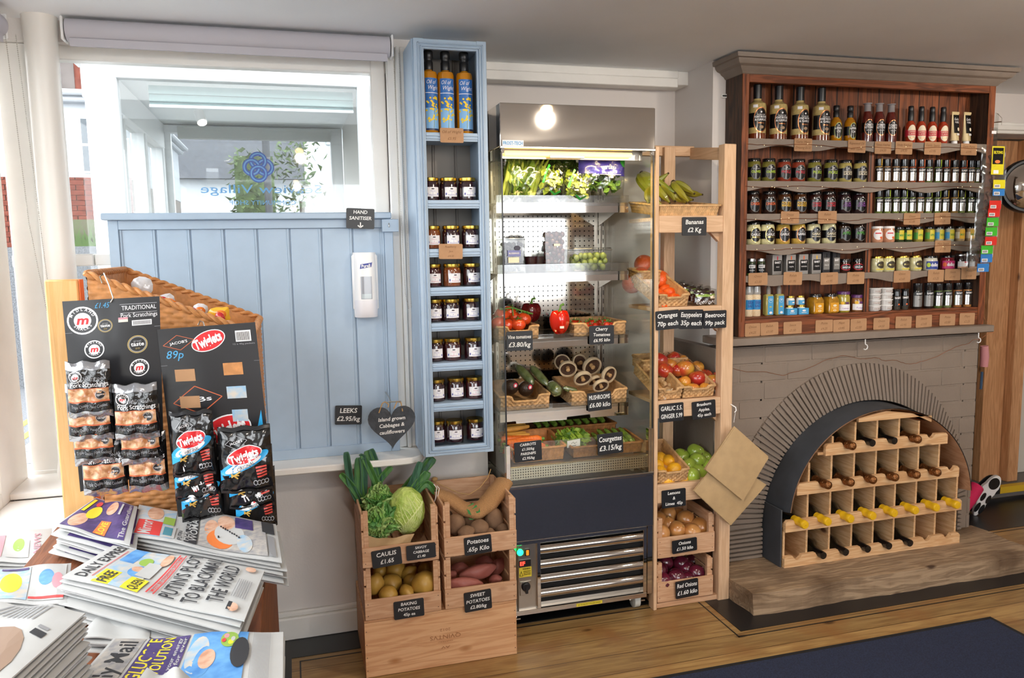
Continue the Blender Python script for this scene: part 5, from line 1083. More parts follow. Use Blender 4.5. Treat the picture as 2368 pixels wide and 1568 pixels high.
MB().box(fx0, fx1, fy0, fy1, .342, .540, STEEL).box(fx0, fx1, fy0+.03, fy1, .075, .342, STEELB).build('base_cabinet', t, bevel=.0015, smooth=False)
MB().box(fx0+.12, fx1-.035, fy0+.026, fy0+.031, .09, .335, STEELD).build('grille_recess', t, smooth=False)
b = MB().box(fx0, fx0+.010, fy0, fy0+.03, .062, .342, STEEL).box(fx0+.112, fx0+.126, fy0, fy0+.03, .075, .338, STEEL).box(fx1-.04, fx1-.026, fy0, fy0+.03, .07, .338, STEEL).box(fx1-.022, fx1, fy0+.004, fy0+.03, .07, .342, STEEL).box(fx0, fx1-.026, fy0-.001, fy0+.03, .06, .078, STEEL).box(fx0, fx1-.026, fy0-.001, fy0+.03, .328, .342, STEEL)
b.build('grille_frame', t, bevel=.001, smooth=False)
for k in range(4):
    z = .128+k*.056; MB().grid(lambda a, v, z=z: Vector((fx0+.126+(fx1-.166-fx0)*v, fy0+.020-.018*sin(pi*a), z-.019*cos(pi*a))), 12, 1, STEEL).build('grille_slat', t)
# controls
cx0 = fx0+.034
c0 = front(cx0, fy0-.0008, 0); b = MB().box(cx0+.010, cx0+.078, fy0+.012, fy0+.028, .078, .328, STEELB); b.build('control_panel', t, smooth=False)
S = front(cx0, fy0+.0115, 0)
MB().lathe([(.012, 0), (.012, -.004), (.009, -.009), (.001, -.011)], (cx0+.017, fy0+.012, .297), 20, mat('green_lamp', '#1fd66a', .3, emit='#15e06a', es=4), 'y').build('green_lamp', t)
MB().box(cx0+.034, cx0+.052, fy0+.004, fy0+.012, .283, .308, BLACKP).box(cx0+.038, cx0+.048, fy0+.001, fy0+.005, .286, .305, mat('orange_switch', '#e07a1e', .3, emit='#e0701a', es=.8)).build('rocker_switch', t, bevel=.001)
b = MB().box(cx0+.012, cx0+.056, fy0+.006, fy0+.012, .243, .268, BLACKP); S = front(cx0, fy0+.0055, 0); b.text(S, 'EF', .024, .2485, .0145, mat('red_digits', '#ff2a1e', .4, emit='#ff2a1e', es=5), .0006, .019, bold=.02); b.build('digital_display', t, smooth=False)
b = MB().rect(S, .012, .201, .060, .239, YEL, -.005).text(S, 'WARNING', .040, .230, .005, BLK, -.0042, .030, bold=.03).poly(S, [(.013, .206), (.027, .206), (.020, .226)], BLK, -.0044).poly(S, [(.0155, .208), (.0245, .208), (.020, .221)], YEL, -.004)
for k in range(3): b.rect(S, .028, .222-k*.006, .056, .224-k*.006, BLK, -.0044)
b.build('warning_label', t, smooth=False)
MB().box(cx0+.014, cx0+.058, fy0+.008, fy0+.012, .132, .185, STEELB).lathe([(.017, 0), (.017, -.006), (.014, -.010), (.001, -.010)], (cx0+.036, fy0+.009, .166), 20, BLACKP, 'y').box(cx0+.032, cx0+.042, fy0-.004, fy0+.004, .142, .178, BLACKP).build('rotary_knob', t, bevel=.001)
c = P(1363, 1393, y=2.608); S = front(c.x, 2.6085, .069); b = MB().rect(S, -.052, -.006, .052, .006, YEL, .0004).text(S, 'LIFT THE GRILL FOR CONDENSER CLEANING', 0, -.002, .004, BLK, .0008, .09); b.build('yellow_sticker', t, smooth=False)
for (x, y) in ((fx0+.022, 2.665), (fx1-.050, 2.665), (fx0+.03, 3.06), (fx1-.05, 3.06)):
    w = MB().lathe([(.022, -.014), (.031, -.011), (.031, .011), (.022, .014)], (x, y, .0315), 24, mat('caster_wheel', '#c9cbc4', .5), 'x').build('caster', t)
    MB().box(x-.019, x-.0155, y-.012, y+.012, .03, .075, STEELB).box(x+.0155, x+.019, y-.012, y+.012, .03, .075, STEELB).tube([(x-.024, y, .0315), (x+.024, y, .0315)], .005, 8, STEELB).box(x+.018, x+.034, y-.02, y-.012, .028, .033, STEELB).build('caster_fork', w)

# ---------------------------------------------------------------- baskets
def basket(name, lab, x0, x1, y0, y1, z0, h, m, grp=None, tilt=0, flare=.0, seag=False, notch=0, cat='basket', rim=.005, hb=None, pit=.011):
    """woven tray; tilt leans its back edge up; returns (root, local->world function)"""
    w, d = x1-x0, y1-y0; O = Vector((x0, y0, z0)); R = Matrix.Rotation(tilt, 3, 'X'); hb = hb or h
    t = thing(name, lab, cat, O, grp); T = lambda p: O+R @ Vector(p)
    rowh = .0085 if seag else .011; amp = .0038 if seag else .0026; pitch = .020 if seag else pit
    def wall(pa, pb, na, nf, hfn):
        L_ = (Vector(pb)-Vector(pa)).length; nu = max(8, int(L_/pitch*4)); hm = max(hfn(.02), hfn(.5)); nv = max(3, int(hm/rowh*2)); b = MB()
        def fn(a, v):
            hh = hfn(a); z = v*hh; rr = int(z/rowh); e = amp*sin(2*pi*a*L_/pitch+pi*rr)*sin(pi*((z/rowh) % 1)) if 0 < v < 1 else 0
            p = Vector(pa).lerp(Vector(pb), a)+Vector(nf)*(flare*z/h+e); return T((p.x, p.y, z))
        b.grid(fn, nu, nv, m); fn2 = lambda a, v: fn(1-a, v)+R @ (Vector(nf)*-.004)
        b.grid(fn2, max(8, nu//2), max(2, nv//2), m)
        b.build(na, t)
        return [fn(i/24, 1) for i in range(25)]
    side = lambda a: h+(hb-h)*a
    f = (lambda a: h if (a < .2 or a > .8 or not notch) else h-notch*min(1, min(a-.2, .8-a)/.06))
    p1 = wall((0, 0, 0), (w, 0, 0), 'front_wall', (0, -1, 0), f); p2 = wall((w, 0, 0), (w, d, 0), 'side_wall', (1, 0, 0), side)
    p3 = wall((w, d, 0), (0, d, 0), 'back_wall', (0, 1, 0), lambda a: hb); p4 = wall((0, d, 0), (0, 0, 0), 'side_wall', (-1, 0, 0), lambda a: side(1-a))
    b = MB().hexa([T((0, 0, 0)), T((w, 0, 0)), T((w, d, 0)), T((0, d, 0))], [T((0, 0, .004)), T((w, 0, .004)), T((w, d, .004)), T((0, d, .004))], m); b.build('base', t, smooth=False)
    b = MB(); rp = [p+R @ Vector((0, 0, rim*.4)) for p in p1+p2+p3+p4]; q = [rp[0]]
    for p in rp[1:]:
        if (p-q[-1]).length > .004: q.append(p)
    b.tube(q, [rim*(1+(.18 if i % 2 else -.1)) for i in range(len(q))], 7, m, closed=True); b.build('rim', t)
    return t, T

# ---------------------------------------------------------------- produce
def sph(fn=None): return fn
def fruit(name, cat, r, m, sy_=1, dimple=0, stem=None, lump=0, seed=0, nose=0, nu=22, nv=14):
    t = thing(name, '', cat, (0, 0, 0)); rr = random.Random(seed); ph = [rr.random()*6 for _ in range(6)]
    def fn(d):
        k = 1-dimple*max(0, d.z-.75)*2.2-dimple*.7*max(0, -d.z-.82)*2
        if lump: k += lump*(sin(d.x*3+ph[0])*sin(d.y*3+ph[1])+.5*sin(d.z*5+ph[2])*sin(d.x*5+ph[3]))
        if nose: k += nose*max(0, abs(d.z)-.86)*4
        return k
    MB().blob((0, 0, r*sy_), (r, r, r*sy_), m, nu, nv, fn).build('flesh', t)
    if stem: stem(t, r, sy_)
    return Stock(t)
def two(key, a, b_, sc=8, rough=.35, coat=.3, **k): return mat(key, a, rough, coat=coat, col2=b_, nscale=sc, **k)
STM = mat('stem_brown', '#5a4326', .8); SGR = mat('stem_fresh', '#5c8a34', .6)
def stemf(m=STM, h=.012, r_=.0015): return lambda t, r, s: MB().tube([(0, 0, 2*r*s*.86), (.001, 0, 2*r*s*.86+h*.6), (.003, 0, 2*r*s*.86+h)], r_, 6, m).build('stem', t)
def calyx(t, r, s):
    b = MB(); z = 2*r*s*.965
    for k in range(5):
        a = k*2*pi/5; b.add([(0, 0, z), (r*.3*cos(a-.3), r*.3*sin(a-.3), z+.002), (r*.75*cos(a), r*.75*sin(a), z-.002+.004), (r*.3*cos(a+.3), r*.3*sin(a+.3), z+.002)], [(0, 1, 2, 3)], SGR)
    b.tube([(0, 0, z), (.001, .001, z+.010)], .0016, 5, SGR); b.build('calyx', t, solid=.0008)
TOM = fruit('tomato', 'tomato', .031, two('tomato_skin', '#d8431c', '#e2561f', 6, .12, 1), .86, .15, calyx)
CHT = fruit('cherry_tomato', 'cherry tomato', .014, two('cherry_tomato_skin', '#c92a14', '#d8431c', 10, .12, 1), 1, .05, calyx, nu=12, nv=8)
AVO = fruit('avocado', 'avocado', .030, two('avocado_skin', '#2b1d14', '#3c2a1c', 60, .45, .2, bump=.3, bscale=180), 1.22, 0, stemf(STM, .004))
APR = fruit('apple', 'apple', .035, two('apple_red', '#a92a22', '#c9742c', 14, .25, .6, lo=.45, hi=.75), .92, .22, stemf()); APY = fruit('apple', 'apple', .035, two('apple_blush', '#c9a23a', '#c2452a', 11, .25, .6, lo=.38, hi=.62), .92, .22, stemf()); APO = fruit('apple', 'apple', .034, two('apple_orange', '#d8a43a', '#cf6a2e', 12, .25, .6), .92, .22, stemf())
APG = fruit('green_apple', 'apple', .037, two('apple_green', '#8fae3a', '#a8bf4c', 10, .25, .6), .93, .22, stemf())
LEM = fruit('lemon', 'lemon', .0305, two('lemon_skin', '#e6a91a', '#efb62a', 40, .35, .4, bump=.25, bscale=240), 1.08, 0, stemf(SGR, .001, .002), nose=.25)
ORA = fruit('orange', 'orange', .042, two('orange_skin', '#e0591a', '#e8641e', 40, .4, .3, bump=.25, bscale=220), .97, .05, stemf(SGR, .001, .003)); EAS = fruit('easy_peeler', 'orange', .031, two('easy_skin', '#e0500f', '#ea6418', 40, .35, .4, bump=.25, bscale=220), .82, .12, stemf(SGR, .001, .003))
ONB = fruit('brown_onion', 'onion', .037, two('onion_skin', '#b07238', '#d0985c', 16, .28, .5, stretch=(1, 1, .25)), .95, 0, stemf(mat('onion_tip', '#b89058', .8), .016, .003), lump=.02, nose=.1); ONR = fruit('red_onion', 'onion', .036, two('red_onion_skin', '#4a1226', '#6f2238', 16, .2, .8, stretch=(1, 1, .25)), .93, 0, stemf(mat('red_onion_tip', '#8a5a5a', .8), .014, .003), lump=.02, nose=.08)
POT = fruit('potato', 'potato', .032, two('potato_dusty', '#80624a', '#6a4f3a', 18, .9, 0, bump=.3, bscale=60), 1.15, 0, None, .06, 3); PO2 = fruit('potato', 'potato', .030, two('potato_dusty', '#80624a', '#6a4f3a'), 1.2, 0, None, .09, 9)
BAK = fruit('baking_potato', 'potato', .036, two('baking_skin', '#b8913e', '#a87f34', 14, .5, .15, bump=.1, bscale=90), 1.05, 0, None, .05, 5); BA2 = fruit('baking_potato', 'potato', .027, two('baking_skin', '#b8913e', '#a87f34'), 1.45, 0, None, .08, 8)
SWP = fruit('sweet_potato', 'sweet potato', .027, two('sweet_skin', '#985348', '#a9655a', 18, .6, .1, bump=.25, bscale=50), 2.4, 0, None, .10, 4); SW2 = fruit('sweet_potato', 'sweet potato', .028, two('sweet_skin', '#985348', '#a9655a'), 1.5, 0, None, .08, 6)
GRR = fruit('red_grape', 'grape', .0105, two('grape_red', '#3d1420', '#5a2230', 20, .2, .6), 1.1, 0, nu=10, nv=7); GRG = fruit('green_grape', 'grape', .0115, two('grape_green', '#8fa046', '#a5b45c', 20, .2, .6), 1.15, 0, nu=10, nv=7); BLU = fruit('blueberry', 'blueberry', .0075, two('blueberry_skin', '#1d2036', '#2c3150', 30, .45, 0), .95, 0, nu=8, nv=6)
GIN = fruit('ginger_root', 'ginger', .017, two('ginger_skin', '#b0906a', '#c4a680', 30, .8, 0, bump=.3, bscale=90), 1.6, 0, None, .22, 2); GAR = fruit('garlic_bulb', 'garlic', .021, two('garlic_skin', '#ddd2c4', '#c9b8a8', 30, .6, .1, stretch=(1, 1, .2)), .85, 0, stemf(mat('garlic_stem', '#d8cbb4', .7), .014, .003), .03, 2)
def euler(o, rx, ry, rz): o.rotation_euler = (rx, ry, rz)
def putc(stock, px, py, y, lab, grp, rot=(0, 0, 0), sc=None, r=None):
    """put produce so its centre stands at the surveyed point"""
    c = P(px, py, y=y); o = stock.put(c, 0, lab, grp, sc); r = stock.r.get('_c', 0)
    s = sc or 1; hgt = CEN[id(stock)]*s; e = Matrix.Rotation(rot[2], 3, 'Z') @ Matrix.Rotation(rot[1], 3, 'Y') @ Matrix.Rotation(rot[0], 3, 'X')
    o.rotation_euler = rot; o.location = c-e @ Vector((0, 0, hgt)); return o
CEN = {id(s): r for s, r in ((TOM, .031*.86), (CHT, .014), (AVO, .0366), (APR, .032), (APY, .032), (APO, .031), (APG, .034), (LEM, .033), (ORA, .041), (EAS, .0254), (ONB, .035), (ONR, .0335), (POT, .0368), (PO2, .036), (BAK, .038), (BA2, .039), (SWP, .065), (SW2, .042), (GRR, .0115), (GRG, .013), (BLU, .007), (GIN, .027), (GAR, .018))}

# ---------------------------------------------------------------- chiller shelf 1: bagged greens
zA, zB, zC, zD = SHT
LEAF = mat('leaf_green', '#466c1c', .5, col2='#7d9a30', nscale=22); LEAFD = mat('leaf_dark', '#3c6420', .5, col2='#6a9232', nscale=22); LEAFY = mat('leaf_lime', '#7f9a24', .5, col2='#b0bc48', nscale=26)
def leaves(b, c, sx, sy__, sz, n, m, size=.03, seed=1, up=0):
    q = random.Random(seed)
    for k in range(n):
        p = Vector(c)+Vector((q.uniform(-sx, sx), q.uniform(-sy__, sy__), q.uniform(-sz, sz))); a = Vector((q.uniform(-1, 1), q.uniform(-1, 1), q.uniform(-1, 1)+up)).normalized(); n_ = a.cross(Vector((q.uniform(-1, 1), q.uniform(-1, 1), q.uniform(-1, 1)))).normalized(); s_ = size*q.uniform(.6, 1.2); bl = a.cross(n_)*s_*.3
        b.add([p-a*s_*.5, p-a*s_*.1+n_*s_*.35+bl*.4, p+a*s_*.35+n_*s_*.28-bl*.3, p+a*s_*.6, p+a*s_*.35-n_*s_*.28-bl*.3, p-a*s_*.1-n_*s_*.35+bl*.4], [(0, 1, 2, 3), (0, 3, 4, 5)], m)
def pillow(b, c, w, h, d, m, nu=14, nv=12, crinkle=.006, seed=0, ruff=0):
    q = random.Random(seed); ph = [q.random()*6 for _ in range(4)]
    for s_ in (-1, 1):
        def fn(a, v, s_=s_):
            x, y = (a*2-1), (v*2-1); k = (max(0, 1-x**4)*max(0, 1-abs(y)**3.2))**.5
            return Vector((c[0]+x*w, c[1]+s_*(d*k)+crinkle*(sin(x*9+ph[0]+y*4)*sin(y*11+ph[1])*k)+ruff*sin(x*14)*abs(y)**6, c[2]+y*h+crinkle*.6*sin(x*7+ph[2])*abs(y)))
        b.grid((lambda a, v, f=fn: f(1-a, v)) if s_ > 0 else fn, nu, nv, m)
    return b
def pillowS(c, w, h, d, crinkle=.006, seed=0):
    q = random.Random(seed); ph = [q.random()*6 for _ in range(4)]
    def S(u, v, e=0):
        x, y = max(-1, min(1, u/w)), max(-1, min(1, v/h)); k = (max(0, 1-x**4)*max(0, 1-abs(y)**3.2))**.5
        return Vector((c[0]+x*w, c[1]-(d*k)+crinkle*(sin(x*9+ph[0]+y*4)*sin(y*11+ph[1])*k)-e, c[2]+y*h+crinkle*.6*sin(x*7+ph[2])*abs(y)))
    return S
TAG = mat('price_sticker', '#e6ddc8', .5)
def bagged(lab, px0, py0, px1, py1, y, lm, d=.05, n=60, size=.035, seed=1, extra=None, up=.5):
    a, e = P(px0, py0, y=y), P(px1, py1, y=y); c = ((a.x+e.x)/2, y, (a.z+e.z)/2); w, h = abs(e.x-a.x)/2, abs(a.z-e.z)/2
    t = thing('salad_bag', lab, 'bagged salad', (c[0], c[1], c[2]-h), 'bagged greens on the top chiller shelf')
    b = MB(); leaves(b, c, w*.72, d*.55, h*.72, n, lm, size, seed, up); b.build('leaves', t, solid=.0006, smooth=False)
    pillow(MB(), c, w, h, d, FILM, 16, 14, .007, seed).build('clear_bag', t)
    if extra: extra(t, c, w, h, pillowS(c, w, h, d, .007, seed))
    return t
def ribs(t, c, w, h, S):
    b = MB()
    for k in range(9):
        x = c[0]+(k-4)*w*.2; b.tube([(x-.02, c[1]-.012, c[2]-h*.85), (x, c[1]-.02, c[2]), (x+.012+.004*k, c[1]-.01, c[2]+h*.8)], [.006, .009, .003], 8, LEAFY, flat=.6)
    b.build('stalks', t)
bagged('large bag of long leafy greens at the left of the top chiller shelf', 1160, 356, 1252, 462, 2.84, LEAF, .055, 90, .06, 3, ribs, 1.5)
def cel(t, c, w, h, S):
    b = MB(); q = random.Random(int(c[0]*1e4))
    for k in range(16): x, z = q.uniform(-.018, .02), q.uniform(-.02, .018); b.tube([(c[0]+x, c[1]-.045, c[2]-.012+z), (c[0]+x*1.2, c[1]+.02, c[2]+z)], .005, 8, mat('celery_pale', '#c3cf7a', .4))
    b.build('celery_stalks', t)
    b = MB().line(lambda u, v, e=0: S(u, v, e+.001), [(-w*.8, -h*.2), (-w*.55, h*.5), (-w*.3, h*.8)], .007, mat('bag_green_print', '#2f9a3c', .4)).line(lambda u, v, e=0: S(u, v, e+.001), [(-w*.3, -h*.7), (w*.1, -h*.85), (w*.5, -h*.75)], .007, mat('bag_green_print', '#2f9a3c', .4)); b.build('green_print', t)
bagged('celery in a clear bag, left of the two on the top chiller shelf', 1243, 376, 1304, 455, 2.80, LEAFY, .045, 50, .03, 5, cel)
bagged('celery in a clear bag with green stripe, beside the spinach', 1300, 388, 1364, 466, 2.79, LEAFY, .045, 50, .03, 7, cel)
def spn(t, c, w, h, S):
    VN = mat('bag_violet', '#35308a', .3, coat=.5, noise=.1, nscale=20)
    b = MB().grid(lambda a, v: S(-w*.99+1.98*w*a, h*(.02+.97*v)+(a-.5)*-.012, .0015), 16, 8, VN)
    b.text(lambda u, v, e=0: S(u, v, e+.002), 'verdino', .012, .022, .018, LABW, .001, .062, bold=.015).text(lambda u, v, e=0: S(u, v, e+.002), 'baby spinach', .012, .006, .010, LABW, .001, .060)
    b.rect(lambda u, v, e=0: S(u, v, e+.002), -.024, .001, .062, .0025, LABW, .001, 8); b.ell(lambda u, v, e=0: S(u, v, e+.002), w*.8, h*.6, .012, .018, mat('bag_green_print', '#2f9a3c', .4), .001, 14); b.build('printed_panel', t)
bagged('baby spinach bag with violet printed top on the top chiller shelf', 1335, 356, 1442, 458, 2.81, LEAFD, .05, 110, .035, 11, spn)
bagged('clear bag of dark green leaves lying behind the celery bags', 1262, 360, 1345, 420, 2.93, LEAFD, .05, 60, .04, 13)
# --- shelf 2: berries and grapes in clear tubs
def tub(name, lab, px0, py0, px1, py1, y, d, stock, n, gname, seed, lid=True, label=None, plural='fruit'):
    a, e = P(px0, py0, y=y), P(px1, py1, y=y); x0, x1_, z0, z1 = a.x, e.x, zB, a.z; t = thing(name, lab, 'punnet', ((x0+x1_)/2, y+d/2, z0))
    tp = .004; b = MB().hexa([(x0+tp, y+tp, z0), (x1_-tp, y+tp, z0), (x1_-tp, y+d-tp, z0), (x0+tp, y+d-tp, z0)], [(x0, y, z1), (x1_, y, z1), (x1_, y+d, z1), (x0, y+d, z1)], PLAS); b.build('clear_tub', t, bevel=.005)
    MB().tube([(x0, y, z1-.01), (x1_, y, z1-.01), (x1_, y+d, z1-.01), (x0, y+d, z1-.01)], .0022, 6, PLAS, closed=True).build('rim', t)
    if label: b = MB(); label(b, front((x0+x1_)/2, y-.002, (z0+z1)/2)); b.build('label', t, smooth=False)
    q = random.Random(seed); R_ = CEN[id(stock)]; pts = []; zz = z0+R_+.002; 
    tries = 0
    while len(pts) < n and tries < 9000:
        tries += 1; p = Vector((q.uniform(x0+R_+.005, x1_-R_-.005), q.uniform(y+R_+.004, y+d-R_-.004), q.uniform(z0+R_+.001, z1-.018-R_)))
        if all((p-o).length > R_*1.55 for o in pts): pts.append(p)
    for p in pts:
        o = stock.put(p-Vector((0, 0, R_)), q.random()*6, plural+' inside the '+lab.split(',')[0], gname)
def lb(b, S): b.rect(S, -.026, -.004, .024, .018, mat('bag_violet', '#35308a', .3), .0005).rect(S, -.024, -.028, .018, -.008, TAG, .0005).text(S, 'BLUEBERRIES', -.001, .004, .006, LABW, .001, .04).ell(S, .012, .026, .012, .009, mat('dark_print', '#25203c', .4), .0005, 12)
tub('berry_punnet', 'clear punnet with violet label at the left of the second chiller shelf', 1162, 548, 1216, 628, 2.80, .09, BLU, 120, 'blueberries in the clear punnet', 21, label=lb, plural='blueberry')
tub('grape_punnet', 'tall clear tub of dark red grapes on the second chiller shelf', 1257, 522, 1317, 628, 2.785, .075, GRR, 70, 'red grapes in the tall tub', 23, label=lambda b, S: b.rect(S, -.012, .012, .012, .020, TAG, .0006), plural='red grape')
tub('grape_punnet', 'low clear punnet of green grapes on the second chiller shelf', 1326, 573, 1416, 628, 2.785, .10, GRG, 60, 'green grapes in the low punnet', 25, plural='green grape')
for i, (px, w_) in enumerate(((1228, 'left'), (1247, 'right'))):
    p = P(px, 600, y=2.85); t = thing('fruit_cup', 'clear plastic cup of dark cherries, the %s one beside the blueberries' % w_, 'cup', (p.x, 2.85, zB), 'clear cups on the second chiller shelf')
    MB().lathe([(.022, zB), (.027, zB+.062)], (p.x, 2.85, 0), 22, mat('cherry_dark', '#3a0f14', .15, coat=1, noise=.3, nscale=80)).build('cherries', t); MB().lathe([(.0235, zB-.0), (.029, zB+.064), (.031, zB+.067), (.029, zB+.095), (.012, zB+.106)], (p.x, 2.85, 0), 22, PLAS).build('clear_cup', t)
# --- shelf 3: tomatoes, peppers
def bpx(px0, px1, y): return P(px0, 700, y=y).x, P(px1, 700, y=y).x
x0, x1_ = .735, P(1247, 760, y=2.77).x
basket('vegetable_basket', 'woven basket of vine tomatoes at the left of the third chiller shelf', x0, x1_, 2.782, 3.02, zC+.001, .045, SEAG, None, 0, .002, True, .018)
G = 'vine tomatoes in the chiller basket'
for i, (px, py, y) in enumerate(((1160, 728, 2.86), (1178, 722, 2.90), (1152, 748, 2.82), (1172, 752, 2.83), (1199, 750, 2.81), (1212, 737, 2.86), (1190, 735, 2.90), (1150, 738, 2.93))):
    putc(TOM, px, py, y, 'orange red vine tomato in the left basket of the third chiller shelf', G, (.5-i*.15, .3, i), .92)
b = MB(); p = [P(q, r_, y=y) for q, r_, y in ((1155, 715, 2.85), (1185, 712, 2.87), (1205, 718, 2.86), (1232, 726, 2.86))]; b.tube(p, .003, 6, SGR).tube([p[1], p[1]+Vector((.0, -.01, -.03))], .0025, 6, SGR).tube([p[2], p[2]+Vector((.005, -.01, -.03))], .0025, 6, SGR)
tag(b.build('tomato_vine', loc=p[1]), 'green vine stem lying over the tomatoes', 'stem')
def pepper(name_lab, px, py, y, m, r, h, rz=0):
    c = P(px, py, y=y); t = thing('bell_pepper', name_lab, 'pepper', (c.x, y, c.z-h))
    def fn(d): return (1+.09*cos(4*atan2(d.y, d.x)+rz))*(1-.28*max(0, d.z-.72)*3)*(1-.10*max(0, -d.z))*(1+.12*max(0, d.z)*(1-d.z)*2)
    MB().blob((c.x, y, c.z), (r, r, h), m, 32, 20, fn).build('flesh', t)
    MB().tube([(c.x, y, c.z+h*.72), (c.x+.003, y, c.z+h*.95), (c.x+.004, y-.003, c.z+h*1.2), (c.x+.016, y-.006, c.z+h*1.32)], [.009, .0045, .004, .0055], 10, SGR).build('stem', t); return t, c
z_ = P(1294, 778, y=2.79).z
t, c = pepper('shiny bright red pepper standing upright in the middle of the chiller', 1294, 744, 2.785, mat('pepper_red', '#d8220f', .1, coat=1), .036, .051)
b = MB(); cc = cyl((c.x, 2.785, c.z), .0385, 0); b.rect(cc, -.012, -.022, .004, -.013, TAG, .0006, 3); b.build('price_sticker', t)
pepper('dark red pepper standing behind the tomatoes', 1228, 722, 2.90, mat('pepper_dark', '#5d1216', .15, coat=1), .036, .042, 1)
basket('vegetable_basket', 'woven basket of cherry tomatoes at the right of the third chiller shelf', P(1330, 760, y=2.77).x, 1.245, 2.782, 3.02, zC+.001, .045, SEAG, None, 0, .002, True, .018)
q = random.Random(5)
for k in range(30):
    x = q.uniform(P(1345, 760, y=2.8).x, 1.225); y = q.uniform(2.80, 2.98); CHT.put((x, y, zC+.010+q.uniform(0, .012)), q.random()*6, 'small red cherry tomato in the right basket of the third chiller shelf', 'cherry tomatoes in the chiller basket')
# --- shelf 4
basket('vegetable_basket', 'woven basket holding two avocados at the left of the fourth chiller shelf', .735, P(1270, 900, y=2.77).x, 2.775, 3.0, zD+.001, .052, SEAG, None, .10, .002, True, .022)
putc(AVO, 1180, 895, 2.83, 'dark avocado with red sticker, the left one', 'avocados in the chiller basket', (1.2, .3, .4)); putc(AVO, 1216, 899, 2.82, 'dark avocado with red sticker, the right one', 'avocados in the chiller basket', (1.2, -.2, -.4))
for px, py in ((1192, 891), (1226, 895)):
    c = P(px, py, y=2.782); S = plane(c, (1, 0, .1), (0, -.2, 1)); b = MB().ell(S, 0, 0, .008, .010, mat('pink_sticker', '#d63a52', .4), .001, 14).rect(S, -.004, -.006, .004, .004, LABW, .0015, 1); tag(b.build('fruit_sticker', loc=c), 'pink fruit sticker on the %s avocado' % ('left' if px < 1200 else 'right'), 'sticker', 'pink avocado stickers')
CUC = mat('wrapped_cucumber', '#50602c', .12, coat=1, col2='#98a070', nscale=18, bump=.5, bscale=40)
for i, (a, e, r_, w_) in enumerate((((1196, 846, 2.90), (1232, 886, 2.80), .017, 'leftmost, leaning back'), ((1228, 848, 2.90), (1266, 890, 2.80), .016, 'second, leaning back'), ((1272, 888, 2.84), (1293, 910, 2.77), .023, 'broad one lying at the front'), ((1302, 897, 2.79), (1335, 905, 2.79), .011, 'short slim one beside the mushrooms'))):
    p, q_ = P(a[0], a[1], y=a[2]), P(e[0], e[1], y=e[2]); t = thing('wrapped_courgette', 'film wrapped courgette on the fourth chiller shelf, '+w_, 'courgette', q_, 'film wrapped courgettes')
    MB().tube([p.lerp(q_, k/8) for k in range(9)], [r_*.45, r_*.85, r_, r_, r_*1.03, r_, r_, r_*.85, r_*.35], 14, CUC).build('flesh', t); MB().tube([p.lerp(q_, -.02+1.04*k/8) for k in range(9)], [r_*.3, r_*1.0, r_*1.1, r_*1.14, r_*1.1, r_*1.16, r_*1.1, r_*1.0, r_*.3], 12, FILM).build('film_wrap', t)
basket('vegetable_basket', 'woven basket of flat mushrooms at the right of the fourth chiller shelf', P(1322, 880, y=2.77).x, 1.245, 2.775, 3.0, zD+.001, .052, SEAG, None, .10, .002, True, .022)
GILL = mat('mushroom_gills', '#4a3020', .8, noise=.3, nscale=120); CAP = mat('mushroom_cap', '#cdb694', .7, noise=.08, nscale=30)
t = thing('flat_mushroom', '', 'mushroom', (0, 0, 0)); MB().lathe([(.001, .018), (.020, .017), (.034, .008), (.038, -.002), (.036, -.010), (.031, -.0105), (.030, -.004)], (0, 0, 0), 30, CAP, caps=False).build('cap', t)
b = MB().lathe([(.031, -.005), (.022, .000), (.008, .004)], (0, 0, 0), 60, GILL, caps=False); b.build('gills', t); MB().lathe([(.008, .004), (.007, -.006), (.0085, -.013), (.006, -.0145), (.001, -.014)], (0, 0, 0), 14, mat('mushroom_stalk', '#c49a68', .7)).build('stalk', t); MU = Stock(t); CEN[id(MU)] = 0
for i, (px, py, y, rx, rz, sc) in enumerate(((1313, 852, 2.90, 1.15, -.25, .98), (1368, 846, 2.92, 1.2, .15, 1.12), (1407, 866, 2.84, 1.3, .35, .95), (1347, 874, 2.84, .9, .0, .98), (1373, 880, 2.87, .8, .3, .8), (1389, 891, 2.80, .9, .05, .88), (1340, 840, 2.98, 1.9, .2, 1.0), (1300, 838, 2.99, 1.9, -.3, .9))):
    w_ = ('upper left', 'topmost and largest', 'rightmost', 'pale one at the front left', 'half hidden in the middle', 'lowest one at the front', 'back one, half hidden', 'back left one showing its cap')[i]
    o = MU.put(P(px, py, y=y), 0, 'flat mushroom with dark gills in the chiller, '+w_, 'flat mushrooms', sc); o.rotation_euler = (-pi+rx if rx < 1.5 else rx, 0, rz); o.rotation_euler = (-rx, 0, rz)
    if rx < 1.5: o.rotation_euler = (-rx, 0, rz)
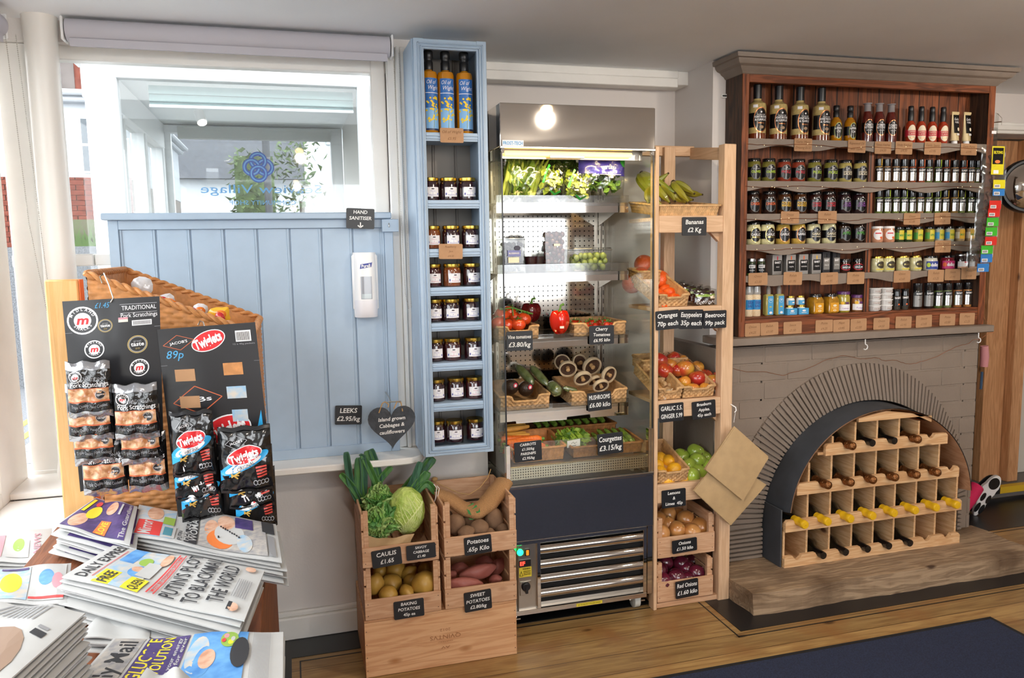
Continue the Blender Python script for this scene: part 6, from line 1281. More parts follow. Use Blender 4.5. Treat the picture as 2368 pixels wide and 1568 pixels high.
# --- bottom deck
zE = .617
basket('vegetable_basket', 'honey coloured wicker basket of carrots at the bottom left of the chiller', P(1189, 1060, y=2.67).x, P(1302, 1060, y=2.67).x, 2.672, 2.86, zE, .050, WICK, None, .10, .008, pit=.012)
basket('vegetable_basket', 'brown wicker tray of green vegetables at the bottom right of the chiller', P(1326, 1060, y=2.67).x, 1.262, 2.672, 2.84, zE, .038, mat('brown_wicker', '#94602f', .6, noise=.25, nscale=60), None, .06, .006, pit=.012)
def root(name, lab, grp, p, q_, r_, m, cat, tip=.25, n=9, bend=.0, part='flesh', stem=None):
    p, q_ = Vector(p), Vector(q_); t = thing(name, lab, cat, p, grp); d = q_-p
    pts = [p+d*(k/n)+Vector((0, 0, bend*sin(pi*k/n))) for k in range(n+1)]; rr = [r_*(.55 if k == 0 else (1-(1-tip)*(k/n)**1.2)*(.75 if k == n else 1)) for k in range(n+1)]
    MB().tube(pts, rr, 14, m).build(part, t)
    if stem: MB().tube([p, p-d.normalized()*.012], r_*.35, 7, stem).build('stem', t)
    return t
CAR = mat('carrot', '#e0702a', .4, noise=.12, nscale=30, stretch=(8, 1, 1)); PRS = mat('parsnip', '#dba048', .5, noise=.1, nscale=30); CRG = mat('courgette', '#46661f', .25, coat=.4, col2='#7d963c', nscale=26, stretch=(3, 1, 3))
for i in range(5):
    y = 2.775+.018*i; z = .662+.012*i+(i % 2)*.008; root('parsnip', 'pale yellow parsnip across the back of the honey wicker basket', 'parsnips in the chiller', (.735+.01*i, y, z), (.865-.01*(i % 3), y+.01, z+.004), .014, PRS, 'parsnip', .55)
for i in range(9):
    y = 2.692+.011*i; z = .640+(i % 3)*.018; s_ = 1 if i % 2 else -1; root('carrot', 'thick orange carrot lying in the honey wicker basket', 'carrots in the chiller', (.81+s_*.075, y, z+.004), (.81-s_*.06, y+.012, z), .0175, CAR, 'carrot', .45, stem=SGR)
for i in range(9):
    x = 1.12+.0155*i; root('courgette', 'dark green courgette in the brown wicker tray', 'courgettes in the chiller', (x, 2.69+.003*(i % 3), .648+.012*(i % 2)), (x+.01*(i % 2), 2.82, .664+.012*(i % 2)), .0125, CRG, 'courgette', .7, stem=mat('courgette_cut', '#b9c77a', .5))
for i in range(9):
    x = .895+.034*i; root('courgette', 'dark green courgette laid at the back of the chiller floor', 'courgettes at the back of the chiller', (x, 3.03, .735), (x+.028, 2.885, .695), .0155, CRG, 'courgette', .75, bend=.004, stem=mat('courgette_cut', '#b9c77a', .5))
basket('vegetable_basket', 'dark wicker tray of courgettes at the back of the chiller floor', .86, 1.24, 2.872, 3.05, .60, .085, mat('brown_wicker', '#94602f'), None, 0, .004)
c = Vector((1.005, 2.745, .672)); t = thing('greens_bag', 'clear bag of green beans with white ticket in the brown wicker tray', 'bagged greens', (c.x, 2.76, c.z-.03))
b = MB(); leaves(b, c, .06, .035, .022, 130, LEAF, .04, 31, .0); b.build('leaves', t, solid=.0008, smooth=False)
b = MB(); q = random.Random(3)
for k in range(22): x, z = q.uniform(-.05, .05), q.uniform(-.022, .02); b.tube([(c.x+x, 2.695, c.z+z), (c.x+x*.9+.005, 2.79, c.z+z+.012)], .0052, 7, mat('bean_green', '#8aa83c', .4))
b.build('stalks', t); S = plane((c.x-.012, 2.688, c.z-.004), (1, 0, .1), (0, -.1, 1)); b = MB().rect(S, -.026, -.014, .026, .014, LABW, .001).line(S, [(-.01, 0), (-.002, .006), (.004, -.002), (.012, .004)], .001, BLK, .0016).rect(S, -.010, -.010, .010, -.008, BLK, .0016); b.build('ticket', t, smooth=False)
# price cards in the chiller
CY = sy-.010
chalk('black vine tomatoes price card on the left of the third chiller shelf', ['Vine tomatoes', '£3.80/kg'], (1171, 766, 1232, 811), CY, hs=(.42, .56))
chalk('black cherry tomatoes price card on the third chiller shelf', ['Cherry', 'Tomatoes', '£6.95 kilo'], (1363, 753, 1420, 796), CY)
chalk('black mushrooms price card on the fourth chiller shelf', ['MUSHROOMS', '£6.00 kilo'], (1359, 907, 1414, 949), CY, tilt=.05)
chalk('black carrots and parsnips price card on the front chiller glass', ['CARROTS', '£1.50/kg', 'PARSNIPS', '£2.95/kg'], (1190, 1021, 1253, 1067), 2.604, tilt=.03)
chalk('black courgettes price card on the front chiller glass', ['Courgettes', '£3.15/kg'], (1382, 1002, 1441, 1050), 2.604, tilt=.04)
# ================================================================ pine shelving stand
sx0, sx1 = 1.291, 1.616; FYs = 2.612
t = thing('shelving_stand', 'freestanding pine shelving stand beside the chiller', 'shelving', (1.45, 2.75, 0))
MB().box(1.2865, 1.302, FYs-.002, FYs+.04, 0, 1.755, PINE).build('post', t, bevel=.002)
MB().box(1.567, 1.616, FYs-.002, FYs+.042, 0, 1.770, PINE).build('post', t, bevel=.002)
MB().box(1.457, 1.505, 2.875, 2.91, 0, 1.79, PINE).build('post', t, bevel=.002)
MB().box(1.302, 1.60, 2.895, 2.925, 1.757, 1.797, PINEX).build('top_rail', t, bevel=.002)
MB().hexa([(1.580, FYs+.04, 1.715), (1.608, FYs+.04, 1.715), (1.608, 2.90, 1.745), (1.580, 2.90, 1.745)], [(1.580, FYs+.04, 1.762), (1.608, FYs+.04, 1.762), (1.608, 2.90, 1.792), (1.580, 2.90, 1.792)], PINEY).build('side_rail', t, bevel=.002)
ST = [1.508, 1.172, .820, .496]
for k, (zt_, h_) in enumerate(zip(ST, (.062, .068, .066, .072))):
    x1_ = 1.567 if k < 3 else 1.50
    MB().box(1.302, 1.567 if k < 3 else 1.502, FYs, FYs+.02, zt_-h_, zt_, PINEX).build('front_rail', t, bevel=.002)
    MB().box(1.302, 1.60, FYs+.02, 2.875, zt_-.018, zt_-.004, PINEX).build('shelf_board', t, bevel=.001)
    if k < 3: MB().prism([(1.567, FYs+.03, zt_-h_), (1.53, FYs+.03, zt_-h_), (1.567, FYs+.03, zt_-h_-.035)], (0, .02, 0), PINEX).build('brace', t, smooth=False)
MB().hexa([(1.583, FYs+.04, 0), (1.605, FYs+.04, 0), (1.605, 2.90, 0), (1.583, 2.90, 0)], [(1.583, FYs+.04, .035), (1.605, FYs+.04, .035), (1.605, 2.90, .035), (1.583, 2.90, .035)], PINEY).build('side_rail', t, bevel=.001)
# --- bananas
zs = ST[0]+.0005
basket('fruit_basket', 'pale wicker tray of bananas on the top shelf of the pine stand', 1.308, 1.548, 2.628, 2.86, zs, .036, WICKL, None, .10, .012, rim=.004, pit=.008)
BAN = mat('banana_skin', '#a08c1e', .4, coat=.2, col2='#727a22', nscale=7, lo=.3, hi=.7); BANT = mat('banana_tip', '#3a2c16', .8)
def bananas(lab, base, tips, r_=.0165, grn=None):
    base = Vector(base); t = thing('banana_bunch', lab, 'bananas', base); m = grn or BAN
    for tp, up in tips:
        tp = Vector(tp); d = tp-base; n = 10; pts = []
        for k in range(n+1): u = k/n; pts.append(base+d*u+Vector(up)*sin(pi*u))
        rr = [.005, .006]+[r_*(.72+.28*sin(pi*min(1, (k-1)/(n-2)))) for k in range(2, n-1)]+[r_*.5, .004]
        bn = MB().tube(pts, rr, 7, m).build('banana', t, ang=30); e = (pts[-1]-pts[-2]).normalized(); MB().tube([pts[-1]-e*.002, pts[-1]+e*.006], .0042, 6, BANT).build('tip', bn)
    MB().blob(base, (.010, .012, .014), BANT, 10, 6).build('crown', t)
b0 = P(1557, 424, y=2.80)
bananas('green yellow banana bunch arching up at the right of the wicker tray', b0, [(P(1592, 466, y=2.70), (-.03, -.02, .015)), (P(1585, 468, y=2.74), (-.045, -.03, -.005)), (P(1604, 447, y=2.76), (-.01, 0, .012)), (P(1622, 450, y=2.80), (.0, .0, -.012)), (P(1600, 462, y=2.80), (-.01, -.01, -.02))], .0155)
b1 = P(1522, 432, y=2.75)
bananas('ripe yellow banana bunch with dark crown in the middle of the tray', b1, [(P(1548, 468, y=2.69), (-.02, -.01, .01)), (P(1500, 470, y=2.69), (-.02, 0, .01)), (P(1560, 464, y=2.72), (.01, .01, .015)), (P(1530, 474, y=2.67), (-.03, -.01, -.01))], .0155)
b2 = P(1440, 405, y=2.90)
bananas('green banana bunch at the back left of the tray, behind the chiller glass', (1.35, 2.86, 1.68), [(P(1544, 402, y=2.80), (-.02, .0, -.04)), ((1.42, 2.72, 1.60), (-.03, .01, .02)), ((1.39, 2.72, 1.58), (-.03, .01, .02)), ((1.36, 2.74, 1.57), (-.03, .01, .02))], .0175, mat('banana_green', '#66741c', .4, coat=.2, col2='#8a8a26', nscale=7))
# --- oranges, easy peelers, beetroot
zs = ST[1]+.0005
basket('fruit_basket', 'seagrass basket of easy peelers on the second shelf of the pine stand', 1.312, 1.432, 2.636, 2.86, zs, .045, SEAG, None, .30, .002, True, .012, hb=.050)
basket('fruit_basket', 'seagrass basket of large oranges at the back left of the second shelf', 1.31, 1.40, 2.80, 2.90, zs+.075, .05, SEAG, None, .1, .002, True)
G = 'easy peelers in the seagrass basket'
for px, py, y in ((1548, 678, 2.75), (1560, 692, 2.71), (1532, 690, 2.70), (1573, 698, 2.68), (1550, 703, 2.67), (1530, 708, 2.66), (1538, 671, 2.79), (1520, 682, 2.74), (1520, 700, 2.67), (1565, 684, 2.74)): putc(EAS, px, py, y, 'small bright orange easy peeler heaped in the seagrass basket', G, (.4, .3*sin(px), px), .9)
for px, py, y in ((1524, 648, 2.84), (1480, 640, 2.90), (1462, 655, 2.90), (1490, 612, 2.93)): putc(ORA, px, py, y, 'large orange behind the easy peelers', 'large oranges on the second shelf', (.3, .3, px))
BEE = mat('beetroot_pack', '#2a141c', .2, coat=.8, noise=.3, nscale=30)
for i, (px, py, y) in enumerate(((1560, 668, 2.86), (1578, 671, 2.82), (1598, 676, 2.77), (1616, 682, 2.72), (1628, 690, 2.668))):
    c = P(px, py, y=y); w_, h_ = .052-.004*(i == 0), .030; 
    if i == 4: h_ = .033
    t = thing('beetroot_pack', 'vacuum pack of cooked beetroot, %s' % ('furthest back of five', 'fourth from front of five', 'third from front of five', 'second from front of five', 'front one of five with readable lettering')[i], 'beetroot pack', (c.x, y, c.z-h_), 'beetroot packs')
    pillow(MB(), (c.x, y, c.z), w_*.86, h_*.8, .016, BEE, 12, 8, .004, i).build('beetroot', t); pillow(MB(), (c.x, y, c.z), w_, h_*1.1, .018, FILM, 12, 10, .004, i+3).build('film_wrap', t)
    S = pillowS((c.x, y, c.z), w_*.86, h_*.8, .016, .004, i); Sx = lambda u, v, e=0, S=S: S(u, v, e+.002); b = MB().rect(Sx, -w_*.8, h_*.2, w_*.8, h_*.5, mat('pack_green', '#6f9a3a', .4, col2='#a5bf5a', nscale=60), .0004, 8, 2).text(Sx, 'Beetroot', 0, -h_*.62, .019, LABW, .0008, w_*1.5, shear=.2).rect(Sx, w_*.3, h_*.0, w_*.75, h_*.35, TAG, .0012, 2); b.build('printed_band', t)
# --- apples, garlic, ginger
zs = ST[2]+.0005
basket('fruit_basket', 'seagrass basket of garlic and ginger on the third shelf of the stand', 1.312, 1.408, 2.636, 2.86, zs, .045, SEAG, None, .32, .002, True, .015)
basket('fruit_basket', 'seagrass basket of red and yellow apples on the third shelf of the stand', 1.416, 1.546, 2.636, 2.86, zs, .045, SEAG, None, .32, .002, True, .012)
basket('fruit_basket', 'seagrass basket of red apples at the back of the third shelf', 1.33, 1.52, 2.80, 2.90, zs+.085, .04, SEAG, None, .1, .002, True)
G = 'braeburn apples on the third shelf'
for i, (s, px, py, y, sc) in enumerate(((APR, 1526, 833, 2.80, .95), (APR, 1538, 857, 2.76, .9), (APR, 1556, 829, 2.83, .9), (APY, 1549, 843, 2.80, .85), (APO, 1577, 836, 2.82, .85), (APY, 1584, 853, 2.77, 1.08), (APR, 1565, 857, 2.78, .8), (APO, 1613, 849, 2.79, .8), (APR, 1612, 875, 2.72, 1.02), (APR, 1632, 870, 2.76, .85), (APO, 1582, 884, 2.70, .8), (APO, 1602, 900, 2.665, .8), (APY, 1649, 884, 2.69, .98), (APO, 1633, 901, 2.66, .88), (APR, 1660, 872, 2.74, .7))):
    w_ = ('dark red apple by the left post', 'red apple low at the left', 'red apple at the top back', 'yellow and red apple at the back left', 'yellowish apple at the back', 'large yellow apple with red blush in the middle', 'small red apple half hidden behind the large one', 'small yellow apple at the back right', 'pinkish red apple showing its end in the middle', 'red apple tucked behind the pink one', 'small orange red apple at the left front', 'yellow apple at the front left corner', 'yellow green apple at the right', 'yellow orange apple at the front', 'small red apple at the far right')[i]
    putc(s, px, py, y, w_+' of the heap', G, (.5*sin(i*2), .5*cos(i*3), i), sc)
for i, (px, py, y) in enumerate(((1528, 880, 2.76), (1545, 876, 2.78), (1535, 890, 2.73), (1553, 892, 2.72), (1540, 903, 2.69), (1560, 888, 2.74))): putc(GIN, px, py, y, 'knobbly ginger root in the garlic and ginger basket', 'ginger roots', (1.4, i, i*1.3), .9)
for i, (px, py, y) in enumerate(((1526, 908, 2.665), (1548, 910, 2.665), (1532, 918, 2.65))): putc(GAR, px, py, y, 'pale garlic bulb at the front of the garlic and ginger basket', 'garlic bulbs', (.5, .4, i), .85)
# --- lemons and green apples
zs = ST[3]+.0005
basket('fruit_basket', 'seagrass basket of lemons on the lowest shelf of the pine stand', 1.312, 1.438, 2.636, 2.86, zs, .05, SEAG, None, .28, .002, True, .010)
G = 'lemons in the seagrass basket'
for i, (px, py, y) in enumerate(((1546, 1068, 2.76), (1560, 1087, 2.70), (1525, 1094, 2.69), (1575, 1103, 2.67), (1539, 1110, 2.66), (1518, 1078, 2.74), (1526, 1062, 2.79))): putc(LEM, px, py, y, 'bright yellow lemon in the seagrass basket, %s' % ('topmost', 'middle right', 'left', 'front right', 'front middle', 'back left', 'furthest back')[i], G, (1.2, .3*i, i), .98)
G = 'green apples beside the lemons'
for i, (px, py, y) in enumerate(((1609, 1045, 2.80), (1575, 1057, 2.80), (1614, 1066, 2.75), (1591, 1079, 2.73), (1615, 1092, 2.70), (1598, 1100, 2.665), (1638, 1082, 2.73), (1628, 1060, 2.80))): putc(APG, px, py, y, 'green apple on the lowest shelf, %s' % ('topmost of the heap', 'back left', 'upper middle', 'lower left', 'lower right', 'front one', 'rightmost, half hidden by the bags', 'back right')[i], G, (.6*sin(i), .5*cos(i*2), i))
# --- crates
def crate(lab, x0, x1_, y0, y1, z0, hf, h, grp, posts=True):
    t = thing('produce_crate', lab, 'crate', ((x0+x1_)/2, (y0+y1)/2, z0), grp); th = .007
    MB().box(x0, x1_, y0, y0+th, z0+.004, z0+hf, CRATE).build('front_slat', t, bevel=.0012)
    for s_ in (0, 1):
        xa = x0 if s_ == 0 else x1_-th; b = MB()
        for k in range(3 if h > .15 else 2):
            n = 3 if h > .15 else 2; a0 = z0+.004+(h-.004)*k/n; a1 = z0+(h-.004)*(k+1)/n-.003; yf = y0+th
            b.hexa([(xa, yf, a0), (xa+th, yf, a0), (xa+th, y1, a0), (xa, y1, a0)], [(xa, yf, a1), (xa+th, yf, a1), (xa+th, y1, a1), (xa, y1, a1)], CRATEY)
        b.build('side_panel', t, bevel=.001)
    b = MB()
    for k in range(2): b.box(x0+th, x1_-th, y1-th, y1, z0+.006+(h*.5)*k, z0+h*.5*(k+1)-.004, CRATE)
    b.build('back_panel', t, bevel=.001)
    b = MB(); n = 4; dw = (x1_-x0-2*th)/n
    for k in range(n): b.box(x0+th+dw*k+.004, x0+th+dw*(k+1)-.004, y0+th, y1-th, z0, z0+.006, CRATEY)
    b.build('base_slats', t, smooth=False)
    if posts:
        for xa in (x0+th, x1_-th-.016):
            for ya in (y0+th, y1-th-.016): MB().box(xa, xa+.016, ya, ya+.016, z0+.006, z0+h, CRATE).build('corner_post', t, bevel=.001)
    b = MB()
    for xa in (x0+.010, x1_-.010):
        for q in (.25, .8): b.lathe([(.0016, 0), (.0016, -.0006)], (xa, y0, z0+hf*q), 8, mat('nail_head', '#4a3526', .6), 'y')
    b.build('nail_heads', t); return t
crate('small open pine crate of brown onions under the stand', 1.306, 1.552, 2.616, 2.85, .20, .085, .16, 'small crates under the stand')
crate('small open pine crate of red onions on the floor under the stand', 1.306, 1.548, 2.616, 2.85, .022, .085, .16, 'small crates under the stand')
MB_ = MB().box(1.304, 1.60, 2.62, 2.87, .0025, .0215, CRATE); tag(MB_.build('timber_plank', loc=(1.45, 2.75, 0), smooth=False), 'flat plank under the red onion crate', 'plank')
G = 'brown onions in the upper small crate'
for i, (px, py, y) in enumerate(((1544, 1190, 2.80), (1585, 1201, 2.74), (1544, 1214, 2.72), (1565, 1226, 2.68), (1619, 1220, 2.69), (1522, 1203, 2.74), (1600, 1232, 2.66), (1528, 1233, 2.66), (1566, 1196, 2.82), (1590, 1228, 2.70))): putc(ONB, px, py, y, 'brown onion in the small crate, %s' % ('back left', 'topmost', 'left middle', 'front middle', 'large right one', 'far left', 'low right', 'front left', 'furthest back', 'half buried in the middle')[i], G, (.8*sin(i*1.7), .7*cos(i), i), 1.0 if i != 4 else 1.1)
G = 'red onions in the lower small crate'
for i, (px, py, y) in enumerate(((1537, 1300, 2.76), (1575, 1303, 2.74), (1524, 1318, 2.69), (1563, 1335, 2.655), (1611, 1325, 2.675), (1587, 1315, 2.72), (1560, 1290, 2.80), (1601, 1298, 2.78), (1533, 1345, 2.65), (1590, 1342, 2.66))): putc(ONR, px, py, y, 'glossy red onion in the floor level crate, %s' % ('back left', 'upper middle', 'far left', 'front middle', 'right', 'centre right', 'back', 'back right', 'low front left', 'low front right')[i], G, (.8*sin(i*1.3), .7*cos(i*2), i))
# stand price cards
SY = FYs-.006
chalk('black bananas price card on the top rail of the stand', ['Bananas', '£2 Kg'], (1578, 502, 1634, 545), SY)
chalk('black oranges price card, leftmost of three on the second rail', ['Oranges', '70p each'], (1517, 718, 1571, 762), SY-.004, tilt=.05)
chalk('black easy peelers price card, middle of three on the second rail', ['Easypeelers', '35p each'], (1571, 716, 1626, 761), SY, tilt=-.03)
chalk('black beetroot price card, rightmost of three on the second rail', ['Beetroot', '99p pack'], (1627, 718, 1680, 759), SY-.006)
chalk('black garlic and ginger price card on the third rail', ['GARLIC 5.5.', 'GINGER 5.99'], (1525, 933, 1581, 975), SY, tilt=.03)
chalk('black braeburn apples price card on the third rail', ['Braeburn', 'Apples.', '45p each'], (1601, 927, 1655, 968), SY, tilt=.05)
chalk('black lemons and limes price card on the lowest rail', ['Lemons', '&', 'Limes  45p'], (1531, 1132, 1586, 1173), SY, tilt=.02)
chalk('black onions price card on the upper small crate', ['Onions', '£1.50 kilo'], (1555, 1247, 1612, 1277), SY-.002, tilt=.04)
chalk('black red onions price card on the lower small crate', ['Red Onions', '£1.60 kilo'], (1563, 1342, 1615, 1381), SY-.002, tilt=.05)
# brown paper bags on a hook
hk = P(1693, 948, y=2.60); t = thing('bag_hook', 'white hook on the right post of the pine stand', 'hook', hk)
MB().tube([hk+Vector((0, .01, .02)), hk+Vector((0, -.004, .018)), hk+Vector((.008, -.012, .012)), hk+Vector((.008, -.016, 0)), hk+Vector((0, -.018, -.006))], .002, 6, WHITE).tube([hk+Vector((.004, -.016, -.006)), hk+Vector((-.002, -.017, -.045))], .0008, 5, WHITE).build('hook', t)
def pbag(lab, corners, y, th, n, lift=.0):
    A, B, C_, D_ = [P(px, py, y=y+dy) for px, py, dy in corners]; o = (A+B+C_+D_)/4; t = thing('paper_bags', lab, 'paper bags', A, 'brown paper bags on the stand hook'); 
    for k in range(n):
        off = Vector((RND.uniform(-.003, .003), -th*k, RND.uniform(-.003, .003)))
        def fn(u, v, w, off=off, k=k):
            p = A.lerp(B, u).lerp(D_.lerp(C_, u), v); return p+off+Vector((0, -w-.006*sin(pi*u)*sin(pi*v)-.002*sin(u*5+k)*sin(v*6), 0))
        MB().slab(fn, .0012, 8, 8, PAPERB).build('bag', t)
    return t
pbag('larger brown paper bags hanging lower behind the front stack', [(1668, 1055, 0), (1770, 1120, 0), (1688, 1214, 0), (1603, 1134, 0)], 2.580, .0020, 4)
pbag('stack of smaller square brown paper bags hanging from the hook by one corner', [(1694, 986, 0), (1773, 1056, .0), (1714, 1154, .0), (1628, 1083, .0)], 2.566, .0016, 8)

# ================================================================ wine box and crates by the window
WBX = wood('wine_box_wood', '#dcae82', '#c99468', 'x', .7, kcol='#a8703f')
t = thing('wine_box', 'wide pale wooden wine box upside down on the floor under the crates', 'box', (.44, 2.6, .001)); x0, x1_ = .178, .695
MB().box(x0, x1_, 2.46, 2.472, .001, .190, WBX).build('front_board', t, bevel=.001)
for xa in (x0, x1_-.012): MB().box(xa, xa+.012, 2.472, 2.79, .001, .190, WBX).build('end_board', t, bevel=.001)
MB().box(x0+.012, x1_-.012, 2.778, 2.79, .001, .190, WBX).build('back_board', t, bevel=.001); MB().box(x0, x1_, 2.46, 2.79, .1905, .198, WBX).build('top_board', t, bevel=.001)
S = front(.445, 2.4595, .105); b = MB(); BR = mat('branded_print', '#9a6a44', .9); n0 = 0
b.text(S, 'QVINTVS', 0, -.006, .015, BR, .0004, .105).text(S, 'CHATEAU', 0, .016, .004, BR, .0004, .05).text(S, 'AV', .0, .034, .009, BR, .0004, .03).text(S, '2012', 0, -.028, .009, BR, .0004, .036)
b.v = [(2*.445-x, y, 2*.105-z) for x, y, z in b.v]; b.build('branded_lettering', t, smooth=False)
b = MB()
for xa in (x0+.006, x1_-.006):
    for k in range(4): b.lathe([(.0016, 0), (.0016, -.0006)], (xa, 2.46, .025+.045*k), 8, mat('nail_head', '#4a3526'), 'y')
b.build('nail_heads', t)
GC_ = 'produce crates stacked on the wine box'
crate('lower left open crate of baking potatoes on the wine box', .182, .433, 2.452, 2.74, .1985, .072, .177, GC_)
crate('upper left open crate of cauliflower and cabbage', .180, .430, 2.452, 2.74, .3765, .070, .188, GC_)
crate('lower right open crate of sweet potatoes on the wine box', .446, .696, 2.452, 2.74, .1985, .072, .180, GC_)
crate('upper right open crate of potatoes under the hessian sack', .448, .698, 2.452, 2.74, .3795, .070, .186, GC_)
G = 'baking potatoes in the lower left crate'
for i, (s, px, py, y, r_, sc) in enumerate(((BA2, 868, 1352, 2.53, (.2, .2, 0), 1.05), (BAK, 905, 1350, 2.56, (1, .4, 1), .95), (BAK, 981, 1349, 2.50, (1.2, 0, 2), 1.15), (BA2, 940, 1368, 2.49, (1.5, 1.4, 0), .85), (BAK, 898, 1375, 2.49, (1, 1, 0), .85), (BAK, 915, 1318, 2.62, (0, 1.3, 0), .95), (BA2, 944, 1325, 2.60, (.3, .9, 0), .85), (BAK, 950, 1342, 2.58, (1, .4, 0), .75), (BAK, 878, 1322, 2.62, (1, .2, 0), .7), (BAK, 985, 1318, 2.63, (1, .2, 1), .8))):
    putc(s, px, py, y, 'yellow brown baking potato, %s' % ('upright knobbly one at the left', 'round one left of centre', 'largest, at the right', 'small pale one at the front', 'front left one', 'back one under the crate above', 'long one at the back', 'small one behind the large one', 'back left one', 'back right one')[i], G, r_, sc)
G = 'sweet potatoes in the lower right crate'
for i, (s, px, py, y, r_, sc) in enumerate(((SWP, 1105, 1322, 2.54, (0, 1.45, .1), 1.0), (SWP, 1075, 1350, 2.49, (0, 1.7, -.05), .92), (SW2, 1150, 1312, 2.60, (0, .7, .2), .85), (SW2, 1146, 1340, 2.52, (1, .9, .2), .62), (SW2, 1062, 1315, 2.60, (1, 1.2, .4), .8), (SW2, 1120, 1300, 2.64, (1, 1.3, .4), .8), (SW2, 1044, 1330, 2.56, (1, .2, .4), .6))):
    putc(s, px, py, y, 'dusty pink sweet potato, %s' % ('long upper one', 'long reddish one at the front', 'curved one at the right', 'small one at the right front', 'back left one', 'back one', 'small one by the left post')[i], G, r_, sc)
G = 'potatoes in the upper right crate'
for i, (s, px, py, y, r_, sc) in enumerate(((POT, 1053, 1213, 2.53, (.3, .2, 0), 1.05), (POT, 1090, 1203, 2.57, (1, .4, 1), .95), (POT, 1108, 1222, 2.50, (.2, 1.3, 0), .92), (PO2, 1143, 1202, 2.55, (.1, .2, 0), 1.15), (PO2, 1078, 1232, 2.48, (0, 1.4, 0), .8), (POT, 1160, 1225, 2.52, (1, 1, 0), .7), (PO2, 1132, 1235, 2.49, (1, 1.3, 0), .7), (POT, 1030, 1195, 2.60, (1, 0, 0), .8), (POT, 1120, 1180, 2.64, (1, 0, 0), .9), (POT, 1165, 1175, 2.64, (0, 0, 0), .9))):
    putc(s, px, py, y, 'earthy brown potato, %s' % ('large round one at the left', 'one under the sack fold', 'front one in the middle', 'large one at the right', 'low front left one', 'right front one', 'small front one', 'back left one', 'back middle one', 'back right one')[i], G, r_, sc)
# savoy cabbage
SAV = mat('savoy_leaf', '#9fbb50', .45, col2='#c3d474', nscale=30, bump=.9, bscale=55, lo=.4, hi=.6); VEIN = mat('savoy_vein', '#d6e09c', .5)
c = P(940, 1180, y=2.545); t = thing('savoy_cabbage', 'round pale green savoy cabbage with raised veins in the upper left crate', 'cabbage', (c.x, 2.545, c.z-.078))
rx_, ry_, rz_ = .062, .06, .080
cabf = lambda d: 1+.02*sin(d.x*11+d.z*9)*sin(d.z*13)+.012*sin(d.x*31)*sin(d.z*29+d.y*20)
MB().blob(c, (rx_, ry_, rz_), SAV, 44, 32, cabf).build('head', t)
b = MB()
def onc(th, ph):       # th left-right, ph up-down angle on the front of the head
    d = Vector((sin(th)*cos(ph), -cos(th)*cos(ph), sin(ph))); k = cabf(d)*1.006; return Vector((c.x+d.x*rx_*k, c.y+d.y*ry_*k, c.z+d.z*rz_*k))
main = [(1.15-.33*k, .10+.24*sin(k*.35)-.0*k) for k in range(7)]
def vein(pts, r0, r1): n = len(pts); b.tube([onc(*p) for p in pts], [r0+(r1-r0)*k/(n-1) for k in range(n)], 6, VEIN)
vein([(1.1-.16*k, .42-.0035*k*k*2-.04*k) for k in range(14)], .0032, .0012)
for k in range(1, 12):
    t0, p0_ = 1.1-.16*k, .42-.007*k*k-.04*k
    vein([(t0-.07*j, p0_+.12*j+.01*j*j*(k % 3-1)) for j in range(6)], .0019, .0006); vein([(t0-.05*j, p0_-.15*j) for j in range(7)], .0019, .0006)
    for j in (1, 2, 3, 4): vein([(t0-.05*j+.045*i*(1 if (j+k) % 2 else -1), p0_-.15*j-.05*i) for i in range(4)], .0010, .0004); vein([(t0-.07*j+.05*i*(1 if j % 2 else -1), p0_+.12*j+.045*i) for i in range(3)], .0010, .0004)
b.build('veins', t)
# cauliflowers wrapped in leaves
CL1 = mat('cauli_leaf', '#6fa046', .5, col2='#b5cc84', nscale=16, bump=.5, bscale=40); CL2 = mat('cauli_leaf_dark', '#3f7a34', .5, col2='#6fa050', nscale=16, bump=.5, bscale=40)
def leaf(b, base, dirv, out, L_, w_, m, curl=.4, wav=.004, seed=0):
    base, dirv, out = Vector(base), Vector(dirv).normalized(), Vector(out).normalized(); sd = dirv.cross(out).normalized(); q = random.Random(seed); ph = q.random()*6
    def fn(a, v):
        x = a*2-1; ww = w_*sin(pi*min(1, v*.85+.12))**.7; return base+dirv*(L_*v*cos(curl*v))+out*(L_*v*sin(curl*v)*.8-.25*abs(x)**2*ww+wav*sin(x*9+v*12+ph)*(abs(x)+.2)*2)+sd*(x*ww)
    b.grid(fn, 10, 10, m)
for i, (px, py, y, s_) in enumerate(((880, 1165, 2.60, 1.0), (875, 1208, 2.52, .95))):
    c = P(px, py, y=y); t = thing('cauliflower', 'leafy cauliflower in the upper left crate, %s' % ('the back one', 'the front one resting on brown paper')[i], 'cauliflower', (c.x, y, c.z-.05), 'cauliflowers')
    MB().blob(c, (.045*s_, .045*s_, .045*s_), mat('cauli_curd', '#d9d8a8', .7, bump=.8, bscale=90), 20, 14, lambda d: 1+.05*sin(d.x*20)*sin(d.z*20)).build('curd', t)
    q = random.Random(40+i)
    for k in range(22):
        th = q.uniform(-1.5, 1.5); ph = q.uniform(-.7, 1.0); d = Vector((sin(th)*cos(ph), -cos(th)*cos(ph), sin(ph))); up = Vector((q.uniform(-.6, .6), q.uniform(-.3, .3), 1)); up = (up-d*up.dot(d)).normalized()
        b = MB(); leaf(b, c+d*.045*s_-up*.035, up, d, .065+.02*q.random(), .026+.01*q.random(), CL1 if k % 3 else CL2, .5*q.random(), .005, k); b.build('leaf', t, solid=.0012)
A = P(835, 1238, y=2.49); t = thing('paper_wrap', 'crumpled brown paper folded under the front cauliflower', 'paper', (A.x+.08, 2.49, A.z-.04))
a0, a1, b0_, b1_ = P(833, 1236, y=2.475), P(958, 1232, y=2.47), P(852, 1280, y=2.465), P(945, 1262, y=2.465)
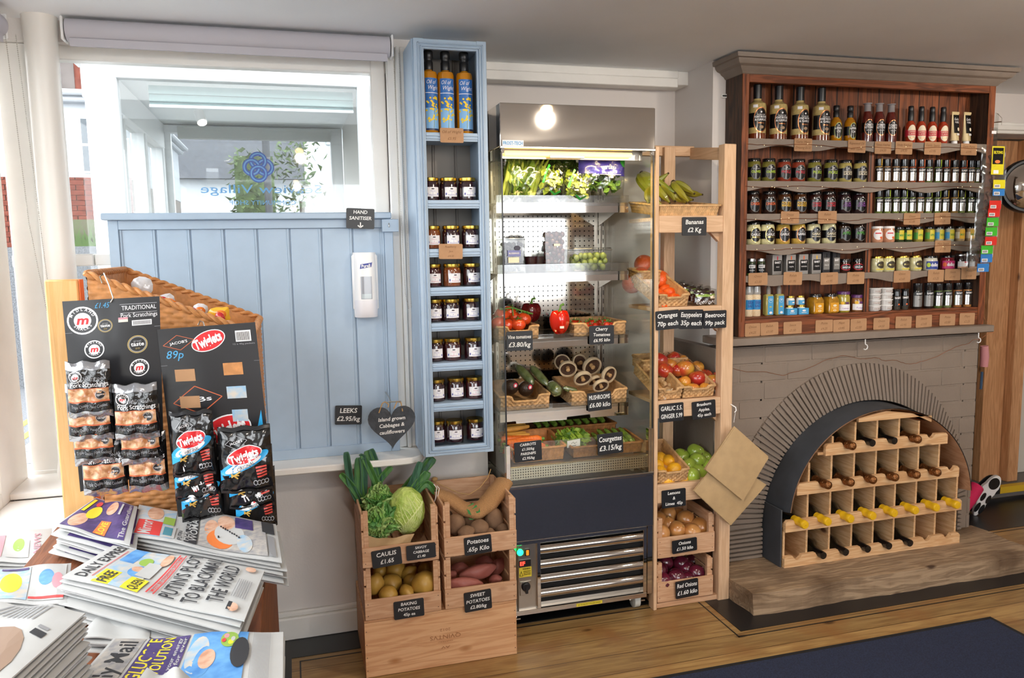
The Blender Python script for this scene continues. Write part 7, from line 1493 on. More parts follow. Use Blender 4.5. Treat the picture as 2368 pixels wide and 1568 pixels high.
MB().slab(lambda u, v, w: a0.lerp(a1, u).lerp(b0_.lerp(b1_, u), v)+Vector((0, -w-.014*sin(pi*u)*(1-v)+.003*sin(u*11+v*5), -.010*sin(pi*u)*(1-v)+.002*sin(u*17))), .001, 14, 6, PAPERB).build('paper', t)
# leeks
LK1 = mat('leek_dark', '#24483a', .5, col2='#3f6e52', nscale=20, stretch=(6, 6, .7)); LK2 = mat('leek_mid', '#4f8038', .5, col2='#2f5f38', nscale=20, stretch=(6, 6, .7)); LKW = mat('leek_white', '#b9cc86', .5, col2='#7fa850', nscale=10)
def strap(b, pts, w_, m, fold=.35, tipw=.7):
    pts = [Vector(p) for p in pts]; n = len(pts); N_ = 12
    def pos(v): f = v*(n-1); i = min(int(f), n-2); u = f-i; p0_, p1_, p2_, p3_ = pts[max(i-1, 0)], pts[i], pts[i+1], pts[min(i+2, n-1)]; return .5*((2*p1_)+(-p0_+p2_)*u+(2*p0_-5*p1_+4*p2_-p3_)*u*u+(-p0_+3*p1_-3*p2_+p3_)*u**3)
    def fn(a, v):
        p = pos(v); d = (pos(min(1, v+.02))-pos(max(0, v-.02))).normalized(); sd = d.cross(Vector((0, 1, 0))).normalized(); nn = d.cross(sd); x = a*2-1; ww = w_*(.85+.15*sin(pi*v))*(1 if v < .93 else 1-(v-.93)*14*(1-tipw)); return p+sd*(x*ww)+nn*(fold*abs(x)*ww)
    b.grid(fn, 6, N_*2, m)
def leek(lab, root_, pts_list, w_=.013):
    t = thing('leek', lab, 'leek', root_, 'leeks in the upper left crate'); r0 = Vector(root_); top = Vector(pts_list[0][0])
    MB().tube([r0, r0.lerp(top, .5), top], [.015, .0145, .017], 14, LKW).build('shank', t)
    for k, ps in enumerate(pts_list): b = MB(); strap(b, ps, w_*(1.15 if k == 0 else .95), LK1 if k % 2 else LK2, .3+.1*k); b.build('leaf', t, solid=.0014)
Y2 = 2.63; pp = lambda x, y_, yy=Y2: P(x, y_, y=yy)
leek('leek with leaf folded over at the left of the crate', pp(838, 1215), [[pp(838, 1165), pp(829, 1110), pp(830, 1058)], [pp(840, 1160), pp(842, 1105), pp(838, 1060), pp(836, 1056)], [pp(838, 1052), pp(858, 1090), pp(880, 1145), pp(888, 1185)], [pp(832, 1165), pp(812, 1120), pp(800, 1045)], [pp(836, 1160), pp(818, 1130), pp(787, 1095)]])
leek('leek standing upright behind the cauliflowers', pp(868, 1205, 2.66), [[pp(870, 1150, 2.66), pp(866, 1095, 2.66), pp(848, 1042, 2.66)], [pp(872, 1150, 2.66), pp(876, 1100, 2.66), pp(858, 1038, 2.66)], [pp(876, 1160, 2.66), pp(872, 1120, 2.66), pp(905, 1078, 2.66)]])
leek('broad leaved leek leaning right over the cabbage', pp(915, 1165, 2.66), [[pp(930, 1140, 2.66), pp(955, 1110, 2.66), pp(1003, 1058, 2.66)], [pp(935, 1140, 2.66), pp(965, 1105, 2.66), pp(995, 1056, 2.66)], [pp(930, 1145, 2.66), pp(965, 1130, 2.66), pp(990, 1090, 2.66)]], .016)
leek('leek leaning right with frayed tips beside the cabbage', pp(925, 1175, 2.62), [[pp(945, 1145, 2.62), pp(965, 1120, 2.62), pp(988, 1092, 2.62)], [pp(942, 1140, 2.62), pp(960, 1100, 2.62), pp(972, 1068, 2.62)], [pp(950, 1150, 2.62), pp(985, 1118, 2.62), pp(1008, 1140, 2.62)]], .014)
# hessian sack
HES = mat('hessian', '#b88a5c', .9, noise=.12, nscale=300, bump=.7, bscale=420); ctr = [P(1010, 1142, y=2.60), P(1040, 1155, y=2.585), P(1072, 1176, y=2.57), P(1098, 1186, y=2.56), P(1125, 1168, y=2.57), P(1150, 1138, y=2.60), P(1166, 1114, y=2.63)]
t = thing('hessian_sack', 'folded hessian sack with green print lying over the potatoes', 'sack', ctr[3])
rr = [.030, .036, .037, .036, .040, .042, .036]
def spl(v, arr):
    f = v*(len(arr)-1); i = min(int(f), len(arr)-2); u = f-i; u = u*u*(3-2*u)*.5+u*.5; return arr[i]*(1-u)+arr[i+1]*u
N_ = 30; MB().tube([spl(k/N_, ctr) for k in range(N_+1)], [spl(k/N_, rr)*(1+.03*sin(k*1.3)) for k in range(N_+1)], 22, HES, flat=.62).build('sack_cloth', t)
b = MB()
for k in range(16): b.blob(ctr[0]+Vector((-.002+.0*k, .012*cos(k*.4), .027*sin(k*.4))), (.003, .003, .003), HES, 6, 4)
b.tube([P(1003, 1120, y=2.58), P(1010, 1128, y=2.57), P(1008, 1150, y=2.565), P(1003, 1165, y=2.57)], .0014, 6, LABW).tube([P(1010, 1123, y=2.575), P(1016, 1130, y=2.57), P(1012, 1148, y=2.565)], .0012, 6, LABW); b.build('drawstring', t)
rp = [P(1000, 1110, y=2.70), P(1020, 1122, y=2.68), P(1060, 1140, y=2.65), P(1085, 1144, y=2.63), P(1110, 1128, y=2.64), P(1128, 1105, y=2.66), P(1135, 1085, y=2.68)]; MB().tube([spl(k/30, rp)+Vector((0, 0, .0008*(k % 2))) for k in range(31)], .0016, 6, TW).blob(P(1005, 1108, y=2.70), (.012, .01, .008), TW, 8, 6).build('rope', t)
GRN = mat('sack_green_print', '#3f8a4a', .85); b = MB(); S = plane(P(1098, 1180, y=2.528), (1, 0, .15), (-.1, -.1, 1))
for q in (((-.028, .02), (-.005, .030), (-.001, .024)), ((-.012, .006), (.006, .020), (.010, .012)), ((-.028, .014), (-.024, -.006), (-.014, -.014), (-.018, .004)), ((.002, -.004), (.012, -.006), (.016, .006), (.018, -.010), (.006, -.012)), ((-.034, -.012), (-.026, -.022), (-.004, -.032), (-.020, -.030))): b.poly(S, q, GRN, .002)
b.build('green_print', t, smooth=False)
KYc = 2.448
chalk('black caulis price card on the upper left crate', ['CAULIS', '£1.65'], (860, 1270, 929, 1310), KYc, tilt=.07)
chalk('black savoy cabbage price card on the upper left crate', ['SAVOY', 'CABBAGE', '£1.40'], (940, 1259, 1008, 1293), KYc-.006, tilt=.02)
chalk('black potatoes price card on the upper right crate', ['Potatoes', '.65p Kilo'], (1074, 1240, 1137, 1281), KYc, tilt=.05)
chalk('black baking potatoes price card on the lower left crate', ['BAKING', "POTATOES", '45p ea'], (911, 1388, 981, 1429), KYc, tilt=.02)
chalk('black sweet potatoes price card on the lower right crate', ['SWEET', 'POTATOES', '£2.80/kg'], (1074, 1367, 1137, 1412), KYc, tilt=.04)
# ================================================================ newspaper table by the window
t = thing('display_table', 'brown wooden table carrying the newspapers and snack stand', 'table', (-.35, 1.8, 0)); tx0, tx1 = -.615, -.083
MB().box(tx0, tx1, .75, 2.62, .678, .70, TABLEW).build('table_top', t, bevel=.003); MB().box(tx1-.03, tx1-.008, .80, 2.58, .0, .677, TABLEW).build('side_panel', t, bevel=.002); MB().box(tx0+.01, tx0+.03, .80, 2.58, .0, .677, TABLEW).build('side_panel', t, bevel=.002); MB().box(tx0+.03, tx1-.03, .80, 2.58, .28, .30, TABLEW).build('lower_shelf', t, bevel=.002)
NP = mat('newsprint', '#b9b9b8', .8, noise=.03, nscale=20); NG = mat('newsprint_grey', '#8f8f93', .8, col2='#b9b2aa', nscale=60); INKN = mat('news_ink', '#2b2b2f', .8); NB = mat('news_blue', '#3d7fc4', .6, col2='#6aa6dc', nscale=30); NY = mat('news_yellow', '#e4d42c', .6); NR = mat('news_red', '#cf3b3a', .6); NV = mat('news_purple', '#332a62', .6, col2='#54407c', nscale=40); SKIN_P = mat('news_flesh', '#c08a6c', .6, col2='#dab49c', nscale=50); NO = mat('news_orange', '#e07a3a', .6); NSKY = mat('news_sky', '#8fb4d0', .6, col2='#c9c0b4', nscale=45); NPK = mat('news_pink', '#cf8f9a', .6); NT = mat('news_teal', '#4a8a9a', .6); NTX = mat('news_text_grey', '#8d8d90', .8); NBR = mat('news_brown', '#8f7460', .7)
CM = dict(w=NP, g=NG, k=INKN, b=NB, y=NY, r=NR, v=NV, f=SKIN_P, o=NO, s=NSKY, p=NPK, t=NT, x=NTX, n=NBR, l=mat('news_green', '#8fb04a', .6))
def paper(lab, q, z, grp, items=(), th=.0065, wave=.003, dz=(0, 0, 0, 0), jit=0, seed=0, drop=0):
    """folded newspaper; q = surveyed corners page TL, TR, BR, BL at height z"""
    cs = [P(px, py, z=z+d)-Vector((0, 0, drop)) for (px, py), d in zip(q, dz)]
    if jit:
        rr = random.Random(seed); mv = Vector((rr.uniform(-jit, jit), rr.uniform(-jit, jit), 0)); cen = sum(cs, Vector())/4; a = rr.uniform(-jit, jit)*3; cs = [cen+Matrix.Rotation(a, 3, 'Z') @ (c_-cen)+mv for c_ in cs]
    TL, TR, BR_, BL = cs; Wd, Hd = ((TR-TL).length+(BR_-BL).length)/2, ((BL-TL).length+(BR_-TR).length)/2; t = thing('newspaper', lab, 'newspaper', BL, grp)
    def F(a, v, w): p = TL.lerp(TR, a).lerp(BL.lerp(BR_, a), v); e = min(1, 14*a, 14*(1-a), 14*v, 14*(1-v)); return p+Vector((0, 0, (w-th/2)*(.35+.65*e**.5)+wave*sin(a*3.3+v*7+seed)*sin(v*3+seed)))
    MB().slab(lambda a, v, w: F(a, 1-v, w), th, 14, 16, NP, NG if False else NP).build('pages', t)
    if items:
        S = lambda u, v, w=0: F(max(.01, min(.99, u/Wd)), max(.01, min(.99, 1-v/Hd)), th+w+.0008); b = MB()
        for i, it in enumerate(items):
            k = it[0]; w_ = .0002+.00016*i
            if k == 'r': _, u0, v0, u1, v1, c_ = it; b.rect(S, u0*Wd, (1-v1)*Hd, u1*Wd, (1-v0)*Hd, CM[c_], w_, max(2, int((u1-u0)*12)), max(2, int((v1-v0)*12)))
            elif k == 'e': _, u, v, ru, rv, c_ = it; b.ell(S, u*Wd, (1-v)*Hd, ru*Wd, rv*Hd, CM[c_], w_, 18, 3)
            elif k == 't': _, s_, u, v, h, mw, c_ = it; b.text(S, s_, u*Wd, (1-v)*Hd, h*Hd, CM[c_], w_, width=mw*Wd, bold=.015)
            elif k == 'l':
                _, u0, v0, u1, v1, n = it
                for j in range(n): vv = v0+(v1-v0)*(j+.5)/n; b.rect(S, u0*Wd, (1-vv-.35*(v1-v0)/n)*Hd, u1*Wd, (1-vv)*Hd, NTX, w_, 3, 1)
        b.build('front_page_print', t, smooth=False)
    return t
def stack(n, lab, q, z, grp, step=.0085, jit=.008, seed=0, th=.0065, off=(0, 0), items=()):
    names = ['just under the top copy', 'third from top', 'fourth from top', 'fifth from top', 'sixth from top', 'seventh from top', 'near the bottom', 'at the bottom']
    for k in range(n): paper(lab+', '+names[min(k, 7)], [(x+off[0]*k, y+off[1]*k) for x, y in q], z, grp, items, th, .0015, jit=jit, seed=seed+k, drop=step*(k+1))
qE = [(143, 1335), (262, 1262), (612, 1320), (565, 1437)]
paper('newspaper with large black headline upon the middle stack', qE, .800, 'headline newspapers in the middle stack',
 [('t', 'DAILY EXPRESS', .55, .12, .07, .95, 'k'), ('r', .12, .145, .88, .15, 'r'), ('r', .02, .17, .98, .40, 's'), ('r', .02, .17, .34, .27, 'y'), ('r', .60, .17, .98, .26, 'b'), ('e', .45, .33, .14, .05, 'b'), ('e', .50, .32, .07, .035, 'f'), ('e', .70, .32, .10, .04, 'l'), ('r', .02, .34, .30, .44, 'y'), ('r', .34, .34, .70, .43, 'w'), ('t', 'FREE', .17, .255, .06, .26, 'k'), ('t', 'QUEEN', .16, .42, .05, .24, 'k'), ('e', .80, .43, .14, .03, 'f'),
  ('r', .06, .475, .96, .485, 'r'), ('r', .06, .515, .96, .522, 'r'), ('t', 'MUST BE STOPPED SAYS PM', .5, .511, .02, .8, 'r'), ('t', "PUTIN'S PLOT", .52, .63, .085, .92, 'k'), ('t', 'TO BLACKMAIL', .52, .75, .085, .94, 'k'), ('t', 'THE WORLD', .52, .87, .085, .74, 'k'), ('l', .30, .89, .66, .97, 7), ('e', .90, .93, .06, .03, 'f'), ('e', .12, .93, .07, .025, 'f'), ('r', .06, .90, .20, .92, 'k')], wave=.004)
stack(8, 'newspaper in the middle stack below the large headline', qE, .800, 'newspapers in the middle stack', seed=3, jit=.010, off=(-4, 1))
paper('newspaper with blue strip sticking out of the middle stack', [(128, 1368), (240, 1320), (500, 1400), (440, 1470)], .742, 'newspapers in the middle stack', [('r', .02, .05, .30, .30, 'b'), ('r', .02, .32, .3, .7, 'n'), ('t', 'NEWS', .15, .15, .05, .2, 'k')])
stack(3, 'newspaper low in the left part of the middle stack', [(128, 1368), (240, 1320), (500, 1400), (440, 1470)], .742, 'newspapers under the middle stack', seed=9, jit=.012)
qM = [(295, 1238), (322, 1168), (638, 1213), (652, 1302)]
paper('tabloid newspaper with red masthead and fashion photo near the wall', qM, .772, 'tabloids in the stack near the wall',
 [('r', .04, .03, .95, .30, 's'), ('r', .06, .04, .50, .22, 'r'), ('t', 'Mirror', .28, .15, .09, .40, 'w'), ('e', .75, .15, .22, .06, 'f'), ('r', .05, .24, .42, .32, 'w'), ('r', .45, .22, .70, .30, 'l'), ('r', .10, .24, .36, .30, 't'), ('t', 'PUTIN', .2, .37, .03, .3, 'k'), ('r', .04, .385, .96, .47, 'k'), ('t', 'HER SUPER', .5, .415, .05, .86, 'w'), ('t', 'WOMAN', .5, .465, .05, .8, 'w'), ('r', .04, .48, .96, .92, 'g'), ('e', .55, .56, .22, .05, 'f'), ('e', .30, .62, .24, .09, 'o'), ('e', .45, .68, .26, .10, 'w'), ('e', .72, .66, .18, .06, 'f'), ('e', .25, .78, .20, .05, 's'), ('r', .60, .72, .9, .84, 'v'), ('r', .05, .93, .55, .97, 'x'), ('r', .62, .90, .94, .98, 'k')]
 +[('e', .33+.28*((k*37) % 10)/10, .61+.15*((k*53) % 10)/10, .012, .006, 'k') for k in range(22)], wave=.005)
stack(6, 'tabloid in the stack near the wall', qM, .772, 'tabloids in the stack near the wall', seed=14, jit=.006, off=(2, 0))
qG = [(127, 1216), (222, 1152), (318, 1172), (300, 1262)]
paper('purple and orange gossip paper on the back left stack', qG, .782, 'gossip papers at the back left', [('r', .04, .04, .96, .92, 'v'), ('t', 'The Guardian', .5, .90, .07, .86, 'w'), ('e', .25, .20, .2, .12, 'f'), ('e', .55, .30, .2, .10, 'y'), ('e', .75, .55, .18, .10, 'f'), ('r', .05, .50, .40, .66, 'o'), ('t', 'LOVE', .22, .62, .09, .3, 'y'), ('r', .5, .08, .9, .14, 'y'), ('r', .60, .70, .9, .74, 'w'), ('e', .8, .25, .08, .05, 'r')], wave=.004)
stack(6, 'purple edged gossip paper in the back left stack', qG, .782, 'gossip papers at the back left', seed=20, jit=.010, off=(-4, 0), step=.011, th=.009, items=[('r', .05, .2, .95, .95, 'v'), ('e', .3, .5, .1, .1, 'r'), ('e', .3, .5, .06, .06, 'y')])
qD = [(120, 1640), (262, 1478), (655, 1462), (654, 1690)]
paper('newspaper with gothic title and photo of a blue coat and bouquet', qD, .775, 'newspapers in the front stack',
 [('r', .0, .02, .98, .20, 'g'), ('t', 'Daily Mail', .5, .17, .10, .84, 'k'), ('r', .30, .22, .98, .46, 'v'), ('t', 'GLUCOSE', .66, .30, .07, .62, 'y'), ('t', 'REVOLUTION', .66, .375, .06, .62, 'y'), ('t', 'Turn your energy', .64, .42, .022, .6, 'w'), ('t', 'levels for ever', .64, .45, .022, .6, 'w'), ('r', .36, .48, .98, .80, 'b'), ('e', .70, .54, .22, .06, 's'), ('e', .62, .58, .17, .05, 'b'), ('e', .64, .60, .11, .045, 'f'), ('e', .86, .70, .10, .05, 'l'), ('e', .90, .68, .03, .015, 'p'), ('e', .82, .71, .03, .015, 'y'), ('e', .86, .72, .03, .012, 'w'), ('e', .84, .67, .025, .012, 'r'), ('e', .70, .77, .18, .05, 'k'), ('l', .40, .83, .96, .93, 14), ('t', 'PUSH TO WIN', .18, .74, .09, .30, 'k'), ('t', 'THE WAR', .18, .85, .09, .28, 'k')], wave=.005)
stack(7, 'newspaper in the front stack', qD, .775, 'newspapers in the front stack', seed=26, jit=.004)
paper('white newspaper corner curling up at the very front', [(230, 1700), (340, 1545), (452, 1570), (440, 1720)], .80, 'newspapers in the front stack', [('e', .5, .3, .3, .12, 'f')], wave=.012)
qL = [(-260, 1440), (0, 1392), (197, 1418), (-60, 1650)]
paper('broadsheet with brown photo, topmost of the tall stack at the left edge', qL, .875, 'newspapers in the tall left stack', [('e', .30, .62, .34, .30, 'n'), ('r', .62, .80, .68, .92, 'k'), ('r', .70, .80, .73, .90, 'x'), ('l', .75, .2, .96, .7, 9)], wave=.006)
stack(18, 'broadsheet in the tall stack at the left edge', qL, .875, 'newspapers in the tall left stack', seed=33, jit=.006, off=(1, 0), step=.0088, th=.0075)
qK = [(-30, 1395), (-10, 1318), (165, 1303), (155, 1395)]
paper('colourful puzzle paper with red border at the left of the table', qK, .76, 'puzzle papers at the left', [('r', .05, .05, .95, .48, 's'), ('e', .5, .25, .3, .14, 'y'), ('r', .05, .50, .95, .95, 'w'), ('r', .08, .5, .14, .95, 'r'), ('e', .6, .7, .2, .10, 'b'), ('e', .5, .85, .2, .07, 'p'), ('r', .86, .1, .92, .45, 'v')])
stack(4, 'puzzle paper at the left of the table', qK, .76, 'puzzle papers at the left', seed=41, jit=.008)
qF = [(-60, 1300), (-40, 1240), (120, 1222), (118, 1298)]
paper('pale newspaper with pink print beside the window', qF, .692, 'pale newspapers by the window', [('r', .1, .2, .9, .34, 'p'), ('r', .1, .4, .6, .7, 'w'), ('e', .5, .55, .2, .08, 'l'), ('t', 'NEWS', .5, .85, .09, .6, 'p')])  # front page printed in pink, white and green
stack(3, 'pale newspaper by the window', qF, .692, 'pale newspapers by the window', seed=47, jit=.006)
qH = [(180, 1475), (240, 1410), (352, 1445), (345, 1480)]
paper('white paper lying low between the middle and front stacks', qH, .742, 'papers between the stacks')
stack(3, 'paper low between the middle and front stacks', qH, .742, 'papers between the stacks', seed=52, jit=.006)

# ================================================================ wicker hamper, board and snack cards
bx0, bx1, by0, by1, bz = P(214, 800, y=2.10).x, P(588, 800, y=2.10).x, 2.10, 2.56, .7005
t = thing('wicker_hamper', 'tall slant topped wicker basket standing on the table', 'basket', (-.28, 2.28, bz)); ztop = lambda x: 1.350-(x-bx0)/(bx1-bx0)*.160
def hwall(pa, pb, nf, name, steps=46):
    L_ = (Vector(pb)-Vector(pa)).length; b = MB(); nu = max(16, int(L_/.0075)); nv = 250
    def fn(a, v, o=0):
        x = pa[0]+(pb[0]-pa[0])*a; y = pa[1]+(pb[1]-pa[1])*a; z = bz+(ztop(x)-bz)*v; r_ = int((z-bz)/.0125); e = .0022*sin(2*pi*a*L_/.042+pi*r_)*abs(sin(pi*(z-bz)/.0125))**.5+.0022*abs(sin(pi*(z-bz)/.0125)); return Vector((x+nf[0]*(e-o), y+nf[1]*(e-o), z))
    b.grid(fn, nu, nv, WICK); b.grid(lambda a, v: fn(1-a, v, .006), nu, 30, WICK); b.build(name, t)
hwall((bx0, by0), (bx1, by0), (0, -1), 'front_wall'); hwall((bx1, by0), (bx1, by1), (1, 0), 'side_wall'); hwall((bx1, by1), (bx0, by1), (0, 1), 'back_wall'); hwall((bx0, by1), (bx0, by0), (-1, 0), 'side_wall')
b = MB()
for ph in (0, pi):
    pts = []
    loop = [(bx0, by0), (bx1, by0), (bx1, by1), (bx0, by1), (bx0, by0)]
    for (xa, ya), (xb, yb) in zip(loop[:-1], loop[1:]):
        n = int(sqrt((xb-xa)**2+(yb-ya)**2)/.006)
        for k in range(n): x, y = xa+(xb-xa)*k/n, ya+(yb-ya)*k/n; q_ = len(pts)*.8+ph; pts.append((x+.005*cos(q_)*(1 if ya != yb else 0), y+.005*cos(q_)*(1 if xa != xb else 0), ztop(x)+.004+.005*sin(q_)))
    b.tube(pts, .006, 7, WICK, closed=True)
b.build('plaited_rim', t); MB().box(bx0+.005, bx1-.005, by0+.005, by1-.005, 1.06, 1.066, WICK).build('inner_tray', t, smooth=False)
# a board stands beside it
t = thing('display_board', 'upright beech board with orange edge strip at the left of the hamper', 'board', (-.54, 2.17, .7005)); BX0, BX1 = P(118, 850, y=2.15).x, P(196, 850, y=2.15).x; MB().box(BX0, BX1, 2.15, 2.19, .7005, P(140, 647, y=2.15).z, BEECH).build('board', t, bevel=.004); MB().box(BX1+.001, BX1+.004, 2.152, 2.188, .7005, 1.34, mat('orange_edge', '#d8703a', .5)).build('edge_strip', t, bevel=.001)
# sweets lying in the hamper
def sweet(lab, pts, Y, m, d=.018, grp='sweet packets in the wicker hamper', m2=None):
    cs = [P(x, y, y=Y) for x, y in pts]; c_ = sum(cs, Vector())/len(cs); t = thing('sweet_packet', lab, 'sweets', c_, grp); b = MB(); n = len(cs)
    f = [c_+(p-c_)*1.3+Vector((0, RND.uniform(-.006, .006), 0)) for p in cs]; b.add([c_+Vector((0, -d, 0))]+f+[c_+Vector((0, d, 0))], [(0, 1+i, 1+(i+1) % n) for i in range(n)]+[(n+1, 1+(i+1) % n, 1+i) for i in range(n)], m); o = b.build('wrapper', t, smooth=True, ang=60, sub=1)
    if m2: MB().blob(c_+Vector((0, -d*.7, 0)), (.014, .006, .011), m2, 10, 8).build('printed_patch', t)
CEL = mat('cellophane', '#d9d9dc', .15, coat=1, bump=.6, bscale=30); ORW = mat('orange_wrapper', '#e87a1e', .25, coat=.8, bump=.4, bscale=40); YLW = mat('yellow_wrapper', '#eeb62a', .25, coat=.8, bump=.4, bscale=40); RDW = mat('red_wrapper', '#c92a2e', .25, coat=.8, bump=.4, bscale=40)
sweet('clear crumpled packet at the back of the hamper', [(302, 640), (340, 636), (360, 655), (350, 690), (318, 690), (300, 668)], 2.40, CEL)
sweet('clear and red packet in the middle of the hamper', [(335, 672), (370, 690), (395, 668), (412, 700), (395, 722), (350, 712)], 2.30, CEL, m2=RDW)
sweet('orange and white packet left of the yellow one', [(365, 690), (400, 684), (420, 712), (408, 730), (375, 722)], 2.22, ORW, m2=CEL)
sweet('red striped packet near the right end of the hamper', [(420, 708), (450, 706), (470, 730), (448, 748), (425, 735)], 2.20, RDW, m2=CEL)
sweet('clear packet behind the orange star shaped one', [(440, 702), (475, 698), (488, 716), (470, 742), (445, 732)], 2.26, CEL, m2=ORW)
sweet('bright orange pointed packet at the right end of the hamper', [(478, 708), (520, 712), (532, 706), (528, 728), (540, 744), (500, 748), (480, 736)], 2.18, YLW, m2=ORW)
sweet('red heart shaped sweet at the right front of the hamper', [(492, 728), (508, 718), (520, 728), (524, 746), (500, 750)], 2.13, RDW)
# snack cards
CARDK = mat('card_black', '#232326', .3, coat=.3); SILV = mat('silver_film', '#b4b5ba', .2, .85, bump=.25, bscale=35); BAGK = mat('bag_black', '#161618', .16, coat=.9, bump=.25, bscale=22); PORK = mat('pork_photo', '#a86a3c', .3, coat=.6, col2='#e0b48a', nscale=55, lo=.4, hi=.6); GREYT = mat('card_grey', '#9a9a9e', .5); TRED = mat('twig_red', '#d5262c', .3); TBLU = mat('twig_blue', '#2f9fd8', .3); TORG = mat('jacob_orange', '#c4623a', .4)
def card(lab, q, Y, th=.0012):
    TL, TR, BR_, BL = [P(x, y, y=Y+d) for x, y, d in q]; Wd, Hd = ((TR-TL).length+(BR_-BL).length)/2, ((BL-TL).length+(BR_-TR).length)/2; t = thing('hanging_card', lab, 'display card', TL.lerp(TR, .5))
    F = lambda a, v, w: TL.lerp(TR, a).lerp(BL.lerp(BR_, a), v)+Vector((0, -w-.004*sin(pi*a)*sin(v*5), 0))
    MB().slab(lambda a, v, w: F(a, 1-v, w), th, 10, 14, CARDK).build('card', t)
    return t, (lambda u, v, w=0: F(u/Wd, 1-v/Hd, th+w)), Wd, Hd
def midl(b, S, u, v, r_):
    b.ell(S, u, v, r_, r_, LABW, .0005, 26, 1, .88).ell(S, u, v, r_*.84, r_*.84, CARDK, .0005, 22, 2).ell(S, u, v, r_*.56, r_*.56, LABW, .0008, 22).text(S, 'm', u, v-r_*.26, r_*.62, TRED, .0012, r_*.8, bold=.03, shear=.2)
    for s_, tx in ((1, 'MIDLAND'), (-1, 'SNACKS')):
        for i, ch in enumerate(tx): a = pi/2-s_*(i-(len(tx)-1)/2)*.36 if s_ > 0 else -pi/2+(i-(len(tx)-1)/2)*.36; b.text(S, ch, u+r_*.70*cos(a), v+r_*.70*sin(a)-(0), r_*.19, LABW, .001, rot=a-pi/2 if s_ > 0 else a+pi/2, bold=.02)
def taste(b, S, u, v, r_): b.ell(S, u, v, r_, r_, mat('taste_gold', '#a8925a', .5), .0005, 24, 1, .88).ell(S, u, v, r_*.86, r_*.86, GREYT, .0004, 22, 1, .92).text(S, 'great', u, v+r_*.25, r_*.26, GREYT, .0008).text(S, 'taste', u, v-r_*.18, r_*.45, LABW, .0008, r_*1.3, bold=.02).text(S, '**', u, v-r_*.75, r_*.4, mat('taste_gold', '#a8925a'), .0008)
t, S, Wd, Hd = card('black pork scratchings display card hung on the wicker hamper', [(144, 697, 0), (369, 685, 0), (380, 1090, .0), (186, 1137, .0)], 1.952)
b = MB(); midl(b, S, .19*Wd, .895*Hd, .031); taste(b, S, .42*Wd, .860*Hd, .015); b.text(S, 'TRADITIONAL', .78*Wd, .935*Hd, .010, LABW, .0006, .070).text(S, 'Pork Scratchings', .78*Wd, .895*Hd, .010, LABW, .0006, .074).rect(S, .58*Wd, .965*Hd, .97*Wd, .968*Hd, GREYT, .0006, 4).rect(S, .58*Wd, .918*Hd, .97*Wd, .921*Hd, GREYT, .0006, 4).rect(S, .70*Wd, .848*Hd, .91*Wd, .877*Hd, LABW, .0006, 3).rect(S, .56*Wd, .872*Hd, .66*Wd, .897*Hd, TAG, .001, 2).rect(S, .56*Wd, .886*Hd, .66*Wd, .897*Hd, NPK, .0013, 2)
for k in range(14): b.rect(S, (.715+.0135*k)*Wd, .852*Hd, (.715+.0135*k+.006)*Wd, .873*Hd, INKN, .001)
b.text(S, '£1.45', .40*Wd, .955*Hd, .012, LC, .0007, .03, shear=.3).line(S, [(0, .835*Hd), (Wd, .835*Hd)], .0006, GREYT, .0006); midl(b, S, .29*Wd, .74*Hd, .0205); taste(b, S, .75*Wd, .745*Hd, .021); midl(b, S, .76*Wd, .615*Hd, .0205)
b.build('card_print', t, smooth=False)
MB().tube([P(236, 655, y=2.04), P(231, 640, y=2.045), P(240, 632, y=2.05), P(252, 660, y=1.99), P(262, 690, y=1.95), P(256, 700, y=1.944)], .0016, 6, STEELB).build('hook', t)
t, S, Wd, Hd = card('black and red twiglets display card hung on the right of the hamper', [(363, 762, 0), (590, 745, 0), (640, 1195, .0), (412, 1195, .0)], 1.945)
def twig(b, S, u, v, rx, ry, rot, hh): b.ell(S, u, v, rx*1.06, ry*1.1, LABW, .0005, 28, 2, 0, rot).ell(S, u, v, rx, ry, TRED, .0009, 28, 2, 0, rot).text(S, 'Twiglets', u+hh*.3*sin(rot), v-hh*.45*cos(rot), hh, LABW, .0030, rx*1.7, rot=rot, bold=.04, shear=.1)
def jac(b, S, u, v, w_, h_, m, txt="JACOB'S", rot=.15, th_=.0012):
    c_, s_ = cos(rot), sin(rot); pts = [(u+x*c_-y*s_, v+x*s_+y*c_) for x, y in ((-w_, 0), (0, h_), (w_, 0), (0, -h_), (-w_, 0))]; b.line(S, pts, th_, m, .0007); b.text(S, txt, u, v-h_*.14, h_*.34, LABW, .0009, w_*1.15, rot=rot, bold=.01)
b = MB(); jac(b, S, .20*Wd, .925*Hd, .035, .018, TORG); twig(b, S, .50*Wd, .925*Hd, .038, .021, .35, .022); b.rect(S, .78*Wd, .91*Hd, .94*Wd, .965*Hd, LABW, .0006)
for k in range(14): b.rect(S, (.79+.01*k)*Wd, .915*Hd, (.79+.01*k+.005)*Wd, .958*Hd, INKN, .001)
b.text(S, '12 x 45g packets', .86*Wd, .895*Hd, .0035, GREYT, .0006, .05).text(S, '89p', .15*Wd, .845*Hd, .019, LC, .0007, .038, shear=.25).line(S, [(0, .81*Hd), (Wd, .81*Hd)], .0006, GREYT, .0006)
for u0, v0, w_, m_ in ((.13, .725, .20, KRAFT), (.62, .745, .20, WICK), (.15, .585, .20, KRAFT), (.63, .625, .20, NSKY), (.66, .505, .16, NSKY)): b.rect(S, u0*Wd, v0*Hd, (u0+w_)*Wd, (v0+.062)*Hd, m_, .0012, 2)
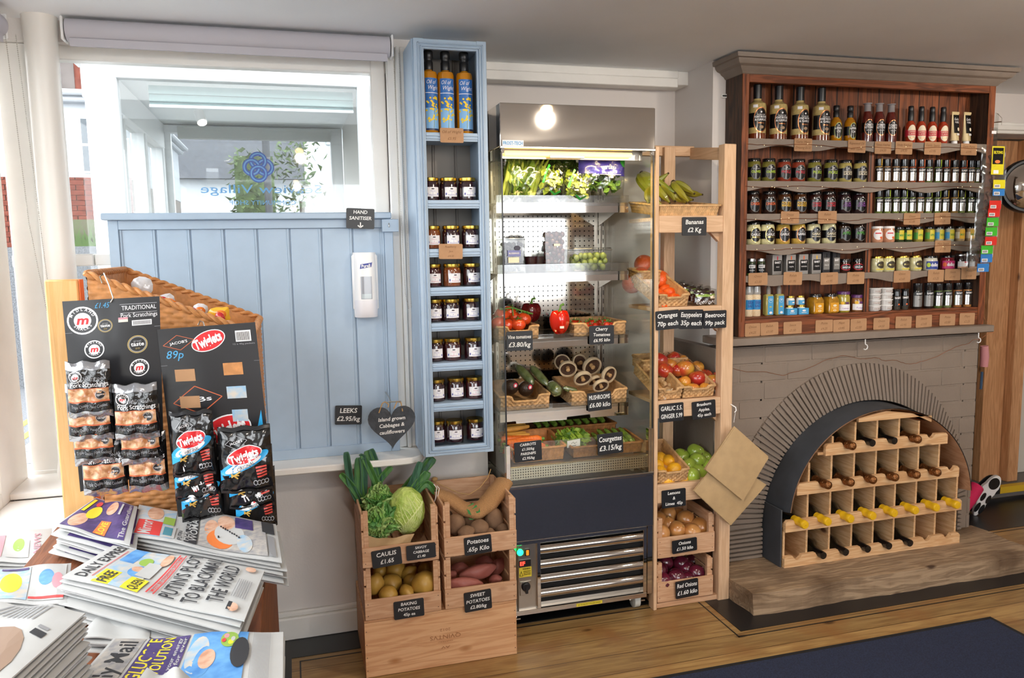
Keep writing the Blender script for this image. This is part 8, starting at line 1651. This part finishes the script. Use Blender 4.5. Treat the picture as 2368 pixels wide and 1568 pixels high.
jac(b, S, .33*Wd, .625*Hd, .055, .034, TORG, '    OBs', .12, .002); twig(b, S, .60*Wd, .465*Hd, .052, .032, .30, .034); b.poly(S, [(.80*Wd, .36*Hd), (.88*Wd, .43*Hd), (.96*Wd, .56*Hd), (.965*Wd, .44*Hd), (.90*Wd, .36*Hd)], TBLU, .0006); b.build('card_print', t, smooth=False)
MB().tube([P(458, 752, y=2.045), P(463, 742, y=2.05), P(470, 745, y=2.0), P(474, 760, y=1.945)], .0016, 6, STEELB).build('hook', t)
def pork(lab, q, Y, top=True):
    x0, y0, x1_, y1 = q; a, e = P(x0, y0, y=Y), P(x1_, y1, y=Y); c_ = ((a.x+e.x)/2, Y, (a.z+e.z)/2); w, h = (e.x-a.x)/2, (a.z-e.z)/2; t = thing('crisp_packet', lab, 'snack packet', c_, 'pork scratchings packets'); sd = int(y1)
    pillow(MB(), c_, w, h, .018, BAGK, 18, 18, .0045, sd).build('packet', t); S0 = pillowS(c_, w, h, .018, .0045, sd); S = lambda u, v, e=0: S0(u, v, e+.0012); b = MB()
    b.rect(S, -w*.99, h*.72, w*.99, h*.99, SILV, .0005, 12, 3).rect(S, -w*.99, -h*.99, w*.99, -h*.74, SILV, .0005, 12, 3).rect(S, -w*.9, -h*.36, w*.9, h*.06, PORK, .0005, 14, 5).rect(S, -w*.92, -h*.41, w*.92, -h*.36, TORG, .0008, 10).rect(S, -w*.9, h*.06, w*.9, h*.085, TORG, .0008, 10)
    b.text(S, 'Triple Quality Hand Cooked', 0, -h*.60, h*.11, GREYT, .0009, w*1.6).text(S, 'TRADITIONAL', w*.25, h*.36, h*.10, GREYT, .0009, w*1.1).text(S, 'Pork Scratchings', w*.08, h*.14, h*.17, LABW, .0009, w*1.65, bold=.01); midl(b, S, -w*.52, h*.50, w*.30); b.ell(S, w*.55, -h*.15, w*.23, w*.23, GREYT, .0009, 18, 1, .86).ell(S, w*.55, -h*.15, w*.19, w*.19, CARDK, .0009, 16, 2).text(S, 'taste', w*.55, -h*.18, w*.11, LABW, .0013, w*.3); b.build('packet_print', t)
for i, (q, Y) in enumerate((((184, 1010, 298, 1139), 1.925), ((163, 940, 272, 1069), 1.915), ((150, 890, 266, 1016), 1.905), ((150, 838, 264, 962), 1.892))): pork('pork scratchings packet in the left column, %s' % ('lowest', 'third down', 'second down', 'topmost')[i], q, Y)
for i, (q, Y) in enumerate((((290, 1002, 392, 1131), 1.920), ((272, 940, 378, 1070), 1.908), ((258, 890, 372, 1012), 1.894))): pork('pork scratchings packet in the right column, %s' % ('lowest', 'middle', 'topmost')[i], q, Y)
def tw(lab, q, Y):
    x0, y0, x1_, y1 = q; a, e = P(x0, y0, y=Y), P(x1_, y1, y=Y); c_ = ((a.x+e.x)/2, Y, (a.z+e.z)/2); w, h = (e.x-a.x)/2, (a.z-e.z)/2; t = thing('crisp_packet', lab, 'snack packet', c_, 'twiglets packets'); sd = int(x1_+y1)
    pillow(MB(), c_, w, h, .018, BAGK, 18, 18, .004, sd).build('packet', t); S0 = pillowS(c_, w, h, .018, .004, sd); S = lambda u, v, e=0: S0(u, v, e*2.5+.0025); b = MB()
    jac(b, S, -w*.30, h*.58, w*.42, h*.22, GREYT); b.ell(S, -w*.02, -h*.05, w*1.0, h*.20, TBLU, .0004, 28, 4, 0, .42).ell(S, -w*.08, -h*.10, w*.75, h*.13, LABW, .0007, 26, 4, 0, .42).poly(S, [(-w*.95, -h*.25), (-w*.95, -h*.58), (-w*.5, -h*.42), (-w*.45, -h*.25)], TBLU, .0008); twig(b, S, -w*.02, h*.18, w*.66, h*.24, .30, h*.22)
    b.text(S, 'ORIGINAL', w*.05, -h*.20, h*.11, INKN, .0012, w*.7, rot=.42)
    for k in range(4): b.line(S, [(w*(.38+.02*k), -h*(.22+.09*k)), (w*.58, -h*(.20+.09*k)), (w*.80, -h*(.18+.09*k))], h*.055, mat('twig_stick', '#c0443a', .4), .0012)
    for k in range(4): b.ell(S, w*(.36+.14*k), -h*.66, w*.085, h*.08, GREYT, .0012, 12, 1, .7)
    for k in range(3): b.line(S, [(-w*.55, -h*(.35+.05*k)), (-w*(.3-.05*k), -h*(.50-.1*k))], h*.04, mat('twig_gold', '#c09a4a', .4), .0013)
    b.rect(S, -w*.98, h*.90, w*.98, h*.985, mat('crimp_black', '#232326', .3), .0006, 10).rect(S, -w*.98, -h*.985, w*.98, -h*.90, mat('crimp_black', '#232326', .3), .0006, 10); b.build('packet_print', t)
for i, (q, Y) in enumerate((((446, 1090, 515, 1205), 1.928), ((412, 1060, 520, 1196), 1.918), ((396, 1010, 508, 1149), 1.906), ((390, 953, 500, 1095), 1.890))): tw('twiglets packet in the left column, %s' % ('lowest, half hidden', 'third down', 'second down', 'topmost')[i], q, Y)
for i, (q, Y) in enumerate((((538, 1085, 642, 1214), 1.920), ((522, 1035, 636, 1168), 1.908), ((502, 990, 632, 1131), 1.892))): tw('twiglets packet in the right column, %s' % ('lowest', 'middle', 'topmost')[i], q, Y)

# ================================================================ right hand side: opening, timber posts, mirror, snack strip
t = thing('timber_post', 'tall knotty pine post boxed beside the fireplace', 'post', (3.7, 3.35, .061)); xa, xb, xc = P(2286, 700, y=3.35).x, P(2322, 900, y=3.35).x, P(2347, 900, y=3.35).x
PK = wood('knotty_pine', '#c9966a', '#ac7a50', 'z', .9); MB().box(xa, xb, 3.35, 3.40, .061, 1.925, PK).build('cladding', t, bevel=.003); MB().box(xb+.002, xc, 3.30, 3.46, .061, 1.925, PK).build('post', t, bevel=.004)
MB().box(xc+.03, 4.22, 3.42, 3.46, .061, 1.925, mat('cream_panel', '#c9c3b8', .6)).build('panel', t, bevel=.003)
t = thing('convex_mirror', 'round convex security mirror with thick black rim at the right edge', 'mirror', (3.66, 3.12, 1.67)); c_ = P(2368, 430, y=3.12); c_.x += .03
rot = Matrix.Translation(c_) @ Matrix.Rotation(-.45, 4, 'Z'); b = MB().lathe([(.135, .03), (.135, 0), (.128, -.012), (.118, -.012), (.118, .0)], (0, 0, 0), 36, BLACKP, 'y', caps=False).lathe([(.135, .03), (.05, .05), (.001, .05)], (0, 0, 0), 36, BLACKP, 'y', caps=False); b.move(rot); b.build('rim', t)
b = MB().lathe([(.120, -.002), (.10, -.024), (.07, -.040), (.035, -.050), (.001, -.053)], (0, 0, 0), 36, STEEL, 'y', caps=False); b.move(rot); b.build('mirror_face', t)
MB().tube([c_+Vector((0, .05, 0)), c_+Vector((.05, .07, .1)), (c_.x+.08, 3.188, c_.z+.27)], .009, 8, BLACKP).build('arm', t)
# hanging strip of dried meat snacks
t = thing('clip_strip', 'clear plastic hanging strip at the right end of the dresser', 'hanging strip', P(2304, 262, y=2.70)); sp = [P(2306, 262, y=2.72), P(2303, 310, y=2.70), P(2296, 400, y=2.69), P(2288, 520, y=2.69), P(2280, 610, y=2.69)]
MB().tube(sp, .010, 8, FILM, flat=.12).build('strip', t); c_ = P(2299, 306, y=2.688); MB().box(c_.x-.02, c_.x+.02, 2.690, 2.692, c_.z-.02, c_.z+.02, PLAS).rect(front(c_.x, 2.689, c_.z), -.012, -.006, .012, .006, LABW).build('header', t, smooth=False)
MB().tube([(dx1+.012, 2.72, 2.01-.12), (dx1+.012, 2.72, 1.92), (sp[0].x, 2.72, sp[0].z)], .001, 5, STEELB).tube([(dx1+.001, 2.75, 1.905), (dx1+.014, 2.72, 1.905)], .0025, 6, STEELB).build('hanger', t)
JER = mat('dried_meat', '#4a2a20', .5, col2='#6b4030', nscale=30, bump=.6, bscale=50); cols_ = dict(y='#d8cc1e', b='#2f78c0', r='#cc2a1e', g='#3fae2a'); WN = dict(y='yellow', b='blue', r='red', g='green')
for i, (px, py, cl, w_, h_) in enumerate(((2311, 385, 'y', .042, .062), (2313, 420, 'y', .040, .05), (2312, 437, 'b', .04, .05), (2304, 468, 'r', .04, .05), (2301, 486, 'r', .04, .05), (2298, 508, 'g', .04, .05), (2295, 530, 'g', .04, .05), (2294, 552, 'r', .04, .05), (2285, 572, 'g', .04, .05), (2284, 592, 'b', .04, .05), (2276, 614, 'b', .042, .05))[::-1]):
    j = 10-i; Y = 2.655-.0065*i; p = P(px-14, py-14, y=Y); nm = ('topmost', 'second', 'third', 'fourth', 'fifth', 'sixth', 'seventh', 'eighth', 'ninth', 'tenth', 'lowest')[j]
    t = thing('snack_pouch', 'clear pouch of dried meat with %s label, %s on the hanging strip' % (WN[cl], nm), 'snack pouch', p, 'dried meat pouches'); pillow(MB(), p, .062, h_, .007, FILM, 10, 10, .003, i).build('clear_pouch', t); MB().tube([p+Vector((-w_*.5, 0, h_*.3)), p+Vector((-w_*.1, .001, -h_*.1)), p+Vector((-w_*.2, 0, -h_*.6))], [.006, .008, .005], 6, JER).build('meat_strip', t)
    S = front(p.x, Y-.0085, p.z); m_ = mat('pouch_'+cl, cols_[cl], .35); b = MB()
    if j == 0: b.rect(S, -.018, -.058, .046, .056, m_).rect(S, -.013, -.016, .041, .050, BLK, .0008).text(S, 'BILTONG', .014, .026, .011, m_, .0012, .046, bold=.04).ell(S, .012, -.006, .014, .007, NO, .0012, 10).rect(S, -.006, -.054, .020, -.040, LABW, .0008)
    else: b.rect(S, -.012, -.053, .050, -.018, m_).rect(S, -.006, -.050, .024, -.037, LABW, .0008); [b.rect(S, -.003+.003*k, -.048, -.0015+.003*k, -.039, BLK, .0012) for k in range(8)]
    b.build('label', t, smooth=False)
# a person kneeling in the store room, mostly behind the fireplace
t = thing('person', 'person in pink trousers kneeling behind the fireplace, one trainer sole showing', 'person', (3.12, 3.03, .0))
PT = mat('pink_trousers', '#c2184f', .8, bump=.3, bscale=60); PT2 = mat('pink_jumper', '#d88a94', .85); SK = mat('skin', '#c99a80', .5, sss=.1); HR = mat('brown_hair', '#4a3424', .6)
kx, ky = 3.10, 3.0
def skin(name, verts, edges, radii, m, parent):
    me = bpy.data.meshes.new(name); base = WL[parent]; me.from_pydata([Vector(v)-base for v in verts], edges, []); o = bpy.data.objects.new(name, me); COL.objects.link(o); o.parent = parent; WL[o] = base
    o.modifiers.new('skin', 'SKIN'); me.materials.append(m)
    for v, r_ in zip(me.skin_vertices[0].data, radii): v.radius = (r_, r_)
    me.skin_vertices[0].data[0].use_root = True; md = o.modifiers.new('sub', 'SUBSURF'); md.levels = 2; md.render_levels = 2; me.update(); return o
# body on the knees facing away from the window side: pelvis, spine, head, legs folded back, arms forward
V_ = [(3.10, 3.03, .34), (3.10, 3.03, .50), (3.085, 3.03, .64), (3.08, 3.03, .76), (3.08, 3.03, .83), (3.08, 3.03, .92), (3.08, 3.0, .72), (3.05, 3.0, .55), (3.04, 3.0, .42), (3.08, 3.12, .72), (3.05, 3.13, .55), (3.04, 3.12, .42), (3.10, 2.99, .28), (3.07, 2.99, .12), (3.12, 2.99, .09), (3.10, 3.10, .28), (3.07, 3.10, .12), (3.12, 3.10, .09)]
E_ = [(0, 1), (1, 2), (2, 3), (3, 4), (4, 5), (3, 6), (6, 7), (7, 8), (3, 9), (9, 10), (10, 11), (0, 12), (12, 13), (13, 14), (0, 15), (15, 16), (16, 17)]
skin('body', V_, E_, [.085, .08, .08, .075, .045, .045, .045, .036, .026, .045, .036, .026, .065, .048, .036, .06, .048, .036], SK, t)
b = MB().blob((3.09, 3.04, .36), (.095, .11, .11), PT, 18, 12)
for y, hz in ((2.99, .09), (3.10, .075)):
    K_ = [Vector((3.10, y, .32)), Vector((3.06, y, .20)), Vector((3.055, y, .10)), Vector((3.11, y, .075)), Vector((3.19, y+.01, .12)), Vector((3.27 if y < 3.05 else 3.20, y+.02, hz+.10))]
    pts = []
    for i in range(len(K_)-1):
        for k in range(4): p0_, p1_, p2_, p3_ = K_[max(i-1, 0)], K_[i], K_[i+1], K_[min(i+2, len(K_)-1)]; u = k/4; pts.append(.5*((2*p1_)+(-p0_+p2_)*u+(2*p0_-5*p1_+4*p2_-p3_)*u*u+(-p0_+3*p1_-3*p2_+p3_)*u**3))
    b.tube(pts, [.066-.034*i/len(pts) for i in range(len(pts))], 14, PT)
b.build('trousers', t)
skin('jumper', [V_[i] for i in (1, 2, 3, 6, 7, 9, 10)], [(0, 1), (1, 2), (2, 3), (3, 4), (2, 5), (5, 6)], [.088, .088, .082, .05, .04, .05, .04], PT2, t)
hc = Vector((3.08, 3.03, 1.00)); fh = lambda d: 1+.10*max(0, -d.x)*max(0, .2-d.z)+(.10 if False else 0)
MB().blob(hc, (.082, .070, .105), SK, 20, 16, fh).blob(hc+Vector((-.088, 0, -.01)), (.014, .010, .016), SK, 8, 6).build('head', t)
b = MB()
for s_ in (-1, 1): b.blob(hc+Vector((-.076, s_*.028, .012)), (.006, .010, .006), LABW, 8, 6).blob(hc+Vector((-.081, s_*.028, .012)), (.003, .005, .005), BLK, 8, 6)
b.blob(hc+Vector((-.074, 0, -.048)), (.008, .022, .006), mat('lips', '#a8605a', .5), 10, 6); b.build('face', t)
MB().blob(hc+Vector((.018, 0, .018)), (.088, .082, .108), HR, 20, 14).blob(hc+Vector((.05, 0, -.05)), (.04, .06, .09), HR, 12, 8).build('hair', t)
b = MB()
for y in (3.0, 3.12):
    for k in range(5): s_ = (k-2)*.014; b.tube([(3.055, y+s_*.8, .39), (3.035, y+s_, .365), (3.03, y+s_*1.1, .34-(.01 if k in (0, 4) else 0))], [.009, .008, .006], 7, SK)
    b.blob((3.06, y, .40), (.02, .035, .022), SK, 10, 8)
b.build('hands', t)
# trainer: sole turned towards the shop
def shoe(c_, yaw, lab):
    R = Matrix.Translation(c_) @ Matrix.Rotation(yaw, 4, 'Z') @ Matrix.Rotation(radians(28), 4, 'Y'); out = [(-.0+.036*cos(a)*(1+.16*sin(a)), .118*sin(a)) for a in [2*pi*k/36 for k in range(36)]]
    out = [(x*(1 if y > 0 else .82)-(.006 if abs(y) < .05 else 0), y) for x, y in out]
    u = MB().blob((0, .035, 0), (.040, .045, .11), BLK, 18, 14); u.move(R); u.build('shoe_upper', t)
    b = MB().prism([(x, -.012, z) for x, z in out], (0, .028, 0), mat('sole_white', '#d9d6d4', .5)); b.move(R); o = b.build('shoe_sole', t, bevel=.004)
    b = MB(); S = front(0, -.0125, 0)
    for cu, cv, ru, rv in ((-.004, .072, .026, .032), (-.016, -.012, .011, .024), (.013, -.012, .010, .024), (-.013, -.072, .011, .028), (.010, -.072, .011, .028)): b.ell(S, cu, cv, ru, rv, BLK, .001, 18, 2)
    b.move(R); b.build('tread', t, smooth=False)
shoe(P(2280, 1146, y=3.05), -.35, '')
b = MB().tube([P(2276, 800, y=2.98), P(2277, 825, y=2.98), P(2275, 848, y=2.98)], [.018, .020, .018], 10, mat('pink_cloth', '#c98a8f', .8)).tube([P(2271, 860, y=2.99), P(2268, 900, y=2.99)], .006, 6, mat('blue_cloth', '#34506e', .8)); tag(b.build('hanging_cloth', loc=P(2276, 825, y=2.98)), 'pink cloth hanging at the right side of the fireplace', 'cloth')
# ceiling lamps of the shop
for i, ((lx, ly), tg) in enumerate(SPOTS):
    d = (Vector(tg)-Vector((lx, ly, 2.02))).normalized(); t = thing('ceiling_spotlight', 'white cylindrical ceiling spotlight over the shop floor', 'lamp', (lx, ly, CZ), 'shop ceiling spotlights'); h0 = Vector((lx, ly, 2.055))
    MB().lathe([(.001, CZ-.001), (.045, CZ-.001), (.045, CZ-.02), (.001, CZ-.022)], (lx, ly, 0), 20, WHITE, caps=False).tube([(lx, ly, CZ-.02), (lx, ly, 2.05)], .006, 8, WHITE).build('ceiling_rose', t); MB().tube([h0-d*.04, h0+d*.03], .030, 18, WHITE, caps=True).build('lamp_head', t); MB().tube([h0+d*.031, h0+d*.034], .026, 18, mat('lamp_warm_glow', '#ffe0b8', .5, emit='#ffd9a0', es=7)).build('bulb', t)
